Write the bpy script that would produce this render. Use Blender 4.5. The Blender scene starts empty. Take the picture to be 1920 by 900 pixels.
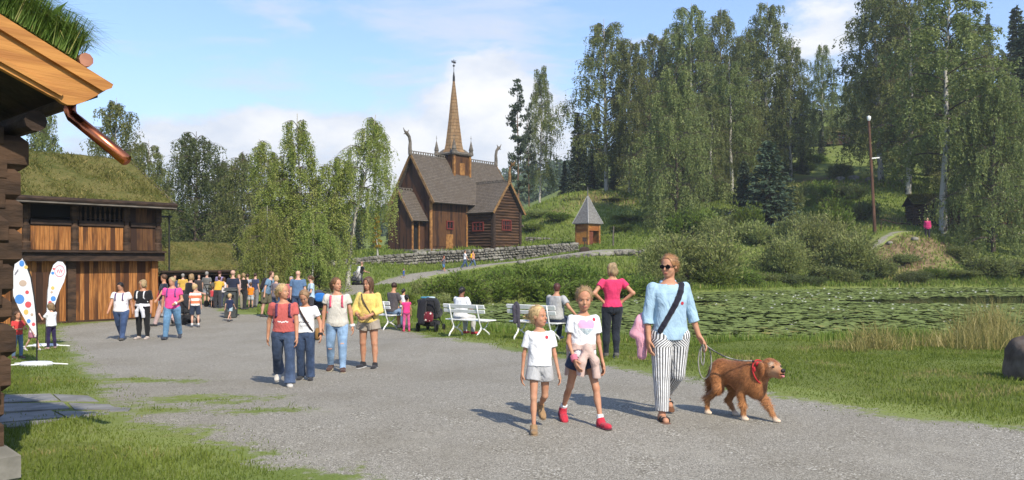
import bpy, math, random
import numpy as np
from mathutils import Vector, Matrix, noise as mnoise
R = math.radians
S = bpy.context.scene
COL = S.collection
# ------------------------------------------------------------------ camera, sky, sun, exposure
HC, YH, FP = 1.62, 488.0, 1500.0            # eye height, horizon row, focal length in pixels (1920 wide)
cam = bpy.data.cameras.new('camera'); co = bpy.data.objects.new('camera', cam); COL.objects.link(co)
co.location = (0, 0, HC); co.rotation_euler = (R(90), 0, 0)
cam.sensor_fit = 'HORIZONTAL'; cam.sensor_width = 36; cam.lens = 36*FP/1920
cam.shift_y = (YH-450)/1920; cam.clip_end = 6000; cam.clip_start = .05
S.camera = co
SUN = Vector((.36, -.64, .68)).normalized()
sd = bpy.data.lights.new('sun', 'SUN'); so = bpy.data.objects.new('sun', sd); COL.objects.link(so)
sd.energy = 4.1; sd.angle = R(.55); sd.color = (1, .91, .74)
so.rotation_euler = SUN.to_track_quat('Z', 'Y').to_euler(); so.location = (0, 0, 60)
SUN_EL = math.asin(SUN.z); SUN_ROT = math.atan2(SUN.x, SUN.y)
w = bpy.data.worlds.new('World'); S.world = w; w.use_nodes = True
S.view_settings.view_transform = 'Standard'; S.view_settings.look = 'None'
S.view_settings.exposure = 0.62; S.view_settings.gamma = 1
try: S.view_settings.use_curve_mapping = False
except Exception: pass
S.cycles.max_bounces = 5; S.cycles.diffuse_bounces = 2; S.cycles.glossy_bounces = 2
S.cycles.transmission_bounces = 3; S.cycles.transparent_max_bounces = 6
S.cycles.caustics_reflective = False; S.cycles.caustics_refractive = False

class NT:
    """small node-tree writer"""
    def __init__(s, t): s.t = t; t.nodes.clear()
    def n(s, typ, ins=None, **kw):
        nd = s.t.nodes.new(typ)
        for k, v in kw.items(): setattr(nd, k, v)
        for k, v in (ins or {}).items():
            sock = nd.inputs[k]
            if isinstance(v, bpy.types.NodeSocket): s.t.links.new(v, sock)
            else:
                if sock.type == 'RGBA' and len(v) == 3: v = (*v, 1)
                sock.default_value = v
        return nd
    def math(s, op, a, b=0.0, clamp=False):
        return s.n('ShaderNodeMath', {0: a, 1: b}, operation=op, use_clamp=clamp).outputs[0]
    def mix(s, f, a, b, blend='MIX'):
        nd = s.n('ShaderNodeMix', {0: f, 6: a, 7: b}, data_type='RGBA', blend_type=blend)
        return nd.outputs[2]
    def ramp(s, f, stops, interp='LINEAR'):
        nd = s.n('ShaderNodeValToRGB', {0: f}); cr = nd.color_ramp; cr.interpolation = interp
        while len(cr.elements) < len(stops): cr.elements.new(.5)
        for e, (p, c) in zip(cr.elements, stops):
            e.position = p; e.color = c if len(c) == 4 else (*c, 1)
        return nd.outputs[0]
    def smooth(s, f, a, b):
        return s.n('ShaderNodeMapRange', {0: f, 1: a, 2: b, 3: 0.0, 4: 1.0}, interpolation_type='SMOOTHSTEP').outputs[0]
    def noise(s, vec, scale, detail=3, rough=.55, dist=0):
        return s.n('ShaderNodeTexNoise', {'Vector': vec, 'Scale': scale, 'Detail': detail, 'Roughness': rough, 'Distortion': dist}).outputs[0]
    def map(s, vec, sc=(1, 1, 1), loc=(0, 0, 0), rot=(0, 0, 0)):
        return s.n('ShaderNodeMapping', {'Vector': vec, 'Location': loc, 'Rotation': rot, 'Scale': sc}).outputs[0]

# sky: Nishita plus procedural clouds by direction
t = NT(w.node_tree)
sky = t.n('ShaderNodeTexSky', sky_type='NISHITA', sun_disc=False, sun_elevation=SUN_EL, sun_rotation=SUN_ROT,
          air_density=1.0, dust_density=.6, ozone_density=2.2, altitude=200).outputs[0]
gen = t.n('ShaderNodeTexCoord').outputs['Generated']
nrm = t.n('ShaderNodeVectorMath', {0: gen}, operation='NORMALIZE').outputs[0]
elev = t.n('ShaderNodeSeparateXYZ', {0: nrm}).outputs[2]
def cdir(px, py):
    return Vector(((px-960)/FP, 1, (YH-py)/FP)).normalized()
def bump(px, py, rad, amp):
    d = t.n('ShaderNodeVectorMath', {0: nrm, 1: cdir(px, py)}, operation='DISTANCE').outputs['Value']
    g = t.math('DIVIDE', d, rad); g = t.math('MULTIPLY', g, g); g = t.math('MULTIPLY', g, -1.0); g = t.math('EXPONENT', g)
    return t.math('MULTIPLY', g, amp)
cv = t.map(nrm, (1, 1, 2.1), (.37, .2, .11))
n1 = t.noise(cv, 4.6, 7, .56, .15)
dens = n1
for b in [(650, 250, .10, .23), (910, 160, .065, .20), (770, 260, .09, .14), (540, 300, .13, .15), (830, 320, .13, .15), (330, 320, .14, .16), (240, 250, .10, .12), (480, 240, .06, .10),
          (1000, 250, .12, .12), (1560, 60, .08, .05), (300, 40, .13, -.20), (560, 80, .12, -.26), (740, 90, .08, -.22), (1080, 130, .07, -.05)]:
    dens = t.math('ADD', dens, bump(*b))
low = t.smooth(elev, .17, .02)
dens = t.math('ADD', dens, t.math('MULTIPLY', low, .10))
cum = t.math('MULTIPLY', t.smooth(dens, .545, .72), .97)
wv = t.map(nrm, (1.0, 2.0, 5.5), (1.3, .1, .4), (0, R(-21), 0))
wn = t.noise(wv, 3.2, 6, .62, .6)
wd = t.math('ADD', wn, bump(800, 15, .14, .20)); wd = t.math('ADD', wd, bump(960, 60, .07, .12)); wd = t.math('ADD', wd, bump(500, 110, .12, .06))
wis = t.math('MULTIPLY', t.smooth(wd, .50, .86), .85)
veil = t.math('ADD', t.math('MULTIPLY', t.smooth(elev, .27, .03), .40), .10)
edge = t.noise(cv, 11, 5, .6)
shade = t.smooth(t.math('ADD', t.math('MULTIPLY', dens, 1.0), t.math('MULTIPLY', edge, .62)), .86, 1.26)
ccol = t.mix(shade, (.66, .715, .81), (1.0, .985, .96))
skyc = t.mix(1.0, sky, (.86, .95, 1.09), 'MULTIPLY')
bg1 = t.n('ShaderNodeBackground', {'Color': skyc, 'Strength': .155}).outputs[0]
bg2 = t.n('ShaderNodeBackground', {'Color': ccol, 'Strength': .78}).outputs[0]
cov = t.math('MAXIMUM', t.math('MAXIMUM', cum, wis), veil)
cov = t.math('MULTIPLY', cov, t.smooth(elev, -.02, .01))
mx = t.n('ShaderNodeMixShader', {0: cov, 1: bg1, 2: bg2}).outputs[0]
t.n('ShaderNodeOutputWorld', {'Surface': mx})

# ------------------------------------------------------------------ materials
def mat(name):
    m = bpy.data.materials.new(name); m.use_nodes = True
    return m, NT(m.node_tree)
def finish(t, bsdf): t.n('ShaderNodeOutputMaterial', {'Surface': bsdf})
def P(t, col, rough=.8, normal=None, **kw):
    ins = {'Base Color': col, 'Roughness': rough}
    if normal is not None: ins['Normal'] = normal
    ins.setdefault('Specular IOR Level', .3)
    ins.update(kw)
    return t.n('ShaderNodeBsdfPrincipled', ins).outputs[0]
def bmp(t, h, strength=.4, dist=.02):
    return t.n('ShaderNodeBump', {'Height': h, 'Strength': strength, 'Distance': dist}).outputs[0]
_mc = {}
def M(name, c1, c2=None, scale=4, stretch=(1, 1, 1), rough=.8, bump_=.0, bscale=None, detail=4, lo=.35, hi=.65, metal=0, spec=.3, c3=None):
    """plain material: two colours mixed by noise, optional bump"""
    if name in _mc: return _mc[name]
    m, t = mat(name)
    ob = t.n('ShaderNodeTexCoord').outputs['Object']
    v = t.map(ob, stretch)
    f = t.noise(v, scale, detail)
    if c2 is None: c2 = tuple(x*.72 for x in c1)
    col = t.mix(t.smooth(f, lo, hi), c2, c1)
    if c3 is not None:
        col = t.mix(t.smooth(t.noise(t.map(ob, (1, 1, 1), (3, 7, 1)), scale*.35, 3), .52, .68), col, c3)
    nm = None
    if bump_: nm = bmp(t, t.noise(v, bscale or scale*3, 3), bump_, .03)
    finish(t, P(t, col, rough, nm, Metallic=metal, **{'Specular IOR Level': spec}))
    _mc[name] = m
    return m

# ------------------------------------------------------------------ mesh helpers
def link(name, me, mats=(), parent=None):
    o = bpy.data.objects.new(name, me); COL.objects.link(o)
    for m in (mats if isinstance(mats, (list, tuple)) else [mats]):
        if m is not None: me.materials.append(m)
    if parent is not None: o.parent = parent
    return o
def npmesh(name, V, F, smooth=False, attrs=None, midx=None):
    """F: (M,k) index array (or list of such arrays)"""
    Fs = F if isinstance(F, list) else [F]
    Fs = [np.asarray(f, np.int32) for f in Fs if len(f)]
    me = bpy.data.meshes.new(name)
    V = np.ascontiguousarray(V, np.float32)
    me.vertices.add(len(V)); me.vertices.foreach_set('co', V.ravel())
    lv = np.concatenate([f.ravel() for f in Fs]); me.loops.add(len(lv)); me.loops.foreach_set('vertex_index', lv)
    tot = np.concatenate([np.full(len(f), f.shape[1], np.int32) for f in Fs])
    st = np.concatenate([[0], np.cumsum(tot)[:-1]]).astype(np.int32)
    me.polygons.add(len(tot)); me.polygons.foreach_set('loop_start', st); me.polygons.foreach_set('loop_total', tot)
    if midx is not None: me.polygons.foreach_set('material_index', np.asarray(midx, np.int32))
    if smooth: me.polygons.foreach_set('use_smooth', np.ones(len(tot), bool))
    me.update(calc_edges=True)
    for k, (dom, arr) in (attrs or {}).items():
        arr = np.asarray(arr, np.float32)
        if arr.ndim == 2:
            a = me.attributes.new(k, 'FLOAT_COLOR', dom)
            if arr.shape[1] == 3: arr = np.concatenate([arr, np.ones((len(arr), 1), np.float32)], 1)
            a.data.foreach_set('color', arr.ravel())
        else:
            a = me.attributes.new(k, 'FLOAT', dom); a.data.foreach_set('value', arr)
    return me
def frame(d):
    d = np.asarray(d, float); d = d/np.linalg.norm(d)
    a = np.array([0, 0, 1.]) if abs(d[2]) < .9 else np.array([1., 0, 0])
    u = np.cross(a, d); u /= np.linalg.norm(u); v = np.cross(d, u)
    return u, v, d
class MB:
    """collects shapes into one mesh"""
    def __init__(s): s.v = []; s.f = []; s.mi = []; s.k = 0; s.m = 0
    def add(s, V, F):
        b = s.k
        for p in V: s.v.append(tuple(p))
        for f in F: s.f.append(tuple(i+b for i in f)); s.mi.append(s.m)
        s.k += len(V); return s
    def hexa(s, p):   # 8 corners: bottom 4 ccw, top 4 ccw
        return s.add(p, [(3, 2, 1, 0), (4, 5, 6, 7), (0, 1, 5, 4), (1, 2, 6, 5), (2, 3, 7, 6), (3, 0, 4, 7)])
    def box(s, c, sz, ax=None, bev=0):
        c = np.asarray(c, float); h = np.asarray(sz, float)/2
        A = np.eye(3) if ax is None else np.asarray(ax, float)
        if not bev:
            return s.hexa([c+A[0]*h[0]*x+A[1]*h[1]*y+A[2]*h[2]*z for z in (-1, 1) for x, y in ((-1, -1), (1, -1), (1, 1), (-1, 1))])
        V = []; b = bev   # chamfered box
        rings = [(-1, b), (-1+b/h[2]*1.0, 0), (1-b/h[2]*1.0, 0), (1, b)]
        for z, ins in rings:
            hx, hy = h[0]-ins, h[1]-ins
            for x, y in ((-1, -1), (1, -1), (1, 1), (-1, 1)):
                V.append(c+A[0]*hx*x+A[1]*hy*y+A[2]*h[2]*z)
        F = [(3, 2, 1, 0), (12, 13, 14, 15)]
        for r in range(3):
            for i in range(4): F.append((r*4+i, r*4+(i+1) % 4, r*4+4+(i+1) % 4, r*4+4+i))
        return s.add(V, F)
    def bar(s, a, b, w, h, up=(0, 0, 1)):
        a = np.asarray(a, float); b = np.asarray(b, float); d = b-a; L = np.linalg.norm(d); d /= L
        u = np.cross(np.asarray(up, float), d); u /= np.linalg.norm(u); v = np.cross(d, u)
        return s.box((a+b)/2, (L, w, h), (d, u, v))
    def tube(s, path, r, n=8, cap=True, ry=None):
        path = [np.asarray(p, float) for p in path]
        rr = r if hasattr(r, '__len__') else [r]*len(path)
        V = []; F = []
        u = None
        for i, p in enumerate(path):
            d = path[min(i+1, len(path)-1)]-path[max(i-1, 0)]
            d = d/np.linalg.norm(d)
            if u is None: u, vv, _ = frame(d)
            else:
                u = u-d*np.dot(u, d); u /= np.linalg.norm(u); vv = np.cross(d, u)
            for k in range(n):
                an = 2*math.pi*k/n
                V.append(p+u*math.cos(an)*rr[i]+vv*math.sin(an)*(rr[i] if ry is None else ry))
        for i in range(len(path)-1):
            for k in range(n):
                F.append((i*n+k, i*n+(k+1) % n, i*n+n+(k+1) % n, i*n+n+k))
        if cap: F.append(tuple(range(n-1, -1, -1))); F.append(tuple(len(V)-n+k for k in range(n)))
        return s.add(V, F)
    def lathe(s, c, prof, n=16, ax=None, ph=0):
        c = np.asarray(c, float); A = np.eye(3) if ax is None else np.asarray(ax, float)
        V = []; F = []
        for r, z in prof:
            for k in range(n):
                an = 2*math.pi*k/n+ph
                V.append(c+A[0]*r*math.cos(an)+A[1]*r*math.sin(an)+A[2]*z)
        for i in range(len(prof)-1):
            for k in range(n): F.append((i*n+k, i*n+(k+1) % n, i*n+n+(k+1) % n, i*n+n+k))
        F.append(tuple(range(n-1, -1, -1))); F.append(tuple(len(V)-n+k for k in range(n)))
        return s.add(V, F)
    def prism(s, pts, off):   # polygon (3D points) extruded by off
        pts = [np.asarray(p, float) for p in pts]; off = np.asarray(off, float); n = len(pts)
        return s.add(pts+[p+off for p in pts], [tuple(range(n-1, -1, -1)), tuple(range(n, 2*n))]+[(i, (i+1) % n, n+(i+1) % n, n+i) for i in range(n)])
    def build(s, name, mats, parent=None, smooth=False, auto=None):
        me = bpy.data.meshes.new(name); me.from_pydata([tuple(map(float, p)) for p in s.v], [], s.f)
        if isinstance(mats, (list, tuple)) and len(mats) > 1: me.polygons.foreach_set('material_index', s.mi)
        me.update()
        import bmesh
        bm = bmesh.new(); bm.from_mesh(me); bmesh.ops.recalc_face_normals(bm, faces=bm.faces); bm.to_mesh(me); bm.free()
        if smooth: me.polygons.foreach_set('use_smooth', [True]*len(me.polygons))
        return link(name, me, mats, parent)
def tag(o, label=None, cat=None, group=None, kind=None):
    if label: o['label'] = label
    if cat: o['category'] = cat
    if group: o['group'] = group
    if kind: o['kind'] = kind
    return o
def thing(name, label, cat, loc=(0, 0, 0), rz=0, group=None):
    o = bpy.data.objects.new(name, None); COL.objects.link(o); o.location = loc; o.rotation_euler = (0, 0, rz)
    o.empty_display_size = .2
    return tag(o, label, cat, group)
def kids(o): return [c for c in COL.objects if c.parent == o]
def copy_tree(o, parent=None, ch=None):
    c = o.copy(); COL.objects.link(c)
    if parent is not None: c.parent = parent
    for k in list(o.children): copy_tree(k, c)
    return c

# ------------------------------------------------------------------ terrain
def W(px, py, d): return np.array([(px-960)/FP*d, d, HC+(YH-py)*d/FP])
WZ = -.75
def onz(px, py, z):
    d = FP*(HC-z)/(py-YH); return ((px-960)/FP*d, d)
def seg_sd(X, Y, poly):
    """signed distance to a closed polygon, negative inside"""
    P0 = np.asarray(poly, float); P1 = np.roll(P0, -1, 0)
    X = np.asarray(X, float); Y = np.asarray(Y, float)
    d = np.full(X.shape, 1e18); ins = np.zeros(X.shape, bool)
    for (ax, ay), (bx, by) in zip(P0, P1):
        ex, ey = bx-ax, by-ay; wx, wy = X-ax, Y-ay
        tt = np.clip((wx*ex+wy*ey)/(ex*ex+ey*ey+1e-12), 0, 1)
        d = np.minimum(d, (wx-ex*tt)**2+(wy-ey*tt)**2)
        c = ((ay <= Y) & (by > Y)) | ((by <= Y) & (ay > Y))
        xx = ax+(Y-ay)/(by-ay+1e-12)*(bx-ax)
        ins ^= c & (X < xx)
    d = np.sqrt(d)
    return np.where(ins, -d, d)
def line_d(X, Y, pts):
    d = np.full(np.shape(X), 1e18)
    for (ax, ay), (bx, by) in zip(pts[:-1], pts[1:]):
        ex, ey = bx-ax, by-ay; tt = np.clip(((X-ax)*ex+(Y-ay)*ey)/(ex*ex+ey*ey), 0, 1)
        d = np.minimum(d, (X-ax-ex*tt)**2+(Y-ay-ey*tt)**2)
    return np.sqrt(d)
POND = [onz(a, b, WZ) for a, b in [(772, 594), (830, 607), (900, 621), (1000, 633), (1150, 645), (1300, 654), (1450, 652), (1600, 641), (1750, 640), (1920, 641), (2300, 650), (2700, 600),
        (2300, 540), (1920, 539.5), (1800, 540), (1600, 541), (1400, 546), (1250, 552), (1150, 560), (1000, 567), (880, 572), (775, 581)]]
CP = []   # terrain control points x, y, z
prof = [(-15, 0), (-4, 0), (2, 0), (5, 0), (8, 0), (12, -.22), (16, -.34), (22, -.52), (30, -.62)]
for y, z in prof:
    for x in (-26, -13, -6.5, -2.5): CP.append((x-.2*y*(x < -5), y, z))
for y, z in [(-15, 0), (0, 0), (6, 0), (8.2, 0), (11, -.04), (14.4, -.16), (18, -.33), (20, -.42)]:
    for x in (1.5, 6, 12, 22): CP.append((x, y, z))
CP += [(-1.5, 20.8, -.37), (.2, 19, -.3), (-4, 24, -.5)]
for x in (-75, -60, -45, -30, -20, -12): CP += [(x, 45, -.95), (x, 60, -1.0 if x < -25 else -.7)]
CP += [(-60, 30, -.7), (-40, 15, -.1), (-60, 0, 0), (-40, -20, 0), (40, 10, .3), (60, 20, 1), (40, -20, 0), (90, 40, 3), (80, 0, 1), (35, 20, -.2)]
for px, py, d in [(640, 540, 52), (600, 550, 48), (560, 563, 43), (480, 572, 44), (1000, 560, 47.5), (950, 540, 52), (1000, 520, 60), (1030, 490, 72),
                  (675, 540, 55), (757, 525, 65), (835, 512, 69), (890, 502, 72), (1030, 485, 75), (1130, 472, 76), (1200, 470, 78),
                  (640, 506, 66), (800, 500, 75), (950, 489, 78), (1075, 474, 79.5),
                  (600, 494, 70), (640, 491, 70), (800, 474, 80), (900, 468, 83), (980, 464, 85), (1060, 460, 87), (1100, 459, 86), (700, 480, 76), (760, 468, 84), (860, 466, 88), (950, 462, 95),
                  (1300, 400, 95), (1640, 437, 80), (1700, 450, 76), (1700, 500, 72.5), (1740, 446, 77), (1750, 425, 84), (1560, 330, 115), (1560, 300, 130), (1565, 272, 150),
                  (1655, 338, 105), (1480, 345, 110), (1200, 362, 110), (1100, 362, 108), (1050, 375, 106), (1010, 400, 104), (990, 440, 98), (1130, 440, 92), (1130, 400, 100), (1250, 440, 86),
                  (1250, 500, 72), (1370, 490, 73), (1500, 490, 76), (1400, 440, 86), (1500, 400, 92), (1850, 480, 75), (1850, 420, 85), (2050, 470, 75), (2050, 350, 100),
                  (1380, 345, 112), (1300, 348, 114), (1700, 345, 105), (1850, 330, 110), (1900, 250, 150), (1300, 280, 170), (1150, 330, 140), (1560, 225, 190),
                  (1060, 400, 150), (980, 440, 150), (840, 455, 130), (700, 470, 110), (560, 500, 110), (400, 505, 110), (200, 510, 120), (0, 505, 120)]:
    CP.append(tuple(W(px, py, d)))
CP += [(-120, 60, 2), (-120, 130, 6), (120, 60, 8), (120, 110, 22), (90, 180, 40), (0, 210, 14), (-60, 200, 2), (50, 220, 38), (160, 160, 42), (130, 10, 4), (-120, 0, 2), (0, -60, 0), (150, -40, 4), (-120, -60, 2)]
CP = np.array(CP)
# pond shore: ground lies just above the water
for (x, y) in POND[:9]: CP = np.vstack([CP, (x, y-.5, WZ+.1)])
for (x, y) in POND[13:]: CP = np.vstack([CP, (x*1.012, y*1.012, WZ+.25)])
def _phi(r2): return -np.sqrt(r2+4.0)
def _fit():
    x, y, z = CP.T; n = len(CP)
    K = _phi((x[:, None]-x)**2+(y[:, None]-y)**2)+np.eye(n)*(-.02)
    Pm = np.stack([np.ones(n), x/50, y/50], 1)
    A = np.block([[K, Pm], [Pm.T, np.zeros((3, 3))]])
    return np.linalg.solve(A, np.concatenate([z, np.zeros(3)]))
_w = _fit()
def ground0(X, Y):
    X = np.asarray(X, float); Y = np.asarray(Y, float); sh = X.shape
    x = X.ravel(); y = Y.ravel(); out = np.zeros(len(x)); n = len(CP)
    for i in range(0, len(x), 20000):
        a = x[i:i+20000]; b = y[i:i+20000]
        out[i:i+20000] = _phi((a[:, None]-CP[:, 0])**2+(b[:, None]-CP[:, 1])**2) @ _w[:n]+_w[n]+_w[n+1]*a/50+_w[n+2]*b/50
    return out.reshape(sh)
def far_z(X, Y):
    """wooded hills beyond the site"""
    r = np.hypot(X, Y)
    az = np.arctan2(X, Y)
    h = 20+16*np.sin(az*5.1+.9)+9*np.sin(az*11+2)+14*np.clip(az*3, -1, 1.4)
    k = np.clip((r-230)/260, 0, 1); k = k*k*(3-2*k)
    return h*.95*k+np.clip((r-500)/1500, 0, 1)*40
def ground(X, Y):
    X = np.asarray(X, float); Y = np.asarray(Y, float)
    z = ground0(np.clip(X, -130, 160), np.clip(Y, -60, 215))
    dx = X-np.clip(X, -130, 160); dy = Y-np.clip(Y, -60, 215)
    o = np.hypot(dx, dy); z = z*np.exp(-o/160)+far_z(X, Y)*np.clip(o/60, 0, 1)
    near = (X > -20) & (X < 130) & (Y > 15) & (Y < 80)
    if near.any():
        s = seg_sd(X, Y, POND); bank = np.clip(-s/1.6, 0, 1)
        z = np.where(s < 0, np.minimum(z, WZ+.08-1.0*bank), np.maximum(z, WZ+.04+np.clip(s*.12, 0, .2)))
    return z
def gz(x, y): return float(ground(np.array([x]), np.array([y]))[0])
def gp(px, py, dmax=240, dmin=3):
    """point of the ground seen at a pixel of the photograph"""
    d = np.geomspace(dmin, dmax, 900); X = (px-960)/FP*d
    zr = HC+(YH-py)*d/FP; g = ground(X, d)
    i = np.argmax(zr <= g)
    if zr[i] > g[i]: i = len(d)-1
    if i == 0: return np.array([X[0], d[0], g[0]])
    a = (zr[i-1]-g[i-1]); b = (g[i]-zr[i]); f = a/(a+b+1e-9)
    dd = d[i-1]+(d[i]-d[i-1])*f
    x = (px-960)/FP*dd
    return np.array([x, dd, gz(x, dd)])
def axis(lo, hi, c, s0, g):
    a = [c]; s = s0
    while a[-1] < hi: a.append(a[-1]+s); s = max(s0, g*abs(a[-1]-c))
    b = [c]; s = s0
    while b[-1] > lo: b.append(b[-1]-s); s = max(s0, g*abs(b[-1]-c))
    return np.array(b[:0:-1]+a)
gx = axis(-1500, 1500, 0, .32, .024); gy = axis(-300, 2500, 8, .3, .021)
GX, GY = np.meshgrid(gx, gy, indexing='ij'); GZ = ground(GX, GY)
rs = np.random.RandomState(3)
nx, ny = GX.shape
idx = np.arange(nx*ny).reshape(nx, ny)
GF = np.stack([idx[:-1, :-1], idx[1:, :-1], idx[1:, 1:], idx[:-1, 1:]], -1).reshape(-1, 4)
# gravel yard outline from the photograph's ground pixels
YARD = [tuple(gp(a, b)[:2]) for a, b in [(680, 905), (600, 885), (500, 862), (410, 812), (300, 790), (225, 795), (215, 760), (200, 720), (165, 700), (150, 675), (130, 650), (110, 628), (112, 612),
        (240, 600), (292, 597), (290, 578), (380, 570), (425, 572), (405, 582), (440, 589), (520, 592), (600, 600), (700, 614), (780, 624), (860, 640), (960, 655), (1040, 670), (1150, 688),
        (1300, 716), (1480, 747), (1600, 772), (1760, 791), (1920, 803)]]+[(5.6, 6.3), (9, 5.2), (9, -12), (-1.2, -12), (-1.2, 4.6)]
def yard_sd(X, Y):
    s = seg_sd(X, Y, YARD)
    for px, py, r in [(300, 715, .55), (355, 713, .35), (390, 752, .5), (430, 745, .4), (330, 745, .35), (250, 712, .4), (470, 770, .35), (300, 770, .4)]:
        c = gp(px, py); s = np.maximum(s, r*.55-np.hypot((X-c[0])/1.6, Y-c[1]))
    return s
YS = np.full(GX.shape, 9.0)
m_ = (np.abs(GX) < 40) & (GY > -25) & (GY < 60)
YS[m_] = yard_sd(GX[m_], GY[m_])
PATH = [tuple(gp(a, b)[:2]) for a, b in [(520, 574), (600, 560)]]+[tuple(W(a, b, d)[:2]) for a, b, d in [(675, 541, 55), (757, 525, 65), (835, 512, 69), (890, 502, 72), (1030, 485, 75), (1130, 472, 76), (1210, 470, 78)]]
TRAIL = [tuple(W(a, b, d)[:2]) for a, b, d in [(1600, 470, 74), (1700, 432, 80), (1800, 440, 79), (1950, 435, 82)]]
TRAIL2 = [tuple(W(a, b, d)[:2]) for a, b, d in [(1330, 425, 90), (1390, 402, 95), (1440, 385, 100)]]
# 'dry' attribute: bare earthy bank and worn hillside
DRY = np.zeros(GX.shape)
for px, py, d, r, a in [(1700, 480, 74, 4.5, .85), (1755, 470, 75.5, 4, .8), (1650, 345, 106, 6, .9), (1560, 350, 110, 7, .8), (1120, 375, 106, 5, .7), (1180, 385, 104, 5, .6), (1040, 410, 102, 4, .6), (1560, 395, 96, 4, .6), (860, 535, 58, 3.2, .7), (900, 540, 56, 2.5, .6), (1210, 505, 70, 5, .5), (1680, 410, 86, 5, .6), (230, 760, 9.5, .6, .5)]:
    c = W(px, py, d); DRY = np.maximum(DRY, a*np.exp(-((GX-c[0])**2+(GY-c[1])**2)/(r*r)))
def grass_color(t, ob):
    n1 = t.noise(ob, .35, 4); n2 = t.noise(ob, 3.1, 4, .6); n3 = t.noise(ob, 42, 3, .7); n4 = t.noise(ob, .09, 3)
    c = t.mix(t.smooth(n1, .3, .7), (.12, .16, .035), (.20, .235, .065))
    c = t.mix(t.math('MULTIPLY', t.smooth(n2, .48, .75), .65), c, (.19, .19, .06))
    c = t.mix(t.math('MULTIPLY', t.smooth(n3, .45, .7), .6), c, (.075, .105, .025))
    c = t.mix(t.math('MULTIPLY', t.smooth(n4, .5, .7), .45), c, (.13, .15, .045))
    return c, n2, n3
m_lawn, t = mat('lawn_grass')
ob = t.n('ShaderNodeTexCoord').outputs['Object']
c, n2, n3 = grass_color(t, ob)
dr = t.n('ShaderNodeAttribute', attribute_name='dry').outputs['Fac']
dn = t.math('ADD', dr, t.math('MULTIPLY', t.math('SUBTRACT', n2, .5), 1.1))
earth = t.mix(t.smooth(t.noise(ob, 1.7, 5), .4, .6), (.13, .085, .05), (.24, .18, .10))
c = t.mix(t.smooth(dn, .35, .75), c, earth)
finish(t, P(t, c, .95, bmp(t, t.math('ADD', n3, n2), .7, .08), **{'Specular IOR Level': .1}))
g = link('ground', npmesh('ground', np.stack([GX, GY, GZ], -1).reshape(-1, 3), GF, True, {'dry': ('POINT', DRY.ravel())}), m_lawn); tag(g, kind='structure')

m_gravel, t = mat('gravel')
ob = t.n('ShaderNodeTexCoord').outputs['Object']
vor = t.n('ShaderNodeTexVoronoi', {'Vector': ob, 'Scale': 78.0, 'Randomness': 1.0})
vorb = t.n('ShaderNodeTexVoronoi', {'Vector': ob, 'Scale': 150.0, 'Randomness': 1.0})
st = t.ramp(t.n('ShaderNodeSeparateColor', {0: vor.outputs['Color']}).outputs[0], [(0, (.10, .09, .074)), (.35, (.205, .188, .155)), (.72, (.28, .258, .215)), (.9, (.39, .365, .31)), (1, (.58, .56, .51))])
st2 = t.ramp(t.n('ShaderNodeSeparateColor', {0: vorb.outputs['Color']}).outputs[0], [(0, (.10, .09, .074)), (.6, (.25, .232, .195)), (1, (.48, .45, .39))])
big = t.noise(ob, .55, 4); mid = t.noise(ob, 2.3, 4)
c = t.mix(t.smooth(mid, .4, .65), st2, st)
trk = t.noise(t.map(ob, (1.5, .22, 1), (0, 0, 0), (0, 0, R(38))), 1.0, 4, .6)
c = t.mix(t.math('MULTIPLY', t.smooth(trk, .50, .72), .28), c, (.185, .165, .13))
c = t.mix(t.math('MULTIPLY', t.smooth(big, .44, .70), .35), c, (.165, .145, .108))
c = t.mix(t.math('MULTIPLY', t.smooth(t.noise(t.map(ob, (1, 1, 1), (5, 9, 0)), .8, 5, .65), .56, .72), .5), c, (.31, .288, .24))
gc, g2, g3 = grass_color(t, ob)
at = t.n('ShaderNodeAttribute', attribute_name='sd').outputs['Fac']
e = t.math('ADD', at, t.math('MULTIPLY', t.math('SUBTRACT', t.noise(ob, 1.3, 4), .5), 1.3))
e = t.math('ADD', e, t.math('MULTIPLY', t.math('SUBTRACT', t.noise(ob, 9, 4, .65), .5), 1.1))
k = t.smooth(e, -.16, .16)
c = t.mix(k, c, gc)
h = t.math('ADD', vor.outputs['Distance'], t.math('MULTIPLY', vorb.outputs['Distance'], .6))
finish(t, P(t, c, .92, bmp(t, h, .45, .009), **{'Specular IOR Level': .2}))
def strip(name, sdv, lim, lift, m):
    cmin = np.minimum(np.minimum(sdv[:-1, :-1], sdv[1:, :-1]), np.minimum(sdv[1:, 1:], sdv[:-1, 1:])).ravel()
    f = GF[cmin < lim]; u, inv = np.unique(f, return_inverse=True)
    Vv = np.stack([GX.ravel()[u], GY.ravel()[u], GZ.ravel()[u]+lift*np.clip((.85-sdv.ravel()[u])/.3, -4, 1)], -1)
    o = link(name, npmesh(name, Vv, inv.reshape(-1, 4), True, {'sd': ('POINT', sdv.ravel()[u])}), m)
    return tag(o, kind='structure')
strip('gravel_yard', YS, .75, .006, m_gravel)
PD = np.full(GX.shape, 9.0); m_ = (GX > -40) & (GX < 80) & (GY > 35) & (GY < 110)
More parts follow.
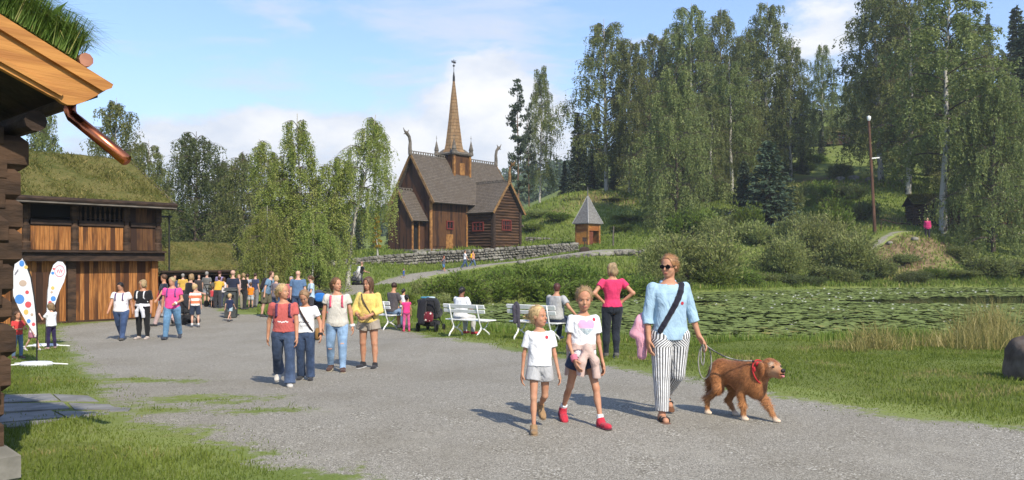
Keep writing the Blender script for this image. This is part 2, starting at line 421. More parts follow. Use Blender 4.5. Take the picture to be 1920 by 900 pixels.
# path as its own fine ribbon
def ribbon(name, pts, hw, lift, m, step=.6, nn=9, edge=.5):
    pts = np.array(pts); L = np.concatenate([[0], np.cumsum(np.hypot(*np.diff(pts, axis=0).T))])
    s_ = np.arange(0, L[-1], step); px_ = np.interp(s_, L, pts[:, 0]); py_ = np.interp(s_, L, pts[:, 1])
    k_ = np.ones(9)/9; pad = lambda a: np.convolve(np.pad(a, 4, mode='edge'), k_, 'valid')
    px_, py_ = pad(px_), pad(py_)
    tx, ty = np.gradient(px_), np.gradient(py_); l_ = np.hypot(tx, ty); nx_, ny_ = -ty/l_, tx/l_
    o_ = np.linspace(-1, 1, nn)*(hw+edge)
    X = px_[:, None]+nx_[:, None]*o_; Y = py_[:, None]+ny_[:, None]*o_
    Z = ground(X, Y); Z = Z*.45+.55*Z.mean(1, keepdims=True)+lift
    Z[:, 0] -= .25; Z[:, -1] -= .25
    sdv = np.broadcast_to(np.abs(o_)-hw, X.shape)
    a, b = X.shape; id_ = np.arange(a*b).reshape(a, b)
    F = np.stack([id_[:-1, :-1], id_[1:, :-1], id_[1:, 1:], id_[:-1, 1:]], -1).reshape(-1, 4)
    return tag(link(name, npmesh(name, np.stack([X, Y, Z], -1).reshape(-1, 3), F, True, {'sd': ('POINT', sdv.ravel())}), m), kind='structure')
ribbon('footpath', PATH, 1.25, .16, m_gravel)
ribbon('hut_trail', TRAIL, .3, .06, m_gravel, edge=.4)
ribbon('hill_trail', TRAIL2, .9, .1, m_gravel)

# ------------------------------------------------------------------ pond
m_water, t = mat('pond_water')
ob = t.n('ShaderNodeTexCoord').outputs['Object']
wo = t.n('ShaderNodeAttribute', attribute_name='open').outputs['Fac']
finish(t, P(t, t.mix(wo, (.135, .18, .065), (.010, .013, .007)), t.math('ADD', t.math('MULTIPLY', wo, -.36), .42), bmp(t, t.noise(ob, 2.2, 3), .12, .02), **{'Specular IOR Level': t.math('ADD', t.math('MULTIPLY', wo, .45), .06)}))
HOLES = [(1790, 566, 6.5, 2.6), (1930, 561, 8, 3.0), (1310, 567, 1.6, 1.2), (1540, 603, 2.3, .45), (1400, 593, 2.4, .25), (1860, 548, 6, .8), (1600, 572, 5, .35), (1400, 558, 6, .3)]
def fbm(X, Y, s, seed=0):
    rr = np.random.RandomState(seed); out = np.zeros(np.shape(X)); amp = 1
    for k in range(4):
        for j in range(3):
            a = rr.rand()*6.28; ph = rr.rand()*6.28
            out += amp*np.sin((X*math.cos(a)+Y*math.sin(a))*s+ph+1.7*np.sin((Y*math.cos(a)-X*math.sin(a))*s*.8+ph*2))/3
        s *= 2.1; amp *= .55
    return out
def leafmat(name, c1, c2, trans=.35, rough=.55, c3=None, spec=.25):
    m, t = mat(name)
    rn = t.n('ShaderNodeAttribute', attribute_name='rnd').outputs['Fac']
    c = t.mix(rn, c1, c2)
    if c3 is not None: c = t.mix(t.smooth(rn, .86, .97), c, c3)
    oi = t.n('ShaderNodeObjectInfo').outputs['Random']
    c = t.n('ShaderNodeHueSaturation', {'Hue': t.math('ADD', t.math('MULTIPLY', oi, .03), .480), 'Saturation': 1.08, 'Value': t.math('ADD', t.math('MULTIPLY', oi, .35), .86), 'Color': c}).outputs[0]
    a = P(t, c, rough, **{'Specular IOR Level': spec})
    b = t.n('ShaderNodeBsdfTranslucent', {'Color': t.mix(.5, c, (.16, .2, .03))}).outputs[0]
    finish(t, t.n('ShaderNodeMixShader', {0: trans, 1: a, 2: b}).outputs[0])
    return m
m_pad = leafmat('lily_pad', (.12, .165, .055), (.185, .23, .085), .05, .75, (.23, .21, .08), .08)
rs = np.random.RandomState(11)
PA = np.array(POND)
dd = 1/(1/20.5+(1/72.-1/20.5)*np.sqrt(rs.rand(420000))) ; dd = 20.5+(72-20.5)*rs.rand(420000)**1.35
xx = (-.17+rs.rand(420000)*.95)*dd
s = seg_sd(xx, dd, POND)
hole = fbm(xx*.5, dd*1.6, .32, 5)
hp = np.zeros(len(xx))
for px, py, rx, ry in HOLES:
    c = onz(px, py, WZ); hp = np.maximum(hp, np.exp(-(((xx-c[0])/rx)**2+((dd-c[1])/ry)**2)))
qx = np.arange(-16, 75, .6); qy = np.arange(19, 74, .6); QX, QY = np.meshgrid(qx, qy, indexing='ij')
qs = seg_sd(QX, QY, POND) < .9; qi = np.arange(QX.size).reshape(QX.shape); qf = np.stack([qi[:-1, :-1], qi[1:, :-1], qi[1:, 1:], qi[:-1, 1:]], -1)[qs[:-1, :-1] & qs[1:, 1:] & qs[1:, :-1] & qs[:-1, 1:]].reshape(-1, 4)
qo = np.zeros(QX.shape)
for px, py, rx, ry in HOLES:
    c = onz(px, py, WZ); qo = np.maximum(qo, np.exp(-(((QX-c[0])/rx)**2+((QY-c[1])/ry)**2)))
qo = np.clip((qo-.12)/.3, 0, 1)
u_, inv_ = np.unique(qf, return_inverse=True)
o = link('pond_water', npmesh('pond_water', np.stack([QX.ravel()[u_], QY.ravel()[u_], np.full(len(u_), WZ)], -1), inv_.reshape(-1, 4), True, {'open': ('POINT', qo.ravel()[u_])}), m_water); tag(o, kind='structure')
keep = (s < -.15) & (hole < 3) & (hp < .25+.08*rs.randn(len(xx)))
xx, dd = xx[keep], dd[keep]; n = len(xx)
r = (.075+.075*rs.rand(n))*(1+dd/75)
an = np.linspace(0, 2*np.pi, 7)[:-1]
ph = rs.rand(n)*6.28
tl = rs.randn(n, 2)*.07
up = WZ+.012+.03*rs.rand(n)+(rs.rand(n) < .12)*(dd < 36)*.12*rs.rand(n)
cx = np.cos(an+ph[:, None])*r[:, None]; cy = np.sin(an+ph[:, None])*r[:, None]
V = np.stack([xx[:, None]+cx, dd[:, None]+cy, np.maximum(up[:, None]+cx*tl[:, :1]+cy*tl[:, 1:], WZ+.004)], -1).reshape(-1, 3)
rn = np.clip(rs.rand(n)*.5+.25*fbm(xx, dd, .5, 9)+.25, 0, 1)
o = link('lily_pads', npmesh('lily_pads', V, np.arange(n*6).reshape(n, 6), False, {'rnd': ('POINT', np.repeat(rn, 6))}), m_pad)
tag(o, 'green water lily pads covering the pond', 'lily pads', kind='stuff')
m_petal = M('lily_petal', (.85, .85, .78), (.75, .75, .66))
ii = rs.choice(n, 520, False); fx, fy = xx[ii], dd[ii]
sel = fbm(fx, fy, .25, 21) > -.25; fx, fy = fx[sel], fy[sel]; nf = len(fx)
fr = (.05+.03*rs.rand(nf))*(1+fy/90)
pts = []; fcs = []
for k in range(nf):
    for ring, (rr_, zz, m) in enumerate([(1, .55, 7), (.55, .95, 5)]):
        for j in range(m):
            a0 = 2*math.pi*j/m+k+ring*.4; b = len(pts); R_ = fr[k]
            for da, q, z in ((-.38, .35, .1), (0, .0, 0), (.38, .35, .1), (0, 1.0, 1)):
                pts.append((fx[k]+math.cos(a0+da)*R_*rr_*q, fy[k]+math.sin(a0+da)*R_*rr_*q, WZ+.045+R_*zz*z))
            fcs.append((b, b+1, b+2, b+3))
o = link('water_lily_flowers', npmesh('water_lily_flowers', np.array(pts), np.array(fcs)), m_petal)
tag(o, 'white water lily blossoms scattered over the pads', 'flowers', kind='stuff')
# ------------------------------------------------------------------ grass blades and meadow tufts (uncountable)
m_blade = leafmat('grass_blade', (.105, .165, .036), (.215, .275, .075), .4, .75, (.36, .33, .15), .08)
m_dry = leafmat('dry_grass', (.20, .205, .07), (.42, .355, .15), .35, .7, (.5, .44, .22))
def blades(name, x, y, hgt, wid, m, label, cat, lean=.5, rnd=None, seed=0, zz=None, stiff=None):
    rr = np.random.RandomState(seed); n = len(x); z = ground(x, y) if zz is None else zz
    a = rr.rand(n)*6.28; l = np.abs(rr.randn(n))*lean*hgt; dx, dy = np.cos(a)*l, np.sin(a)*l
    # blade faces the viewer's side loosely; width across
    b = rr.rand(n)*6.28; wx, wy = np.cos(b)*wid/2, np.sin(b)*wid/2
    V = np.stack([np.stack([x-wx, y-wy, z-.01], -1), np.stack([x+wx, y+wy, z-.01], -1),
                  np.stack([x+wx*.8+dx*.4, y+wy*.8+dy*.4, z+hgt*.6], -1), np.stack([x-wx*.8+dx*.4, y-wy*.8+dy*.4, z+hgt*.6], -1),
                  np.stack([x+dx, y+dy, z+hgt], -1)], 1).reshape(-1, 3)
    i = np.arange(n)*5
    rn = rr.rand(n) if rnd is None else rnd
    o = link(name, npmesh(name, V, [np.stack([i, i+1, i+2, i+3], -1), np.stack([i+3, i+2, i+4], -1)], False, {'rnd': ('POINT', np.repeat(rn, 5))}), m)
    return tag(o, label, cat, kind='stuff')
rs = np.random.RandomState(5)
# lawn within about 30 m: density falls with distance
def scatter(n, dmin, dmax, pxl, pxr, pw=1.0):
    d = dmin+(dmax-dmin)*rs.rand(n)**pw; px = pxl+(pxr-pxl)*rs.rand(n)
    return (px-960)/FP*d, d
x1, y1 = scatter(230000, 5.3, 27, -150, 2070, 1.25)
s = yard_sd(x1, y1); ps = seg_sd(x1, y1, POND)
k = ((s > .05+.22*rs.rand(len(s))) | ((s > -.28) & (rs.rand(len(s)) < .12))) & (ps > .05)
ss = [tuple(p) for p in [(-15.9, 26), (-12.7, 29.8), (-20, 38), (-26, 34)]]
k &= seg_sd(x1, y1, ss) > .2
SLAB = [tuple(gp(a, b)[:2]) for a, b in [(-20, 738), (90, 738), (180, 745), (225, 770), (130, 786), (-20, 806)]]
k &= ~((seg_sd(x1, y1, SLAB) < 0) & (rs.rand(len(s)) < .93))
x1, y1 = x1[k], y1[k]
pat = fbm(x1, y1, .9, 4)
worn = np.exp(-np.abs(np.minimum(yard_sd(x1, y1), 3))/.35)
hg = (.020+.024*rs.rand(len(x1)))*(1+.35*pat)*(1-.45*worn)*(1+y1/45)
hg *= np.where(x1 > 1.5, .9, .9)*(1+.6*np.clip(fbm(x1, y1, 2.1, 33), -.8, 1.2))
blades('lawn_blades', x1, y1, np.maximum(hg, .012), .0045*(1+y1/9), m_blade, 'short green grass of the lawns around the yard', 'grass', .7, np.clip(.40+.32*pat+.28*fbm(x1, y1, 3.2, 44)+.45*(rs.rand(len(x1))-.5)+.12*(x1 > 1.2), 0, 1), 1)
# rough grass along the pond bank, meadow banks farther away
def tufts(name, cs, m, hgt, wid, per, label, cat, seed, rad=.5, lean=.35):
    rr = np.random.RandomState(seed); cs = np.array(cs); n = len(cs)*per
    c = np.repeat(cs, per, 0); x = c[:, 0]+rr.randn(n)*rad; y = c[:, 1]+rr.randn(n)*rad
    k = seg_sd(x, y, POND) > -.35
    x, y, c = x[k], y[k], c[k]
    h = hgt*c[:, 2]*(.5+.6*rr.rand(len(x)))
    return blades(name, x, y, h, wid*(.6+.8*rr.rand(len(x))), m, label, cat, lean, None, seed)
near = []
for px, py, sc in [(1630, 652, .5), (1645, 650, .62), (1672, 655, .4), (1735, 650, .42), (1795, 650, .45), (1815, 646, .8), (1840, 644, 1.15), (1860, 640, 1.2), (1880, 645, .95), (1915, 650, .6), (1600, 658, .3), (1820, 655, .6), (1870, 655, .6)]:
    c = gp(px, py); near.append((c[0], c[1], sc))
tufts('dry_grass', near, m_dry, 1.0, .012, 170, 'tall straw coloured grass on the near pond bank', 'dry grass', 7, .27, .62)
bank = []
for i in range(520):
    f = rs.rand()*8; j = int(f); a, b = POND[j], POND[j+1]; f -= j
    bank.append((a[0]+(b[0]-a[0])*f+rs.randn()*.3, a[1]+(b[1]-a[1])*f-.35+rs.randn()*.35, .35+.5*rs.rand()))
tufts('bank_grass', bank, m_blade, .5, .018, 26, 'ragged green grass along the near edge of the pond', 'grass', 8, .25, .4)
fb = []
for i in range(900):
    f = rs.rand()*8; j = int(f)+13; a, b = POND[j], POND[(j+1) % len(POND)]; f -= int(f)
    fb.append(((a[0]+(b[0]-a[0])*f)*1.008, (a[1]+(b[1]-a[1])*f)*1.01+rs.rand()*1.6, .6+.7*rs.rand()))
tufts('shore_sedge', fb, m_blade, .38, .05, 16, 'dark sedge along the far shore of the pond', 'sedge', 9, .45, .35)
x2, y2 = scatter(90000, 27, 110, 480, 2000, .8)
s = yard_sd(x2, y2); k = (s > .1) & (seg_sd(x2, y2, POND) > .3) & (line_d(x2, y2, PATH) > 1.4) & (line_d(x2, y2, TRAIL) > 1)
x2, y2 = x2[k], y2[k]; pat = fbm(x2, y2, .25, 14)
dry2 = np.zeros(len(x2))
for px, py, d, r in [(870, 535, 57, 3.0), (1720, 480, 74, 6), (1560, 350, 110, 9), (1120, 380, 105, 7), (1680, 410, 86, 6)]:
    c = W(px, py, d); dry2 = np.maximum(dry2, .7*np.exp(-((x2-c[0])**2+(y2-c[1])**2)/(r*r)))
blades('meadow_grass', x2, y2, (.13+.13*rs.rand(len(x2)))*(1+.4*pat)*(.5+y2/90), .02+.0012*y2, m_blade, 'rough meadow grass on the slopes beyond the yard', 'grass', .5, np.clip(.35+.25*pat+.3*rs.rand(len(x2))+.5*dry2, 0, 1), 15)

# ------------------------------------------------------------------ trees
m_birchbark, t = mat('birch_bark')
ob = t.n('ShaderNodeTexCoord').outputs['Object']
f = t.smooth(t.noise(t.map(ob, (1, 1, .35)), 3.2, 5, .65), .53, .62)
z_ = t.n('ShaderNodeSeparateXYZ', {0: ob}).outputs[2]
c = t.mix(f, (.40, .38, .34), (.05, .045, .04))
finish(t, P(t, c, .8))
m_bark = M('dark_bark', (.10, .075, .055), (.045, .035, .028), 6, (1, 1, .3), .9, .5)
m_pinebark = M('pine_bark', (.17, .10, .06), (.07, .05, .035), 6, (1, 1, .3), .9, .5)
LM = {'birch': leafmat('birch_leaves', (.12, .15, .055), (.25, .28, .115), .48, .55, (.29, .31, .13)),
      'light': leafmat('light_birch_leaves', (.22, .275, .075), (.38, .43, .14), .5, .55, (.40, .40, .15)),
      'dark': leafmat('dark_leaves', (.07, .095, .038), (.125, .155, .062), .38, .6),
      'spruce': leafmat('spruce_needles', (.034, .052, .030), (.075, .102, .054), .2, .7),
      'blue': leafmat('young_spruce_needles', (.035, .058, .038), (.075, .108, .066), .15, .7),
      'pine': leafmat('pine_needles', (.034, .050, .032), (.07, .09, .054), .15, .7),
      'willow': leafmat('willow_leaves', (.20, .24, .085), (.34, .38, .155), .48, .6, (.42, .45, .23)),
      'shrub': leafmat('shrub_leaves', (.085, .135, .028), (.17, .23, .05), .4, .55),
      'autumn': leafmat('autumn_leaves', (.35, .20, .02), (.52, .30, .04), .4, .5)}
def tubes_np(paths, n=5):
    Vs, Fs, b = [], [], 0
    for path, rad in paths:
        path = np.asarray(path, float); k = len(path)
        d = np.gradient(path, axis=0); d /= np.linalg.norm(d, axis=1, keepdims=True)+1e-9
        ref = np.tile([[1., .13, 0]], (k, 1)); ref[np.abs(d[:, 0]) > .9] = [0, 1., .1]
        u = np.cross(ref, d); u /= np.linalg.norm(u, axis=1, keepdims=True); v = np.cross(d, u)
        an = np.linspace(0, 2*np.pi, n+1)[:-1]; rad = np.asarray(rad)[:, None, None]
        V = path[:, None]+rad*(np.cos(an)[None, :, None]*u[:, None]+np.sin(an)[None, :, None]*v[:, None])
        Vs.append(V.reshape(-1, 3)); id_ = b+np.arange(k*n).reshape(k, n); nx_ = np.roll(id_, -1, 1)
        Fs.append(np.stack([id_[:-1], nx_[:-1], nx_[1:], id_[1:]], -1).reshape(-1, 4)); b += k*n
    return np.concatenate(Vs), np.concatenate(Fs)
def leaf_quads(C, size, rr, dirs=None, asp=.6, hang=0.0):
    """diamond leaves at C; dirs: long axis"""
    n = len(C)
    if dirs is None: dirs = rr.randn(n, 3)
    dirs = dirs+rr.randn(n, 3)*.35
    if hang: dirs = dirs+np.array([0, 0, -hang])
    dirs /= np.linalg.norm(dirs, axis=1, keepdims=True)+1e-9
    sd_ = np.cross(dirs, rr.randn(n, 3)); sd_ /= np.linalg.norm(sd_, axis=1, keepdims=True)+1e-9
    L = (size*(.6+.8*rr.rand(n)))[:, None]
    a, b = dirs*L, sd_*L*asp/2
    V = np.stack([C, C+a*.45+b, C+a, C+a*.45-b], 1).reshape(-1, 3)
    return V, np.arange(n*4).reshape(n, 4)
_tm = {}
def birch(seed, H, Rad, base=.2, nb=34, droop=1.0, dens=1.0, lsize=.2, lean=(0, 0), fork=False, up=.9, key=None, strings=1.0):
    key = key or ('birch', seed, H, Rad)
    if key in _tm: return _tm[key]
    rr = np.random.RandomState(seed)
    paths = []; LC = []; LD = []; LR = []
    def trunk(p0, H, lean, r0, wob=.03):
        k = 14; tt = np.linspace(0, 1, k)
        wx = np.cumsum(rr.randn(k)*wob*H/k*2); wy = np.cumsum(rr.randn(k)*wob*H/k*2)
        p = np.stack([p0[0]+lean[0]*H*tt**1.3+wx-wx[0], p0[1]+lean[1]*H*tt**1.3+wy-wy[0], p0[2]+H*tt], -1)
        paths.append((p, r0*(1-tt*.93)+.01)); return p, tt
    stems = [((0, 0, 0), H, lean, .012*H+.05)]
    if fork:
        stems = [((0, 0, 0), H, lean, .011*H+.04), ((.1, .1, 0), H*.86, (lean[0]-.24, .1), .009*H+.03), ((-.1, .05, 0), H*.78, (lean[0]+.28, -.1), .009*H+.03)]
    for p0, h, ln, r0 in stems:
        p, tt = trunk(p0, h, ln, r0)
        n_ = int(nb*(.7 if fork else 1)); ga = rr.rand()*6
        for i in range(n_):
            f = base+(1-base-.03)*(i+.5*rr.rand())/n_
            q = np.array([np.interp(f, tt, p[:, j]) for j in range(3)])
            fr = (f-base)/(1-base)
            L = Rad*(.35+1.05*math.sin(math.pi*min(1, .16+fr*.76))**.9)*(.7+.5*rr.rand())*(1-.45*fr)
            if fork: L *= .75
            az = ga+i*2.4+rr.rand()*.5
            el = R(25+38*fr)*up
            k = 8; s = np.linspace(0, 1, k)
            rad_ = L*s*math.cos(el)*(1-.12*s); zz = L*(s*math.sin(el)-droop*.55*s**2.2)
            wob = np.cumsum(rr.randn(k)*.03*L)
            bp = np.stack([q[0]+np.cos(az+wob*.2)*rad_, q[1]+np.sin(az+wob*.2)*rad_, q[2]+zz+wob*.3], -1)
            paths.append((bp, (r0*.33*(1-f*.6))*(1-s*.9)+.006))
            ns = max(3, int(6*dens*(.6+L/Rad)))
            for j in range(ns):
                g_ = .25+.75*(j+rr.rand())/ns
                b0 = np.array([np.interp(g_, s, bp[:, c_]) for c_ in range(3)])
                a2 = az+rr.randn()*.9; l2 = L*.32*(.5+rr.rand())
                k2 = 5; s2 = np.linspace(0, 1, k2)
                tp = np.stack([b0[0]+math.cos(a2)*l2*s2, b0[1]+math.sin(a2)*l2*s2, b0[2]+l2*(.25*s2-.5*droop*s2**2)], -1)
                paths.append((tp, .012*(1-s2)+.004))
                bright = np.clip(.5+.3*rr.randn(), 0, 1)
                for w_ in range(max(1, int(4.6*strings))):
                    g2 = rr.rand(); t0 = np.array([np.interp(g2, s2, tp[:, c_]) for c_ in range(3)])
                    hl = droop*(.35+1.25*rr.rand()**1.5)*Rad*.34
                    m = int((11+8*rr.rand())*(1+hl/Rad)*(1.2 if strings > 1 else 1)); u = rr.rand(m)
                    c_ = t0+np.stack([.05*Rad*(u-.2)*rr.randn()*u+rr.randn(m)*.05, .05*Rad*(u-.2)*rr.randn()+rr.randn(m)*.05, -hl*u], -1)
                    LC.append(c_); LR.append(np.clip(bright+.18*rr.randn(m), 0, 1))
    LC = np.concatenate(LC); LR = np.concatenate(LR)
    V, F = leaf_quads(LC, np.full(len(LC), lsize*.86), rr, None, .55, 1.3)
    tv, tf = tubes_np(paths)
    nt = 13*5*len(stems); mi = np.ones(len(tf), np.int32); cnt = 0
    for q_, (pth, _r) in enumerate(paths):
        m_ = (len(pth)-1)*5
        if len(pth) == 14: mi[cnt:cnt+m_] = 0
        cnt += m_
    r = (npmesh('trunk', tv, tf, True, midx=mi), npmesh('crown', V, F, False, {'rnd': ('POINT', np.repeat(LR, 4))}))
    _tm[key] = r; return r
def conifer(seed, H, Rad, base=.04, step=.42, nper=7, pine=False, lsize=.42, key=None, dens=1.0):
    key = key or ('con', seed, H, Rad, pine)
    if key in _tm: return _tm[key]
    rr = np.random.RandomState(seed); paths = []; LC = []; LD = []; LR = []
    tt = np.linspace(0, 1, 10); w1 = np.cumsum(rr.randn(10)*.004*H)
    p = np.stack([w1-w1[0], w1*.5-w1[0]*.5, H*tt], -1); paths.append((p, (.011*H+.03)*(1-tt*.96)+.008))
    z = base*H
    while z < H*.985:
        f = (z/H-base)/(1-base)
        Lm = Rad*((1-f)**.85+.03) if not pine else Rad*(.35+.9*math.sin(math.pi*min(1, .12+.85*f)))*(1-.5*f)
        for i in range(nper if not pine else max(3, nper-3)):
            if pine and rr.rand() < .25: continue
            az = rr.rand()*6.28; L = Lm*(.6+.55*rr.rand())
            k = 6; s = np.linspace(0, 1, k)
            zz = L*(-.28*s+.22*s**2.5) if not pine else L*(.12*s+.16*s**2)
            q = z+rr.randn()*.08
            cx_, cy_ = np.interp(q, p[:, 2], p[:, 0]), np.interp(q, p[:, 2], p[:, 1])
            bp = np.stack([cx_+np.cos(az)*L*s, cy_+np.sin(az)*L*s, q+zz], -1)
            paths.append((bp, .022*(1-s)*(1+L*.3)+.004))
            m = max(4, int(dens*(11 if not pine else 26)*L)+3)
            u = (.12 if not pine else .45)+(.88 if not pine else .55)*rr.rand(m)
            b0 = np.stack([np.interp(u, s, bp[:, c_]) for c_ in range(3)], -1)
            sd_ = np.sign(rr.randn(m))[:, None]*np.array([-math.sin(az), math.cos(az), 0]); out = np.array([math.cos(az), math.sin(az), 0])
            if not pine:
                dr_ = sd_*(.4+.6*rr.rand(m)[:, None])+out*.75+np.array([0, 0, -.45])
                b0 = b0+sd_*(rr.rand(m)*.22*L*(1-u))[:, None]
            else:
                b0 = b0+rr.randn(m, 3)*np.array([.28, .28, .10])*(.5+L*.16); dr_ = rr.randn(m, 3)*.8+np.array([0, 0, .7])+out*.4
            LC.append(b0); LD.append(dr_); LR.append(np.clip(.45+.2*rr.randn()+.2*rr.randn(m), 0, 1))
        z += step*(.8+.4*rr.rand())*(1.9 if pine else 1)*(1-.35*f)
    LC = np.concatenate(LC); LD = np.concatenate(LD); LR = np.concatenate(LR)
    LD /= np.linalg.norm(LD, axis=1, keepdims=True)
    V, F = leaf_quads(LC, np.full(len(LC), lsize), rr, LD, .42 if not pine else .5)
    tv, tf = tubes_np(paths)
    r = (npmesh('trunk', tv, tf, True), npmesh('crown', V, F, False, {'rnd': ('POINT', np.repeat(LR, 4))}))
    _tm[key] = r; return r
def bush(seed, Wd, H, n=5000, lsize=.16, upright=.8, lobes=9, key=None, hang=0):
    key = key or ('bush', seed, Wd, H, n)
    if key in _tm: return _tm[key]
    rr = np.random.RandomState(seed); LC = []; LD = []; LR = []; paths = []
    for i in range(lobes):
        a = rr.rand()*6.28; q = rr.rand()**.6*Wd*.36; c = np.array([math.cos(a)*q, math.sin(a)*q, H*(.18+.50*rr.rand()*(1-q/Wd))])
        rad = np.array([Wd*.2, Wd*.2, H*.26])*(.7+.6*rr.rand())
        m = n//lobes; d = rr.randn(m, 3); d /= np.linalg.norm(d, axis=1, keepdims=True)
        k = rr.rand(m)**.45
        k *= 1+.22*np.sin(d[:, 0]*7+i)*np.sin(d[:, 1]*6+i*2)+.15*np.sin(d[:, 2]*9+i)
        P_ = c+d*rad*k[:, None]; ok = P_[:, 2] > .02
        LC.append(P_[ok]); LD.append((d*.6+np.array([0, 0, upright]))[ok]); LR.append(np.clip(.5+.25*rr.randn()*.5+.2*rr.randn(m), 0, 1)[ok])
        for j in range(10):   # sprays that break the outline
            dd_ = rr.randn(3); dd_[2] = abs(dd_[2])+.35; dd_ /= np.linalg.norm(dd_)
            u = np.linspace(.2, 1.25+.3*rr.rand(), 6); sp = c+dd_*rad*u[:, None]+np.array([0, 0, .1*H])*(u[:, None]**2)*.5
            paths.append((np.vstack([[c[0]*.25, c[1]*.25, 0], sp]), np.linspace(.03, .005, 7)*min(1, H/2)))
            mm = 26; uu = rr.rand(mm); bb = np.stack([np.interp(uu, np.linspace(0, 1, 6), sp[:, c_]) for c_ in range(3)], -1)+rr.randn(mm, 3)*.06*min(1, H/1.5)
            LC.append(bb); LD.append(np.tile(dd_, (mm, 1))); LR.append(np.clip(.6+.2*rr.randn(mm), 0, 1))
    LC = np.concatenate(LC); LD = np.concatenate(LD); LR = np.concatenate(LR)
    LC[:, 2] = np.maximum(LC[:, 2], .02)
    LD /= np.linalg.norm(LD, axis=1, keepdims=True)
    V, F = leaf_quads(LC, np.full(len(LC), lsize), rr, LD, .4, hang); tv, tf = tubes_np(paths, 4)
    r = (npmesh('stems', tv, tf, True), npmesh('foliage', V, F, False, {'rnd': ('POINT', np.repeat(LR, 4))}))
    _tm[key] = r; return r
def mesh_mat(me, m):
    if not me.materials: me.materials.append(m)
def plant(name, gen, loc, label, cat, sc=(1, 1, 1), rz=0, leaf='birch', bark=None, group=None, parts=('trunk', 'crown')):
    root = thing(name, label, cat, loc, rz, group); root.scale = sc
    tm_, cm_ = gen
    mesh_mat(tm_, bark or m_birchbark)
    if len(tm_.materials) < 2: tm_.materials.append(m_bark)
    a = bpy.data.objects.new(parts[0], tm_); COL.objects.link(a); a.parent = root
    lm = LM[leaf]
    if cm_.materials and cm_.materials[0] != lm:
        k2 = (cm_.name, leaf)
        if k2 not in _tm: c2 = cm_.copy(); c2.materials.clear(); c2.materials.append(lm); _tm[k2] = c2
        cm_ = _tm[k2]
    else: mesh_mat(cm_, lm)
    b = bpy.data.objects.new(parts[1], cm_); COL.objects.link(b); b.parent = root
    return root
def at(px, d, dz=-.1):
    x = (px-960)/FP*d; return np.array([x, d, gz(x, d)+dz])
def tree_to(px, top, d, gen, H0, name, label, cat, leaf='birch', bark=None, rz=0, wide=1.0, group=None):
    """tree standing at column px, distance d, whose tip reaches row top"""
    p = at(px, d); ztop = HC+(YH-top)*d/FP; k = (ztop-p[2])/H0
    return plant(name, gen, p, label, cat, (k*wide, k*wide, k), rz, leaf, bark, group)
B = [birch(1, 20, 5.4, .16, 44, .9, 1.35, .23), birch(2, 20, 4.6, .22, 40, 1.1, 1.3, .23), birch(3, 20, 6.0, .12, 44, .95, 1.4, .25), birch(4, 20, 4.2, .30, 36, 1.05, 1.25, .22), birch(5, 18, 6.6, .04, 46, 1.15, 1.5, .26)]
SP = [conifer(21, 20, 3.4, .03, .42, 8, False, .5), conifer(22, 20, 2.8, .06, .42, 7, False, .46), conifer(23, 8, 2.6, .02, .28, 9, False, .34)]
PN = conifer(31, 20, 3.2, .33, .55, 8, True, .42, dens=1.2)
PN2 = conifer(32, 20, 2.6, .15, .5, 8, True, .42, dens=1.1)
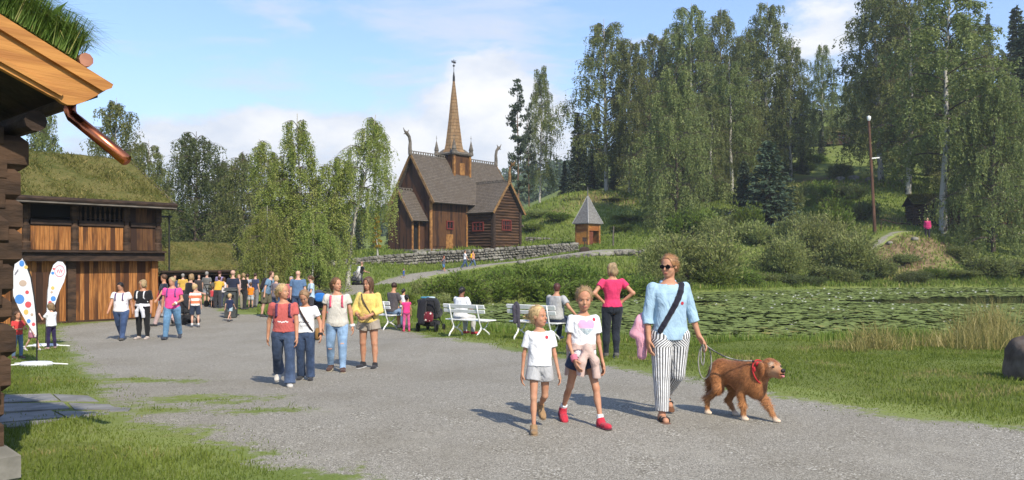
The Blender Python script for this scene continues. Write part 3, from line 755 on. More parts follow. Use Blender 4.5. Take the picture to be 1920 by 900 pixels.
TREES = [
 # px, top, d, generator, H0, leaf, rz, wide, label
 (85, 203, 50, B[1], 20, 'birch', .3, .72, 'pale thin birch behind the left end of the sod roofed storehouse'),
 (218, 184, 47, B[0], 20, 'birch', 1.9, .72, 'birch rising behind the storehouse roof beside the copper downpipe'),
 (275, 262, 52, B[3], 20, 'birch', 4.2, .8, 'smaller birch at the right end of the storehouse roof'),
 (368, 246, 66, B[4], 18, 'dark', 2.2, .95, 'dark dense rounded tree behind the low sod roofed shed'),
 (420, 300, 72, B[2], 20, 'dark', 5.2, .9, 'dark tree close right of the rounded dark tree behind the low shed'),
 (455, 283, 62, B[4], 18, 'birch', .9, .8, 'mid green bushy tree between the dark rounded tree and the weeping birch'),
 (320, 375, 75, B[4], 18, 'dark', .1, 1.5, 'low dark tree just right of the storehouse corner'),
 (1012, 122, 118, B[1], 20, 'birch', 3.0, .58, 'wispy birch beside the tall pine right of the church'),
 (1137, 36, 112, B[0], 20, 'birch', .2, .95, 'tall birch at the left edge of the forest with long overhanging left branches'),
 (1180, 72, 110, B[1], 20, 'birch', 1.2, .8, 'white stemmed birch second from the left edge of the forest'),
 (1215, 150, 104, B[2], 20, 'birch', 2.4, .9, 'birch behind the big drooping tree above the pavilion'),
 (1100, 225, 121, B[3], 20, 'birch', .4, .8, 'slender short birch behind the spruce at the forest edge'),
 (1268, 120, 90, B[4], 18, 'birch', 4.4, .74, 'big drooping birch whose foliage hangs down to the slope right of the pavilion'),
 (1292, 6, 118, B[0], 20, 'birch', 2.9, .82, 'tall birch crown rising behind the big drooping birch'),
 (1355, 14, 121, B[2], 20, 'birch', 5.1, .62, 'tall birch in the middle of the forest edge left of the tallest crown'),
 (1372, 110, 102, B[3], 20, 'birch', .8, .95, 'birch with a long bare white trunk in the middle of the forest'),
 (1438, 2, 115, B[0], 20, 'birch', 4.0, .80, 'tallest pointed birch crown in the middle forest'),
 (1482, 80, 112, B[1], 20, 'birch', 1.0, .85, 'birch standing at the right edge of the middle forest'),
 (1225, 60, 124, B[0], 20, 'birch', 1.4, .85, 'tall birch behind the second birch at the left of the forest'),
 (1258, 48, 127, B[2], 20, 'birch', 3.4, .72, 'birch crown between the left birches and the tall crown behind the drooping birch'),
 (1322, 60, 126, B[3], 20, 'birch', 2.1, 1.05, 'birch crown in the gap between the two tall middle crowns'),
 (1402, 52, 124, B[0], 20, 'birch', 5.0, .85, 'birch crown directly left of the tallest pointed crown'),
 (1330, 175, 100, B[1], 20, 'birch', 2.7, .95, 'lower birch right of the big drooping birch'),
 (1410, 190, 104, B[2], 20, 'birch', .2, .75, 'low birch above the bluish spruce'),
 (1690, 20, 112, B[2], 20, 'birch', 1.7, .8, 'broad birch crown between the two tall birches on the right slope'),
 (1810, 40, 95, B[0], 20, 'birch', 4.1, .95, 'tall birch behind the leafy birch right of the hut'),
 (1542, 80, 142, B[0], 20, 'birch', .5, .60, 'distant birch left of the log cabin on the upper meadow'),
 (1590, 150, 150, B[2], 20, 'birch', 3.3, .7, 'short distant birch behind the log cabin on the upper meadow'),
 (1652, -45, 105, B[1], 20, 'birch', 5.6, 1.0, 'white trunked birch standing on the bank right of the lamp pole'),
 (1702, -70, 98, B[0], 20, 'birch', 2.0, .85, 'tall birch behind the small sod roofed hut'),
 (1768, -25, 81, B[3], 20, 'birch', 3.6, 1.15, 'big birch with a white trunk in front of the small hut'),
 (1862, 118, 76, B[4], 18, 'birch', 1.1, .72, 'leafy birch hanging down to the pond bank right of the hut'),
 (1890, 190, 80, B[2], 20, 'birch', 6.0, .85, 'birch at the right edge of the picture over the pond bank'),
]
for px, top, d, gen, H0, leaf, rz, wide, label in TREES:
    tree_to(px, top, d, gen, H0, 'birch_tree' if leaf == 'birch' else 'broadleaf_tree', label, 'tree', leaf, m_birchbark if leaf == 'birch' else m_bark, rz, wide*1.06)
CON = [
 (972, 150, 110, PN2, 20, 'pine', m_pinebark, .78, 'pine_tree', 'tall dark pine immediately right of the church'),
 (992, 205, 114, PN2, 20, 'pine', m_pinebark, .6, 'pine_tree', 'slimmer pine between the tall dark pine and the wispy birch'),
 (1083, 208, 112, SP[0], 20, 'spruce', m_bark, .98, 'spruce_tree', 'dark spruce at the left edge of the forest behind the pavilion'),
 (1058, 300, 116, SP[1], 20, 'spruce', m_bark, 1.3, 'spruce_tree', 'small spruce leaning out left of the forest edge'),
 (1442, 262, 88, SP[2], 8, 'blue', m_bark, 1.25, 'spruce_tree', 'broad bluish spruce on the slope above the willows'),
 (1395, 300, 92, SP[2], 8, 'blue', m_bark, .95, 'spruce_tree', 'narrower spruce left of the broad bluish spruce'),
 (1385, 492, 64.5, SP[2], 8, 'spruce', m_bark, .95, 'spruce_tree', 'small dark spruce at the water edge between the willows'),
 (1905, 8, 112, SP[0], 20, 'spruce', m_bark, .95, 'spruce_tree', 'dark spruce filling the upper right corner'),
 (1852, 22, 150, SP[1], 20, 'spruce', m_bark, .6, 'spruce_tree', 'thin distant spruce tip left of the dark corner spruce'),
 (1925, 30, 97, SP[0], 20, 'spruce', m_bark, 1.25, 'spruce_tree', 'large dark spruce cut by the right edge of the picture'),
 (1895, 150, 93, SP[1], 20, 'spruce', m_bark, 1.35, 'spruce_tree', 'broad dark spruce below the corner spruce at the right edge'),
]
for px, top, d, gen, H0, leaf, bk, wide, nm, label in CON:
    tree_to(px, top, d, gen, H0, nm, label, 'tree', leaf, bk, px*.37, wide)
rs = np.random.RandomState(77)
for px, top, d in [(1120, 190, 128), (1165, 160, 132), (1205, 130, 128), (1245, 120, 135), (1285, 110, 130), (1320, 150, 126), (1350, 120, 136), (1395, 120, 130), (1420, 90, 140), (1465, 130, 128), (1500, 160, 138), (1525, 190, 150), (1560, 200, 165), (1600, 170, 160), (1625, 150, 165), (1340, 250, 110), (1300, 260, 112), (1260, 270, 118)]:
    tree_to(px, top, d, SP[int(rs.rand()*2)], 20, 'spruce_tree', 'dark spruce deep in the forest behind the row of birches', 'tree', 'spruce', m_bark, rs.rand()*6, .85, 'spruces deep in the forest')
for px, top, d in [(1670, 100, 150), (1700, 130, 140), (1735, 80, 135), (1770, 110, 130), (1805, 150, 120), (1835, 160, 125), (1870, 200, 110), (1895, 230, 100), (1945, 60, 105), (1960, 150, 90), (1790, 240, 105), (1740, 250, 112)]:
    tree_to(px, top, d, SP[int(rs.rand()*2)], 20, 'spruce_tree', 'dark spruce behind the birches on the right hand slope', 'tree', 'spruce', m_bark, rs.rand()*6, 1.0, 'spruces on the right slope')
for px, top, d in [(645, 425, 105), (672, 410, 110), (700, 430, 118), (600, 420, 100), (730, 425, 125)]:
    tree_to(px, top, d, SP[int(rs.rand()*2)], 20, 'spruce_tree', 'dark spruce in the hollow left of the church', 'tree', 'spruce', m_bark, rs.rand()*6, 1.5, 'spruces left of the church')
# the two weeping birches in front of the church
bw1 = birch(41, 15, 4.2, .12, 46, 1.35, 1.5, .15, (.0, 0), True, .95, strings=1.3)
bw2 = birch(43, 15, 3.4, .42, 24, 1.5, 1.15, .135, (.16, 0), False, 1.1, strings=1.6)
bw3 = birch(44, 9, 4.2, .02, 34, 1.5, 1.5, .15, (0, 0), False, .8, strings=1.3)
bw4 = birch(47, 9, 3.4, .02, 30, 1.4, 1.5, .15, (0, 0), False, .8, strings=1.3)
tree_to(565, 214, 50, bw1, 15, 'weeping_birch', 'large weeping birch with several white stems left of the church', 'tree', 'light', None, .4, 1.12)
tree_to(652, 214, 52, bw2, 15, 'weeping_birch', 'open crowned birch with long hanging strands nearest the church', 'tree', 'light', None, .0, 1.0)
tree_to(500, 385, 46, bw3, 9, 'weeping_birch', 'low weeping birch hanging over the right end of the low shed roof', 'tree', 'light', None, 2, .82)
tree_to(585, 385, 47, bw4, 9, 'weeping_birch', 'low curtain of birch foliage under the large weeping birch', 'tree', 'light', None, 1, .9)
yb = birch(45, 6, .55, .25, 20, 1.0, .7, .14, key='young')
tree_to(708, 395, 75, yb, 6, 'young_birch', 'thin young birch with yellow leaves beside the church', 'tree', 'autumn', None, 0, 1.0)

# ------------------------------------------------------------------ bushes
BU = [bush(51, 6, 5.4, 13000, .23, 1.0, 10), bush(52, 6, 4.6, 13000, .23, .9, 12), bush(53, 3, 1.6, 3600, .15, .5), bush(54, 2.2, 1.3, 2600, .13, .4), bush(55, 3.2, 2.1, 3600, .17, .4)]
def bush_at(px, top, bot, wpx, gi, leaf, name, label, d=None, group=None, rz=0):
    p = gp(px, bot) if d is None else at(px, d, -.05)
    dims = [(6, 5.4), (6, 4.6), (3, 1.6), (2.2, 1.3), (3.2, 2.1)][gi]
    H = (HC+(YH-top)*p[1]/FP)-p[2]; Wd = wpx*p[1]/FP
    return plant(name, BU[gi], p, label, 'bush', (Wd/dims[0], Wd/dims[0], H/dims[1]*.92), rz, leaf, m_bark, group, ('stems', 'foliage'))
for a in [(1300, 396, 545, 200, 0, 'willow', 'pale green willow bush on the far shore behind the woman with the dog', 63), (1235, 432, 548, 110, 1, 'willow', 'lower willow at the left end of the far shore thicket', 62),
          (1475, 420, 540, 120, 1, 'willow', 'grey green willow right of the small dark shore spruce', 70), (1535, 372, 530, 130, 0, 'willow', 'willow rising behind the shore in the middle of the thicket', 76), (1600, 412, 535, 150, 1, 'willow', 'round willow at the right end of the shore thicket', 72)]:
    bush_at(a[0], a[1], a[2], a[3], a[4], a[5], 'willow_bush', a[6], a[7], None, a[0]*.1)
for i, (px, top, bot, wp) in enumerate([(955, 490, 545, 90), (1010, 484, 548, 100), (1065, 478, 548, 110), (1120, 488, 550, 110), (1010, 510, 562, 130), (1085, 512, 560, 130), (1170, 500, 556, 130), (935, 515, 560, 90), (1110, 520, 563, 90)]):
    bush_at(px, top, bot, wp, 2+i % 3, 'shrub', 'shrub', 'leafy green shrub on the slope below the church path', None, 'shrubs below the church path', i*1.7)
for i, (px, top, bot, wp, d) in enumerate([(1010, 388, 425, 60, 103), (1050, 395, 440, 70, 100), (1150, 375, 410, 80, 105), (1190, 400, 450, 90, 96), (1225, 380, 420, 70, 102), (1000, 415, 455, 60, 99), (1080, 380, 400, 50, 106), (1165, 420, 452, 60, 92)]):
    bush_at(px, top, bot, wp, 2+i % 3, 'shrub' if i % 2 else 'willow', 'shrub', 'low scrub bush on the hillside behind the pavilion', d, 'scrub on the hillside', i*2.1)
for i, (px, top, bot, wp) in enumerate([(790, 515, 560, 60), (850, 520, 565, 70), (905, 525, 568, 60), (760, 545, 575, 50), (820, 545, 582, 60)]):
    bush_at(px, top, bot, wp, 3, 'shrub' if i % 2 else 'willow', 'shrub', 'low weedy bush on the bank behind the benches', None, 'weedy bushes behind the benches', i*1.3)
for i, (px, top, bot, wp, d) in enumerate([(1500, 300, 330, 70, 122), (1530, 285, 320, 60, 128), (1700, 470, 510, 60, 73), (1640, 468, 530, 90, 71), (1560, 490, 538, 90, 69), (1720, 505, 540, 80, 71), (1790, 500, 540, 90, 71), (1850, 470, 540, 100, 71.5), (1900, 480, 540, 100, 72), (1430, 505, 543, 70, 66), (1800, 455, 500, 70, 74)]):
    bush_at(px, top, bot, wp, 2+i % 3, 'birch' if i > 1 else 'shrub', 'shrub', 'dark scrub bush along the right bank of the pond', d, 'scrub on the right bank', i*1.9)
for i, (px, top, d, wd) in enumerate([(1110, 285, 119, 1.3), (1150, 300, 117, 1.4), (1205, 300, 116, 1.3), (1235, 290, 114, 1.3), (1160, 250, 124, 1.2), (1475, 270, 112, 1.3), (1505, 262, 118, 1.2), (1420, 280, 108, 1.2), (1540, 240, 136, 1.2), (1620, 225, 140, 1.1)]):
    tree_to(px, top, d, SP[i % 2], 20, 'spruce_tree', 'short dark spruce filling the shade between the birch trunks', 'tree', 'spruce', m_bark, i*1.3, wd, 'young spruces between the birch trunks')
rs = np.random.RandomState(17)
for i in range(34):
    px = 1260+rs.rand()*520; d = 78+rs.rand()*34
    if 1490 < px < 1700 and d > 104: d -= 20
    if px > 1640: px -= 180
    p = at(px, d, -.05); s_ = (.7+.7*rs.rand())*(1.5 if px < 1480 else 1.0)
    plant('shrub', BU[2+i % 3], p, 'knee to head high scrub bush on the slope above the pond thicket', 'bush', (s_, s_, s_*(.9+.5*rs.rand())), rs.rand()*6, ('birch', 'willow', 'shrub', 'dark')[i % 4], m_bark, 'scrub above the thicket', ('stems', 'foliage'))
for i in range(26):
    f = 13+rs.rand()*7.6; j = int(f); a_, b_ = POND[j], POND[(j+1) % len(POND)]; f -= j
    x_, y_ = (a_[0]+(b_[0]-a_[0])*f)*1.012, (a_[1]+(b_[1]-a_[1])*f)*1.022+rs.rand()*1.2; s_ = .5+.5*rs.rand()
    plant('shrub', BU[2+i % 3], (x_, y_, gz(x_, y_)-.05), 'dark low bush overhanging the far shore of the pond', 'bush', (s_*1.3, s_, s_*.9), rs.rand()*6, ('dark', 'birch', 'shrub')[i % 3], m_bark, 'low bushes on the far shore', ('stems', 'foliage'))
# far-off wooded hillside, one mass
rs = np.random.RandomState(91)
n = 5200; az = -.75+1.35*rs.rand(n); rr_ = 240+330*rs.rand(n)**.8
fx, fy = np.sin(az)*rr_, np.cos(az)*rr_; fz = ground(fx, fy)
hh = 8+8*rs.rand(n); ww = hh*(.14+.12*rs.rand(n)); per = 60
u = rs.rand(n, per); an = rs.rand(n, per)*6.28; rad = ww[:, None]*(1-u)**.6*(.5+.5*rs.rand(n, per))
n_keep = 0
C = np.stack([fx[:, None]+np.cos(an)*rad, fy[:, None]+np.sin(an)*rad, fz[:, None]+hh[:, None]*u], -1).reshape(-1, 3)
D = np.stack([np.cos(an), np.sin(an), -.6*np.ones_like(an)], -1).reshape(-1, 3)
V, F = leaf_quads(C, np.repeat(hh*.13, per), rs, D, .7)
o = link('distant_forest', npmesh('distant_forest', V, F, False, {'rnd': ('POINT', np.repeat(np.repeat(np.clip(.5+.3*rs.randn(n), 0, 1), per), 4))}), leafmat('far_forest', (.04, .062, .034), (.085, .11, .052), .2, .7))
tag(o, 'distant spruce wood on the hills behind the church', 'forest', kind='stuff')
# ------------------------------------------------------------------ wood and stone materials
def woodmat(name, c1, c2, c3, vert=True, plank=.16, gap=.12, rough=.8, ax=0, streak=1.0, ends=None):
    """boards: per-board tone, grain streaks, dark gaps. boards run along z (vert) or are stacked along z"""
    m, t = mat(name)
    ob = t.n('ShaderNodeTexCoord').outputs['Object']
    x, y, z = t.n('ShaderNodeSeparateXYZ', {0: ob}).outputs[:3]
    across = t.math('ADD', x, t.math('MULTIPLY', y, 1.0)) if vert else z
    q = t.math('DIVIDE', across, plank); fl = t.math('FLOOR', q); fr = t.math('FRACT', q)
    rnd = t.n('ShaderNodeTexWhiteNoise', {'W': fl}, noise_dimensions='1D').outputs[0]
    off = t.n('ShaderNodeCombineXYZ', {0: t.math('MULTIPLY', rnd, 9.0), 1: 0.0, 2: t.math('MULTIPLY', rnd, 5.0)}).outputs[0]
    v = t.n('ShaderNodeVectorMath', {0: ob, 1: off}, operation='ADD').outputs[0]
    gr = t.noise(t.map(v, (14, 14, .8) if vert else (.8, .8, 14)), 2.0, 5, .62)
    wear = t.noise(t.map(v, (2, 2, .5) if vert else (.6, .6, 2)), 1.0, 4)
    c = t.mix(t.smooth(gr, .35, .68), c1, c2)
    c = t.mix(t.math('MULTIPLY', t.smooth(t.math('ADD', wear, t.math('MULTIPLY', t.math('SUBTRACT', rnd, .5), .45)), .48, .68), streak), c, c3)
    edge = t.math('ABSOLUTE', t.math('SUBTRACT', fr, .5))
    gp_ = t.smooth(edge, .5-gap*.5, .5)
    c = t.mix(t.math('MULTIPLY', gp_, .85), c, (.012, .009, .007))
    h = t.math('SUBTRACT', t.math('MULTIPLY', gr, .35), gp_)
    finish(t, P(t, c, rough, bmp(t, h, .5, .02), **{'Specular IOR Level': .25}))
    return m
m_gold = woodmat('golden_weathered_planks', (.20, .072, .019), (.42, .185, .055), (.07, .028, .012), True, .15, .12, streak=1.0)
m_darkplank = woodmat('dark_tarred_planks', (.058, .026, .014), (.095, .044, .022), (.032, .016, .010), True, .2, .08)
m_churchgold = woodmat('church_golden_planks', (.068, .030, .014), (.125, .060, .024), (.034, .017, .011), True, .2, .08)
m_log = M('dark_log', (.075, .042, .024), (.028, .017, .011), 2.2, (1, 1, 3), .85, .5)
m_logw = M('brown_log', (.095, .05, .026), (.035, .019, .011), 1.8, (.5, .5, 4), .85, .4)
m_beam = M('dark_beam', (.05, .03, .02), (.022, .014, .010), 3, (1, 1, 3), .85, .4)
m_fresh = M('fresh_pine', (.47, .215, .055), (.33, .135, .034), 2.6, (.5, .5, 7), .65, .2, c3=(.27, .115, .034))
m_goldtrim = M('golden_trim', (.33, .165, .05), (.17, .075, .024), 3, (1, 1, 1), .75, .2)
m_trim = M('weathered_trim', (.25, .145, .058), (.14, .075, .03), 3, (1, 1, 1), .8, .2)
m_grey = M('grey_wood', (.15, .13, .108), (.085, .073, .06), 3, (1, 1, 2), .85, .3)
m_red = M('red_window_paint', (.16, .030, .022), (.11, .02, .016), 6, rough=.7)
m_glass = M('dark_glass', (.02, .022, .025), (.012, .013, .015), 2, rough=.08, spec=.5)
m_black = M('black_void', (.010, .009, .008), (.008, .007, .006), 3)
m_iron = M('dark_iron', (.02, .02, .022), (.014, .014, .015), 5, rough=.5)
m_white = M('white_paint', (.78, .78, .76), (.68, .68, .66), 5, rough=.5, spec=.4)
m_copper = M('copper', (.62, .20, .09), (.42, .12, .055), 5, (1, 1, 1), .22, 0, metal=1.0)
m_stone = M('field_stone', (.215, .20, .172), (.105, .098, .082), 2.1, (1, 1, 1), .9, .7, 6, c3=(.27, .255, .22))
m_slab = M('slate_slab', (.25, .245, .235), (.16, .155, .147), 3, (1, 1, 1), .7, .3)
m_sod, t = mat('sod_roof_turf')
ob = t.n('ShaderNodeTexCoord').outputs['Object']
f1, f2, f3 = t.noise(ob, 1.1, 5), t.noise(ob, 6, 4, .65), t.noise(ob, 28, 3, .7)
c = t.mix(t.smooth(f1, .35, .65), (.075, .088, .022), (.155, .14, .048))
c = t.mix(t.math('MULTIPLY', t.smooth(f2, .45, .7), .6), c, (.20, .155, .06))
c = t.mix(t.math('MULTIPLY', t.smooth(f3, .45, .7), .55), c, (.05, .055, .016))
finish(t, P(t, c, .95, bmp(t, t.math('ADD', f2, f3), .8, .06), **{'Specular IOR Level': .1}))
def shingle(name, axu, c1, c2, c3, wu=.16, hz=.17):
    m, t = mat(name)
    ob = t.n('ShaderNodeTexCoord').outputs['Object']
    o_ = t.n('ShaderNodeSeparateXYZ', {0: ob}).outputs
    if axu == 'a':   # spire: angle around the axis
        u = t.math('MULTIPLY', t.math('ARCTAN2', o_[1], o_[0]), 1.6)
    else: u = o_[axu]
    v = t.n('ShaderNodeCombineXYZ', {0: u, 1: o_[2], 2: 0.0}).outputs[0]
    b = t.n('ShaderNodeTexBrick', {'Vector': v, 'Color1': c1, 'Color2': c2, 'Mortar': (.018, .013, .01), 'Scale': 1.0, 'Mortar Size': .018, 'Mortar Smooth': .6, 'Bias': 0.0, 'Brick Width': wu, 'Row Height': hz})
    c = t.mix(t.math('MULTIPLY', t.smooth(t.noise(ob, 1.2, 5), .45, .7), .7), b.outputs[0], c3)
    c = t.mix(t.math('MULTIPLY', t.smooth(t.noise(ob, 9, 4), .5, .75), .5), c, tuple(x*.5 for x in c1))
    fz = t.math('FRACT', t.math('DIVIDE', o_[2], hz))
    h = t.math('SUBTRACT', t.math('MULTIPLY', fz, -.6), b.outputs['Fac'])
    finish(t, P(t, c, .85, bmp(t, h, .8, .04), **{'Specular IOR Level': .2}))
    return m
GY1, GY2, GY3 = (.115, .095, .078), (.165, .14, .115), (.095, .075, .058)
m_shx = shingle('shingle_nave', 0, GY1, GY2, GY3); m_shy = shingle('shingle_wing', 1, GY1, GY2, GY3)
m_spire = shingle('spire_shingle', 'a', (.30, .19, .10), (.20, .12, .062), (.26, .18, .105), .30, .36)

class LX:
    """maps a local frame (x axis, y axis, origin) for sub-structures inside a thing"""
    def __init__(s, o=(0, 0, 0), ax=(1, 0, 0), ay=(0, 1, 0)):
        s.o = np.asarray(o, float); s.A = np.array([ax, ay, (0, 0, 1)], float)
    def __call__(s, x, y, z): return s.o+s.A[0]*x+s.A[1]*y+s.A[2]*z
def gable_roof(mb, L, x0, x1, hw, zr, ze, th=.14):
    for sg in (-1, 1):
        a = [L(x0, 0, zr), L(x1, 0, zr), L(x1, sg*hw, ze), L(x0, sg*hw, ze)]
        nrm_ = np.array([0, sg*(zr-ze), hw]); nrm_ /= np.linalg.norm(nrm_)
        off = L.A[1]*nrm_[1]+L.A[2]*nrm_[2]
        mb.hexa([p for p in a]+[p+off*th for p in a])
def gable_wall(mb, L, x, hw, ze, zr, z0=0, th=.12):
    mb.prism([L(x, -hw, z0), L(x, hw, z0), L(x, hw, ze), L(x, 0, zr), L(x, -hw, ze)], L.A[0]*th)
def barges(L, x, hw, zr, ze, w, parent, th=.07):
    for sg in (-1, 1):
        mb = MB(); mb.bar(L(x, sg*.02, zr-.02), L(x, sg*hw, ze-.02), w, th, L.A[0]); mb.build('barge_board', m_trim, parent)
def crest(mb, L, x0, x1, z, h=.34):
    mb.box((L(x0, 0, z+.06)+L(x1, 0, z+.06))/2, (abs(x1-x0), .09, .14), L.A)
    mb.box((L(x0, 0, z+h)+L(x1, 0, z+h))/2, (abs(x1-x0), .07, .08), L.A)
    n = max(2, int(abs(x1-x0)/.34))
    for i in range(n+1):
        p = L(x0+(x1-x0)*i/n, 0, z+.12+(h-.14)/2); mb.box(p, (.12, .06, h-.14), L.A)
def window(L, x, y, z, w, h, parent, nv=3, nh=1, axis='y', sgn=-1, frame_m=None, name='window'):
    """red framed window standing proud of a wall; axis: wall normal axis of frame L"""
    fm = MB(); bx = lambda mb, cx, cz, sx, sz, dy, ty: mb.box(L(x+cx, y+sgn*dy, z+cz) if axis == 'y' else L(x+sgn*dy, y+cx, z+cz), (sx, ty, sz) if axis == 'y' else (ty, sx, sz), L.A)
    f = .13
    for s_ in (-1, 1): bx(fm, s_*(w/2-f/2), 0, f, h, .05, .1); bx(fm, 0, s_*(h/2-f/2), w-2*f-.004, f, .05, .1)
    for i in range(1, nv): bx(fm, -w/2+w*i/nv, 0, .07, h-2*f-.004, .04, .06)
    for i in range(1, nh+1): bx(fm, 0, -h/2+h*i/(nh+1), w-2*f-.01, .055, .035, .045)
    wn_ = fm.build(name, frame_m or m_red, parent)
    pn = MB(); bx(pn, 0, 0, w-2*f-.004, h-2*f-.004, .014, .012); pn.build('pane', m_glass, wn_)
    return wn_
def logs(mb, L, x0, x1, y, z0, z1, dh=.28, r=None, along='x', n=8, jit=.012, ext=0, seed=0):
    rr = np.random.RandomState(seed); z = z0+dh/2
    while z < z1-dh*.3:
        r_ = (r or dh*.53)*(1+.06*rr.randn()); e0 = ext*(1+.2*rr.randn()); e1 = ext*(1+.2*rr.randn())
        pa = (L(x0-e0, y, z), L(x1+e1, y, z)) if along == 'x' else (L(y, x0-e0, z), L(y, x1+e1, z))
        mid = (pa[0]+pa[1])/2+rr.randn(3)*jit
        mb.tube([pa[0], mid, pa[1]], [r_, r_*1.02, r_*.98], n); z += dh

# ------------------------------------------------------------------ stave church
ch = thing('stave_church', 'dark brown stave church with steep shingled roofs, carved dragon heads and a tall slender spire', 'church', (-10.4, 82, 2.5), math.atan2(.766, .643))
L0 = LX()
NH, NZ, NE = 3.35, 9.85, 4.83
m = MB()
gable_wall(m, L0, .35, 2.62, 5.75, 9.55); gable_wall(m, L0, 12.9, 2.62, 5.75, 9.55)
for sg in (-1, 1): m.box((6.69, sg*2.56, 2.95), (12.42, .12, 5.6))
m.build('nave_wall', [m_darkplank], ch)
m = MB(); m.box((3.0, -2.645, 2.75), (4.9, .045, 4.4)); m.build('plank_facing', m_churchgold, ch)
for x, y, r_ in ((.34, -2.64, .17), (5.55, -2.68, .12), (.3, 2.62, .16)): m = MB(); m.tube([(x, y, .1), (x, y, 5.35)], r_, 8); m.build('corner_post', m_goldtrim, ch)
m = MB(); m.box((6.6, 0, .02), (12.9, 5.5, .5)); m.build('foundation', m_stone, ch)
m = MB(); gable_roof(m, L0, 0, 13.25, NH, NZ, NE)
nv = m.build('nave_roof', m_shx, ch)
barges(L0, -.03, NH+.05, NZ+.12, NE+.02, .26, ch); barges(L0, 13.28, NH+.05, NZ+.12, NE+.02, .26, ch)
m = MB(); crest(m, L0, .1, 5.2, NZ+.12, .38); m.build('ridge_crest', m_grey, ch); m = MB(); crest(m, L0, 7.7, 13.1, NZ+.12, .38); m.build('ridge_crest', m_grey, ch)
# wing (log transept), axis along -y
LW = LX((8.06, 0, 0), (0, -1, 0), (1, 0, 0))
m = MB(); gable_roof(m, LW, 0, 6.5, 2.55, 7.25, 3.98); m.build('wing_roof', m_shy, ch)
barges(LW, 6.53, 2.6, 7.36, 4.0, .24, ch)
m = MB(); crest(m, LW, .2, 6.3, 7.34, .24); m.build('wing_ridge_crest', m_grey, ch)
m = MB()
logs(m, LW, 2.5, 6.1, -2.1, .2, 4.3, .30, None, 'x', 8, .01, .0, 1)
logs(m, LW, 2.5, 6.1, 2.1, .2, 4.3, .30, None, 'x', 8, .01, .0, 2)
z = .35
while z < 7.0:
    hwz = 2.12 if z < 4.4 else max(.15, 2.12*(7.1-z)/2.7)
    m.tube([LW(6.0, -hwz, z), LW(6.0, hwz, z)], .162, 8); z += .30
m.build('log_wall', m_logw, ch)
for s_ in (-1, 1): m = MB(); m.box(LW(6.08, s_*2.12, 2.2), (.34, .34, 4.0), LW.A); m.build('corner_board', m_beam, ch)
m = MB(); m.box(LW(3.2, 0, .0), (6.0, 4.5, .5), LW.A); m.build('wing_foundation', m_stone, ch)
window(L0, 3.0, -2.66, 2.75, 1.05, .9, ch, 2, 0)
window(LW, 4.1, -2.26, 2.65, 1.6, 1.0, ch, 3, 1, 'y', -1)
window(LW, 6.16, -.15, 2.8, 1.5, 1.15, ch, 4, 1, 'x', 1)
# low red hatch under the nave window
m = MB(); m.box((2.95, -2.69, 1.0), (1.0, .05, 1.6)); m.build('hatch', m_goldtrim, ch)
# lean-to at the far side of the wing
m = MB(); m.box(LW(4.6, 2.75, 1.5), (1.5, 1.0, 2.9), LW.A); an_ = m.build('lean_to', m_beam, ch)
m = MB(); m.hexa([LW(3.7, 2.2, 3.3), LW(5.5, 2.2, 3.3), LW(5.5, 3.6, 2.75), LW(3.7, 3.6, 2.75)]+[LW(3.7, 2.2, 3.45), LW(5.5, 2.2, 3.45), LW(5.5, 3.6, 2.9), LW(3.7, 3.6, 2.9)]); m.build('lean_to_roof', m_grey, an_)
# porch
LP = LX((0, 0, 0))
m = MB(); gable_roof(m, LP, -1.75, .35, 2.2, 6.05, 3.0, .12); pr = m.build('porch_roof', m_shx, ch)
barges(LP, -1.78, 2.22, 6.15, 3.02, .2, pr)
m = MB(); crest(m, LP, -1.7, .2, 6.14, .3); m.build('ridge_crest', m_grey, pr)
m = MB(); gable_wall(m, LP, -1.5, 1.75, 3.5, 5.8, .1, .1)
m.box((-.55, 1.7, 1.75), (1.65, .1, 3.3)); m.box((-.1, -1.7, 1.9), (.75, .1, 3.4)); m.box((-.87, -1.7, 3.2), (.8, .1, .6))
m.build('porch_wall', m_darkplank, ch)
m = MB(); m.box((-1.36, -1.74, 1.75), (.2, .14, 3.2)); m.box((-.46, -1.74, 1.75), (.14, .14, 3.2)); m.build('door_frame', m_goldtrim, ch)
m = MB(); m.box((-.9, -1.58, 1.5), (.85, .06, 2.7)); m.build('door', m_black, ch)  # open doorway: black panel paints the shade inside the porch
m = MB(); m.box((-.6, 0, .03), (1.9, 3.6, .4)); m.box((-.8, -2.15, -.05), (1.4, .8, .3)); m.build('porch_step', m_stone, ch)
# tower
TX, TS = 6.35, 1.22
m = MB(); m.box((TX, 0, 8.4), (2*TS, 2*TS, 4.2)); tw = m.build('tower', m_churchgold, ch)
for sx in (-1, 1):
    for sy in (-1, 1): m = MB(); m.box((TX+sx*TS, sy*TS, 8.5), (.24, .24, 4.0)); m.build('corner_post', m_goldtrim, tw)
m = MB(); m.box((TX, -TS-.03, 8.9), (.7, .06, 1.3)); m.build('louvre', m_goldtrim, tw)
m = MB(); m.lathe((TX, 0, 10.4), [(1.98, 0), (2.1, .16), (1.9, .2), (1.15, .75), (.4, .8)], 4, None, math.pi/4); m.build('tower_cornice', m_grey, tw)
m = MB(); m.lathe((0, 0, 0), [(1.3, 0), (1.1, .35), (.97, .9), (.62, 3.6), (.36, 6.0), (.10, 8.0), (.04, 8.3)], 8, None, math.pi/8)
sp = m.build('spire', m_spire, tw); sp.location = (TX, 0, 10.75)
m = MB(); m.lathe((TX, 0, 18.55), [(.14, 0), (.12, .5), (.03, 1.1), (.025, 2.4)], 8); m.lathe((TX, 0, 20.1), [(.02, 0), (.13, .1), (.13, .16), (.02, .26)], 8)
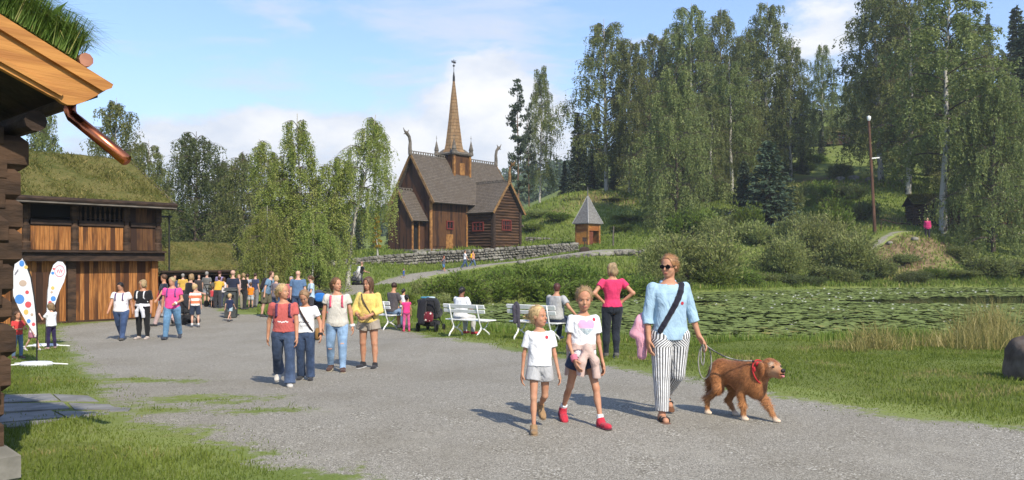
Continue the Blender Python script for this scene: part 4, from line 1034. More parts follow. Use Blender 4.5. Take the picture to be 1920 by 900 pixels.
for k in range(3):
    a_ = k*math.pi/3+.4; z_ = 20.55
    m.bar((TX-.28*math.cos(a_), -.28*math.sin(a_), z_+k*.12), (TX+.28*math.cos(a_), .28*math.sin(a_), z_+k*.12), .035, .035)
m.bar((TX-.35, 0, 20.62), (TX+.3, 0, 20.62), .04, .16); m.build('weather_vane', m_iron, tw)
for sx in (-1, 1):
    for sy in (-1, 1):
        m = MB(); m.lathe((TX+sx*1.32, sy*1.32, 10.45), [(.24, 0), (.27, .15), (.2, .5), (.26, .56), (.05, 1.5), (.02, 1.6), (.02, 2.15)], 8)
        m.bar((TX+sx*1.32-.12, sy*1.32, 12.35), (TX+sx*1.32+.12, sy*1.32, 12.35), .03, .03)
        m.build('pinnacle', m_grey, tw)
# dragon heads
def dragon(L, x, z, s, sgn, mm):
    m = MB()
    pts = [L(x, 0, z), L(x+sgn*.05*s, 0, z+.5*s), L(x+sgn*.02*s, 0, z+.95*s), L(x+sgn*.12*s, 0, z+1.35*s), L(x+sgn*.38*s, 0, z+1.6*s), L(x+sgn*.62*s, 0, z+1.75*s)]
    m.tube(pts, [.17*s, .14*s, .115*s, .11*s, .14*s, .05*s], 8)
    m.tube([L(x+sgn*.38*s, 0, z+1.56*s), L(x+sgn*.66*s, 0, z+1.5*s)], [.075*s, .03*s], 6)          # lower jaw
    m.tube([L(x+sgn*.3*s, 0, z+1.66*s), L(x+sgn*.16*s, 0, z+1.86*s)], [.06*s, .015*s], 6)          # ear
    m.tube([L(x+sgn*.6*s, 0, z+1.74*s), L(x+sgn*.72*s, 0, z+1.95*s)], [.045*s, .02*s], 6)          # curled snout
    m.build('dragon_head', mm, ch)
dragon(L0, -.02, NZ+.1, 1.35, -1, m_grey); dragon(L0, 13.25, NZ+.1, 1.35, 1, m_grey); dragon(LW, 6.45, 7.3, 1.15, 1, m_trim)

# ------------------------------------------------------------------ pavilion (gatehouse) by the path
p = at(1102, 86, -.05); p[2] = 3.1
pv = thing('pavilion', 'small golden timber pavilion with a steep grey pyramid roof beside the churchyard wall', 'pavilion', p, R(41)); pv.scale = (.82, .82, .9)
hw = 1.05
for sx in (-1, 1):
    for sy in (-1, 1): m = MB(); m.box((sx*hw, sy*hw, 1.35), (.24, .24, 2.7)); m.build('corner_post', m_goldtrim, pv)
m = MB(); m.box((0, -hw, 2.25), (1.82, .1, .8)); m.box((hw, 0, 1.35), (.1, 1.86, 2.6)); m.box((0, hw, 1.35), (1.86, .1, 2.6)); m.box((-hw, 0, 1.35), (.1, 1.86, 2.6))
m.build('wall', woodmat('pavilion_boards', (.34, .14, .035), (.46, .22, .06), (.24, .085, .022), False, .3, .06), pv)
m = MB(); m.box((-hw-.05, 0, .93), (.07, 1.78, 1.55)); m.build('wide_panel', M('golden_panel', (.52, .23, .055), (.38, .15, .035), 3, (1, 1, 3), .7), pv)
m = MB(); m.box((-.45, -hw+.1, .9), (.9, .06, 1.7)); m.build('door', M('red_door', (.16, .05, .025), (.10, .03, .018), 4), pv)
m = MB(); m.box((0, 0, -.06), (2.6, 2.6, .4)); m.build('foundation', m_stone, pv)
m = MB(); m.lathe((0, 0, 2.66), [(1.98, 0), (2.0, .09), (1.55, .75), (.75, 2.05), (.06, 3.3), (.05, 4.2), (.02, 4.5)], 4, None, math.pi/4)
rf = m.build('roof', M('grey_slate', (.20, .195, .19), (.12, .115, .11), 3, (1, 1, 4), .7, .4), pv)
m = MB()
for a_ in range(4):
    q = a_*math.pi/2+math.pi/4; m.tube([(2.02*math.cos(q), 2.02*math.sin(q), 2.75), (1.57*math.cos(q), 1.57*math.sin(q), 3.45), (.77*math.cos(q), .77*math.sin(q), 4.75), (.07*math.cos(q), .07*math.sin(q), 6.0)], .05, 5)
m.build('ridge_strip', M('lead', (.34, .34, .34), (.25, .25, .25), 4, rough=.5), rf)

# ------------------------------------------------------------------ dry stone walls
def stone_wall(name, label, pts, thick, seed, smin=.17, smax=.42):
    """pts: (x, y, zbase, ztop) along the face; irregular courses of single stones, one mesh"""
    rr = np.random.RandomState(seed); m = MB(); pts = [np.array(q, float) for q in pts]
    import bmesh
    bm = bmesh.new(); bmesh.ops.create_icosphere(bm, subdivisions=2, radius=1); IV = np.array([v.co[:] for v in bm.verts]); IF = [tuple(v.index for v in f.verts) for f in bm.faces]; bm.free()
    L_ = [0]
    for a, b in zip(pts[:-1], pts[1:]): L_.append(L_[-1]+np.hypot(*(b-a)[:2]))
    P_ = np.array(pts); ev = lambda s: np.array([np.interp(s, L_, P_[:, j]) for j in range(4)])
    core = MB()
    for a, b in zip(pts[:-1], pts[1:]):
        d = (b-a)[:2]/np.hypot(*(b-a)[:2]); n_ = np.array([-d[1], d[0]])
        if n_[1] < 0: n_ = -n_
        k0, k1 = a[:2]+n_*.16, b[:2]+n_*.16; e0, e1 = a[:2]+n_*thick, b[:2]+n_*thick
        core.hexa([(*k0, a[2]-.4), (*k1, b[2]-.4), (*e1, b[2]-.4), (*e0, a[2]-.4), (*k0, a[3]-.1), (*k1, b[3]-.1), (*e1, b[3]-.1), (*e0, a[3]-.1)])
    h = 0
    while h < 1:
        s = -rr.rand()*.3; e_ = ev(0); ch_ = smin+(smax-smin)*rr.rand()**1.4*.75
        hm = np.mean(P_[:, 3]-P_[:, 2]); 
        while s < L_[-1]:
            wd = ch_*(.8+1.3*rr.rand()); q = ev(min(max(s+wd/2, 0), L_[-1])); t2 = ev(min(max(s+wd/2, 0)+.1, L_[-1])); t1 = ev(max(min(s+wd/2, L_[-1])-.1, 0))
            d = t2[:2]-t1[:2]; d /= np.linalg.norm(d)+1e-9; n_ = np.array([-d[1], d[0]])
            if n_[1] < 0: n_ = -n_
            zz = q[2]-.05+h*(q[3]-q[2]); sz = np.array([wd*.52, .24, ch_*.56])*(.92+.16*rr.rand(3))
            V = np.sign(IV)*np.abs(IV)**.66; V = V*(1+.16*np.sin(V@rr.randn(3)*2.2+rr.rand()*6)[:, None]+.05*rr.randn(len(IV), 1))*sz
            o_ = np.array([q[0], q[1]])+n_*(.2+.05*rr.randn())
            c_ = np.stack([o_[0]+V[:, 0]*d[0]+V[:, 1]*n_[0], o_[1]+V[:, 0]*d[1]+V[:, 1]*n_[1], zz+ch_/2+V[:, 2]+V[:, 0]*.08*rr.randn()], -1)
            m.add(c_, IF); s += wd
        h += ch_*.94/hm
    o = m.build(name, m_stone); core.build('fill', M('wall_earth', (.035, .032, .026), (.02, .018, .015), 3), o)
    return tag(o, label, 'stone wall')
def wp(px, top, bot, d):
    a = W(px, bot, d); return (a[0], a[1], a[2], HC+(YH-top)*d/FP)
stone_wall('stone_wall', 'long dry stone wall running up beside the path below the church', [wp(590, 496, 510, 65), wp(640, 491, 508, 67), wp(720, 482, 504, 72), wp(800, 474, 501, 76), wp(900, 469, 495, 77.5), wp(980, 464, 486, 78.5), wp(1050, 460, 477, 79.5), wp(1082, 458, 471, 80)], .7, 3)
stone_wall('stone_wall', 'low dark stone wall behind the pavilion and the church wing', [wp(985, 447, 462, 95), wp(1060, 449, 464, 93), wp(1130, 455, 470, 88), wp(1200, 456, 472, 86)], .6, 5)
stone_wall('stone_wall', 'retaining wall of large stones under the right end of the church path', [wp(1040, 487, 497, 73), wp(1100, 481, 496, 73.5), wp(1150, 474, 496, 74), wp(1208, 472, 496, 75)], 1.2, 8, .4, .95)

# ------------------------------------------------------------------ sod roofed storehouse
def sod_slab(L, x0, x1, y0, z0, y1, z1, th, name, parent, seed, grassn, gh, lush=.4, m=None, nx_=60, ny_=30):
    """turf layer between eave (y0,z0) and ridge (y1,z1) with lumps, plus a grass part"""
    X = np.linspace(x0, x1, nx_)[:, None]+np.zeros((1, ny_)); k = np.linspace(0, 1, ny_)[None]+np.zeros((nx_, 1))
    Y = y0+(y1-y0)*k; Z = z0+(z1-z0)*k+th+.05*fbm(X*2.2, k*6, 1.1, seed)
    ed = np.minimum(np.minimum(k/.06, 1), np.minimum((X-x0)/.18, (x1-X)/.18).clip(0, 1)); Z = Z-th*(1-np.sqrt(np.clip(ed, 0, 1)))
    V = L.o+X[..., None]*L.A[0]+Y[..., None]*L.A[1]+Z[..., None]*L.A[2]
    id_ = np.arange(nx_*ny_).reshape(nx_, ny_)
    F = np.stack([id_[:-1, :-1], id_[1:, :-1], id_[1:, 1:], id_[:-1, 1:]], -1).reshape(-1, 4)
    b = len(V.reshape(-1, 3)); V2 = (L.o+X[..., None]*L.A[0]+Y[..., None]*L.A[1]+(z0+(z1-z0)*k-.02)[..., None]*L.A[2]).reshape(-1, 3)
    e = np.concatenate([id_[0, :], id_[1:, -1], id_[-1, -2::-1], id_[-2:0:-1, 0]]); e2 = np.roll(e, -1)
    F2 = np.stack([e, e2, e2+b, e+b], -1)
    o = link(name, npmesh(name, np.concatenate([V.reshape(-1, 3), V2]), np.concatenate([F, F[:, ::-1]+b, F2]), True), m_sod, parent)
    rr = np.random.RandomState(seed); n = grassn
    u, kk = rr.rand(n), rr.rand(n)**(1.0)
    gx_ = x0+(x1-x0)*u; gz_ = z0+(z1-z0)*kk+th*.8; gy_ = y0+(y1-y0)*kk
    B0 = L.o+gx_[:, None]*L.A[0]+gy_[:, None]*L.A[1]+gz_[:, None]*L.A[2]
    h = gh*(.4+.8*rr.rand(n))*(1+.4*fbm(gx_*2, kk*6, .9, seed+1)).clip(.3, 2); a = rr.rand(n)*6.28; wv_ = .012+.006*rr.rand(n)
    ln = rr.randn(n, 2)*.55*h[:, None]; ln = np.stack([ln[:, 0], ln[:, 1], h], -1)
    sdv = np.stack([np.cos(a)*wv_, np.sin(a)*wv_, 0*a], -1)
    Vg = np.stack([B0-sdv, B0+sdv, B0+ln*np.array([.5, .5, .7])+sdv*.6, B0+ln], 1).reshape(-1, 3); i = np.arange(n)*4
    g_ = link('grass', npmesh('grass', Vg, np.stack([i, i+1, i+2, i+3], -1), False, {'rnd': ('POINT', np.repeat(np.clip(lush+.3*rr.randn(n), 0, 1), 4))}), m or m_sodgrass, o)
    g_['kind'] = 'stuff'
    return o
m_sodgrass = leafmat('sod_grass', (.085, .095, .024), (.20, .175, .06), .3, .7, (.30, .24, .10))
m_lushgrass = leafmat('lush_roof_grass', (.10, .18, .04), (.25, .34, .10), .45, .6, (.42, .38, .16))
U_, V_ = np.array([.66, .75, 0])/np.hypot(.66, .75), np.array([-.75, .66, 0])/np.hypot(.66, .75)
sh = thing('storehouse', 'two storey log storehouse with golden plank walls and a mossy sod roof', 'storehouse', (-13.2, 29.5, -.68), math.atan2(-.75, -.66))
m = MB(); m.box((4.6, -.06, 1.2), (9.2, .1, 2.2)); m.build('lower_plank_wall', m_gold, sh)
m = MB(); m.box((4.6, -2.9, 2.1), (9.1, 5.3, 4.0)); m.box((4.6, -.1, 4.06), (9.1, .3, .6)); m.build('shade_core', m_black, sh)  # plain black boxes, shade of the interior painted in behind the upper openings
m = MB(); logs(m, LX(), -5.4, -.15, .0, .2, 4.3, .27, None, 'y', 8, .01, .15, 4); m.build('side_log_wall', m_log, sh)
m = MB(); m.box((4.55, .18, 2.42), (9.5, .5, .30)); m.box((4.55, .30, 2.60), (9.5, .5, .07)); m.build('jetty_beam', m_beam, sh)
px_ = [.02, 1.15, 2.87, 4.35, 5.9, 7.6, 9.0]
for a_, b_ in zip(px_[:-1], px_[1:]):
    m = MB(); m.box(((a_+b_)/2, .36, 3.05), (b_-a_-.26, .07, .80)); m.build('upper_panel', m_gold if a_ > .5 else m_churchgold, sh)
    m = MB(); m.box(((a_+b_)/2, .38, 3.56), (b_-a_-.25, .14, .16)); m.build('rail', m_beam, sh)
    if a_ == .02:
        m = MB(); m.box(((a_+b_)/2, .34, 3.96), (b_-a_-.26, .06, .62)); m.build('upper_panel', m_churchgold, sh)
for q in px_:
    m = MB(); m.lathe((q, .36, 2.64), [(.15, 0), (.15, .25), (.11, .3), (.14, .5), (.14, .8), (.10, .85), (.10, 1.0), (.14, 1.05), (.13, 1.6), (.15, 1.66)], 8)
    m.build('upper_post', m_log, sh)
for q in (2.87, 4.55, 5.9, .05):
    m = MB(); m.box((q, .05, 1.15), (.26, .2, 2.25)); m.build('lower_post', m_log if q > 1 else m_gold, sh)
for k in range(9):
    m = MB(); m.lathe((1.4+k*.16, .37, 3.64), [(.03, 0), (.045, .15), (.025, .3), (.05, .48), (.03, .64)], 6); m.build('baluster', m_log, sh)
m = MB(); m.box((3.7, .02, 1.0), (.95, .07, 1.8)); m.build('door', m_darkplank, sh)
for k in range(3):
    m = MB(); m.lathe((4.12+k*.14, .06, 1.2), [(.03, 0), (.055, .2), (.02, .4), (.055, .6), (.03, .8)], 6); m.build('baluster', m_goldtrim, sh)
m = MB(); m.box((4.6, .05, .11), (9.4, .26, .24)); m.build('sill_beam', m_logw, sh)
m = MB(); rr = np.random.RandomState(4)
for k in range(26): m.box((.15+k*.36+rr.randn()*.03, .0+rr.randn()*.04, -.12), (.32+.05*rr.randn(), .36, .24+.06*rr.rand()), None, .06)
m.build('foundation_stone', m_stone, sh)
sod_slab(LX(), -.34, 9.6, .95, 4.26, -2.65, 6.10, .15, 'sod_roof', sh, 31, 14000, .11, .45)
m = MB(); m.hexa([(-.34, -2.65, 5.98), (9.6, -2.65, 5.98), (9.6, -6.2, 4.1), (-.34, -6.2, 4.1), (-.34, -2.65, 6.18), (9.6, -2.65, 6.18), (9.6, -6.2, 4.3), (-.34, -6.2, 4.3)]); m.build('rear_sod_roof', m_sod, sh)
m = MB(); m.tube([(-.38, .98, 4.29), (9.6, .98, 4.29)], .085, 8); m.box((4.6, .86, 4.17), (9.9, .25, .07)); m.box((4.6, .3, 4.23), (9.8, 1.0, .05))
m.build('eave_log', m_beam, sh)
m = MB(); m.box((4.6, 1.045, 4.18), (9.9, .05, .05)); m.build('eave_batten', m_grey, sh)
m = MB(); m.prism([(.02, -.1, 4.2), (.02, -5.3, 4.2), (.02, -2.65, 5.8)], (.12, 0, 0)); m.build('gable', m_darkplank, sh)
m = MB(); m.bar((-.33, 1.0, 4.24), (-.33, -2.65, 6.05), .2, .07, (1, 0, 0)); m.build('barge_board', m_grey, sh)
m = MB(); m.bar((-.1, .42, 3.9), (-.45, .42, 3.9), .06, .06); m.tube([(-.33, .5, 1.9), (-.33, .5, 3.95)], .028, 6); m.build('downpipe', m_iron, sh)

# low shed behind the crowd
E2 = np.array([-17.35, 54]); zg = gz(*E2)-.02
sd2 = thing('sod_roofed_shed', 'long low open fronted shed with an olive green sod roof behind the crowd', 'shed', (E2[0], E2[1], zg), math.atan2(-.75, -.66))
ze = .9-zg; zr2 = 2.72-zg
sod_slab(LX(), 0, 11, .0, ze-.05, -3.0, zr2, .14, 'sod_roof', sd2, 41, 9000, .12, .4)
m = MB(); m.hexa([(0, -3, zr2-.1), (11, -3, zr2-.1), (11, -6, ze-.15), (0, -6, ze-.15), (0, -3, zr2+.1), (11, -3, zr2+.1), (11, -6, ze), (0, -6, ze)]); m.build('rear_sod_roof', m_sod, sd2)
m = MB(); m.tube([(-.05, .05, ze), (11, .05, ze)], .09, 8); m.box((5.5, -.12, ze-.16), (11.0, .2, .12)); m.build('eave_log', m_beam, sd2)
m = MB(); m.box((5.5, -4.8, .95), (10.6, .12, 1.9)); m.box((.3, -3, .95), (.12, 5, 1.9)); m.prism([(.25, -.6, 1.6), (.25, -5.4, 1.6), (.25, -3, zr2-.2)], (.1, 0, 0)); m.build('wall', m_darkplank, sd2)
for q in (.4, 2.6, 4.8, 7.0, 9.2):
    m = MB(); m.box((q, -.25, ze/2-.1), (.16, .16, ze-.2)); m.build('post', m_grey if q > 6 else m_log, sd2)
m = MB(); m.bar((-.03, .1, ze), (-.03, -3, zr2+.06), .2, .06, (1, 0, 0)); m.build('barge_board', m_grey, sd2)

# ------------------------------------------------------------------ near log cabin at the left edge
C0 = np.array([-3.71, 5.97])
cb = thing('log_cabin', 'near dark log cabin corner with a fresh yellow barge board and grassy sod roof', 'cabin', (C0[0], C0[1], 0), math.atan2(.75, .66))
rr = np.random.RandomState(12); m = MB(); me_ = MB()
z = .34; i = 0
while z < 2.62:
    r_ = .125+.012*rr.randn(); ext = .10+.06*z+.03*rr.randn()
    if i % 2 == 0: m.box(((-5+ext-.205)/2, .01*rr.randn(), z), (5+ext-.205, 2*r_*.9, 2*r_*.97), None, .045)
    else: m.box((-.27+.01*rr.randn()+.03*z, 3.44+.01*rr.randn(), z), (2*r_*.9, 7.12, 2*r_*.97), None, .045)
    z += .115; i += 1
m.build('log_wall', m_log, cb)
m = MB()
for k, (x, y, zz, a_, b_, c_) in enumerate([(-.20, -.02, .12, .36, .36, .3), (-.20, .5, .1, .45, .6, .26), (-.95, -.02, .1, .7, .4, .28), (-.3, 1.3, .08, .5, .8, .24), (-1.7, 0, .1, .8, .4, .26)]):
    m.box((x, y, zz), (a_, b_, c_), None, .07)
m.build('foundation_stone', m_stone, cb)
TX0, TY0, TZ = .44, -.60, 2.905
def gl(k, z): return (TX0-k, TY0, z)
m = MB()
m.prism([gl(3.2, 4.40), gl(3.2, 4.05), gl(.716, 2.915), gl(.40, 2.775), gl(.353, 2.76), gl(.325, 2.738), gl(.29, 2.726), gl(.248, 2.73), gl(.18, 2.76), gl(.103, 2.812), gl(.03, 2.868), gl(.06, 2.905)], (0, .05, 0))
m.build('barge_board', m_fresh, cb)
m = MB(); m.prism([gl(3.2, 4.45), gl(3.2, 4.33), gl(.06, 2.855), gl(0, 2.885), gl(-.012, 2.915)], (0, -.035, 0)); m.bar((TX0-.33, TY0-.01, 2.79), (TX0-3.2, TY0-.01, 4.10), .03, .035, (0, 1, 0)); m.build('barge_cap', m_fresh, cb)
m = MB()   # roof boards and soffit
m.hexa([(TX0-.06, TY0+.06, 2.82), (TX0-.06, 7.4, 2.82), (-3.0, 7.4, 4.30), (-3.0, TY0+.06, 4.30), (TX0-.06, TY0+.06, 2.88), (TX0-.06, 7.4, 2.88), (-3.0, 7.4, 4.36), (-3.0, TY0+.06, 4.36)])
m.tube([(.02, TY0+.22, 2.62), (.02, 7.2, 2.62)], .075, 10); m.tube([(-1.3, TY0+.1, 3.2), (-1.3, 7, 3.2)], .09, 8)
m.build('roof_boards', m_beam, cb)
m = MB(); m.tube([(.27, TY0-.02, 3.065), (.27, 7.4, 3.065)], [.050, .056], 9); m.build('turf_log', M('pinkish_log', (.42, .19, .12), (.28, .12, .08), 5, (1, .3, 1), .8), cb)
m = MB(); m.tube([(TX0-.16, TY0+.30, 2.80), (TX0-.16, 7.4, 2.77)], .045, 10); m.build('gutter', m_log, cb)
sod_slab(LX((0, 0, 0), (0, 1, 0), (1, 0, 0)), TY0+.0, 7.4, .22, 3.0, -3.0, 4.48, .13, 'sod_roof', cb, 51, 9000, .24, .35, m_lushgrass, 60, 40)
m = MB()
Rinv = Matrix.Rotation(-cb.rotation_euler.z, 3, 'Z')
def cl(px, py, d): v = Vector(W(px, py, d))-Vector((C0[0], C0[1], 0)); return np.array(Rinv @ v)
m.tube([cl(131, 186, 5.95), cl(131, 208, 5.95), cl(136, 219, 5.95), cl(150, 230, 5.93), cl(236, 300, 5.75)], .043, 14)
m.build('downpipe', m_copper, cb, True)
# overhanging roof grass along the barge
rr = np.random.RandomState(8); n = 9000; kk = rr.rand(n)*2.2+.02; 
xb = TX0-.22-kk*.95+rr.randn(n)*.03; yb_ = TY0-.03+np.abs(rr.randn(n))*.30; zb = 3.03+(TX0-.22-xb)*.466*1.02+.05
sel = xb < .27; xb, yb_, zb = xb[sel], yb_[sel], zb[sel]; n = len(xb)
hh = .16+.20*rr.rand(n); ox = (.35+.5*rr.rand(n))*hh+rr.randn(n)*.05; oy = -(.15+.3*rr.rand(n))*hh+rr.randn(n)*.05
P0 = np.stack([xb, yb_, zb-.03], -1); a = rr.rand(n)*6.28; s_ = np.stack([np.cos(a), np.sin(a), 0*a], -1)*.0030
tip = P0+np.stack([ox*1.1, oy*1.2, hh*(.9-.7*rr.rand(n))], -1); mid = P0+np.stack([ox*.4, oy*.35, hh*.75], -1)
Vg = np.stack([P0-s_, P0+s_, mid+s_*.9, mid-s_*.9, tip], 1).reshape(-1, 3); i = np.arange(n)*5
o = link('edge_grass', npmesh('edge_grass', Vg, [np.stack([i, i+1, i+2, i+3], -1), np.stack([i+3, i+2, i+4], -1)], False, {'rnd': ('POINT', np.repeat(np.clip(.4+.3*rr.randn(n), 0, 1), 5))}), m_lushgrass, cb); o['kind'] = 'stuff'
# slate slabs beside the cabin
sl = MB(); rr = np.random.RandomState(21)
for (pa, pb_, pc, pd) in [((10, 742), (95, 740), (110, 752), (5, 756)), ((100, 741), (165, 744), (185, 755), (115, 754)), ((0, 760), (118, 757), (130, 768), (-10, 776)), ((128, 757), (205, 760), (222, 770), (140, 770)), ((-15, 780), (95, 772), (120, 784), (-20, 796)), ((104, 773), (170, 773), (205, 778), (130, 786)), ((215, 766), (246, 767), (240, 773), (200, 774)), ((120, 788), (30, 803), (-20, 806), (-20, 799))]:
    q = [gp(*k) for k in (pa, pb_, pc, pd)]; sl.prism([k+np.array([0, 0, -.05]) for k in q], (0, 0, .064+.008*rr.rand()))
o = sl.build('slab_paving', m_slab); tag(o, kind='structure')

# ------------------------------------------------------------------ huts on the hill, pole, boulder
def small_hut(px, base, d, wpx, rz, label, rooftop, name='log_hut'):
    p = at(px, d, -.15); r = thing(name, label, 'hut', p, rz); wd = wpx*d/FP; ht = (base-rooftop)*d/FP
    m = MB(); logs(m, LX(), -wd/2, wd/2, -1.2, .0, ht*.72, .26, None, 'x', 8, .01, .15, 3); logs(m, LX(), -1.2, 1.2, -wd/2, .1, ht*.72, .26, None, 'y', 8, .01, .15, 5); logs(m, LX(), -1.2, 1.2, wd/2, .1, ht*.72, .26, None, 'y', 8, .01, .15, 6)
    m.box((0, 1.2, ht*.36), (wd, .1, ht*.72)); m.build('log_wall', m_log, r)
    m = MB(); gable_roof(m, LX(), -wd/2-.35, wd/2+.35, 1.75, ht*1.02, ht*.72, .06); m.build('roof_boards', m_beam, r)
    sod_slab(LX(), -wd/2-.35, wd/2+.35, -1.75, ht*.72+.06, 0, ht*1.02+.08, .16, 'sod_roof', r, 61, 2500, .3, .4)
    window(LX(), -wd*.1, -1.36, ht*.45, wd*.4, ht*.2, r, 3, 0, 'y', -1, m_beam); return r
small_hut(1752, 425, 85, 84, R(-8), 'small dark log hut with a sod roof behind the white birch trunk', 372)
c_ = small_hut(1570, 275, 150, 60, R(14), 'distant log cabin at the top of the upper meadow', 245)
hp_ = at(1905, 84); r = thing('board_shed', 'reddish board shed half hidden in foliage at the right edge', 'shed', hp_, R(-20))
m = MB(); m.box((0, 0, 1.3), (4.5, 3, 2.6)); m.build('wall', woodmat('red_boards', (.16, .06, .03), (.24, .095, .04), (.10, .04, .02), True, .2), r)
m = MB(); gable_roof(m, LX(), -2.5, 2.5, 1.9, 3.9, 2.4); m.build('roof', m_grey, r)
p = at(1641, 80); r = thing('lamp_pole', 'tall leaning brown wooden lamp pole on the bank above the willows', 'pole', p)
m = MB(); top = (-.65, 0, (437-222)*80/FP); m.tube([(0, 0, -.3), (-.3, 0, 5.2), top], [.17, .15, .12], 8); m.build('pole', M('brown_pole', (.13, .065, .04), (.07, .035, .022), 3, (1, 1, .3)), r)
m = MB(); m.bar((-.4, -.1, 7.55), (.35, -.15, 7.62), .12, .12); m.build('cross_arm', m_white, r)
m = MB(); m.lathe((-.65, -.05, top[2]-.15), [(.12, 0), (.2, .2), (.2, .4), (.05, .5)], 8); m.build('lamp_head', m_white, r)
a_, b_ = W(1652, 411, 80.5), W(1706, 420, 83); m = MB(); m.tube([a_, (a_+b_)/2-np.array([0, 0, .15]), b_], .06, 6)
for q in (a_, b_): m.tube([q, (q[0], q[1], gz(q[0], q[1])-.1)], .05, 6)
tag(m.build('handrail', m_beam), 'low dark rail running from the lamp pole to the small hut', 'rail')
p = at(1150, 82); m = MB(); m.tube([(p[0], p[1], p[2]-.2), (p[0]-.02, p[1], p[2]+1.0), (p[0]+.03, p[1], HC+(YH-424)*82/FP)], [.09, .08, .06], 8); tag(m.build('wooden_post', m_grey), 'slim grey wooden post right of the pavilion', 'post')
p = at(1096, 77); m = MB(); m.tube([(p[0], p[1], p[2]-.1), (p[0], p[1], p[2]+1.3)], .045, 6); m.box((p[0], p[1]-.03, p[2]+1.35), (.4, .06, .4)); m.box((p[0], p[1], p[2]+.3), (.9, .7, .7), None, .2); tag(m.build('sign_post', m_beam), 'small dark sign post in front of the pavilion by the path', 'sign')
# boulder at the right edge
import bmesh
def rock(name, loc, sz, seed, m, sub=4):
    bm = bmesh.new(); bmesh.ops.create_icosphere(bm, subdivisions=sub, radius=1); rr = np.random.RandomState(seed); off = Vector(rr.rand(3)*50)
    for v in bm.verts:
        c = v.co.copy(); k = 1+.16*mnoise.noise(c*1.3+off)+.07*mnoise.noise(c*3.1+off)+.02*mnoise.noise(c*9+off)
        c = Vector([math.copysign(abs(x)**.8, x) for x in c]); v.co = Vector((c.x*sz[0]*k, c.y*sz[1]*k, c.z*sz[2]*k))
    me = bpy.data.meshes.new(name); bm.to_mesh(me); bm.free(); me.polygons.foreach_set('use_smooth', [True]*len(me.polygons))
    o = link(name, me, m); o.location = loc; return o
p = gp(1950, 716); o = rock('boulder', (p[0]+.16, p[1]+.3, p[2]+.14), (.40, .38, .44), 3, M('brown_rock', (.15, .115, .09), (.07, .052, .042), 3, (1, 1, 1), .9, .7, 6, c3=(.19, .16, .13)))
tag(o, 'large weathered brown boulder standing in the grass at the right edge', 'boulder')
for k, (px, py, d, s_) in enumerate([(1600, 345, 107, .8), (1630, 352, 105, .6), (1575, 352, 108, .7), (1690, 340, 105, .7), (1668, 452, 76, .3), (1715, 448, 76, .35), (978, 508, 72, .45)]):
    q = W(px, py, d); q[2] = gz(q[0], q[1]); o = rock('rock', (q[0], q[1], q[2]+s_*.2), (s_, s_*.8, s_*.6), 10+k, m_stone, 2); tag(o, 'grey rock lying on the hillside above the pond' if k < 6 else 'pale stone at the edge of the church path', 'rock', 'rocks on the hillside' if k < 6 else None)
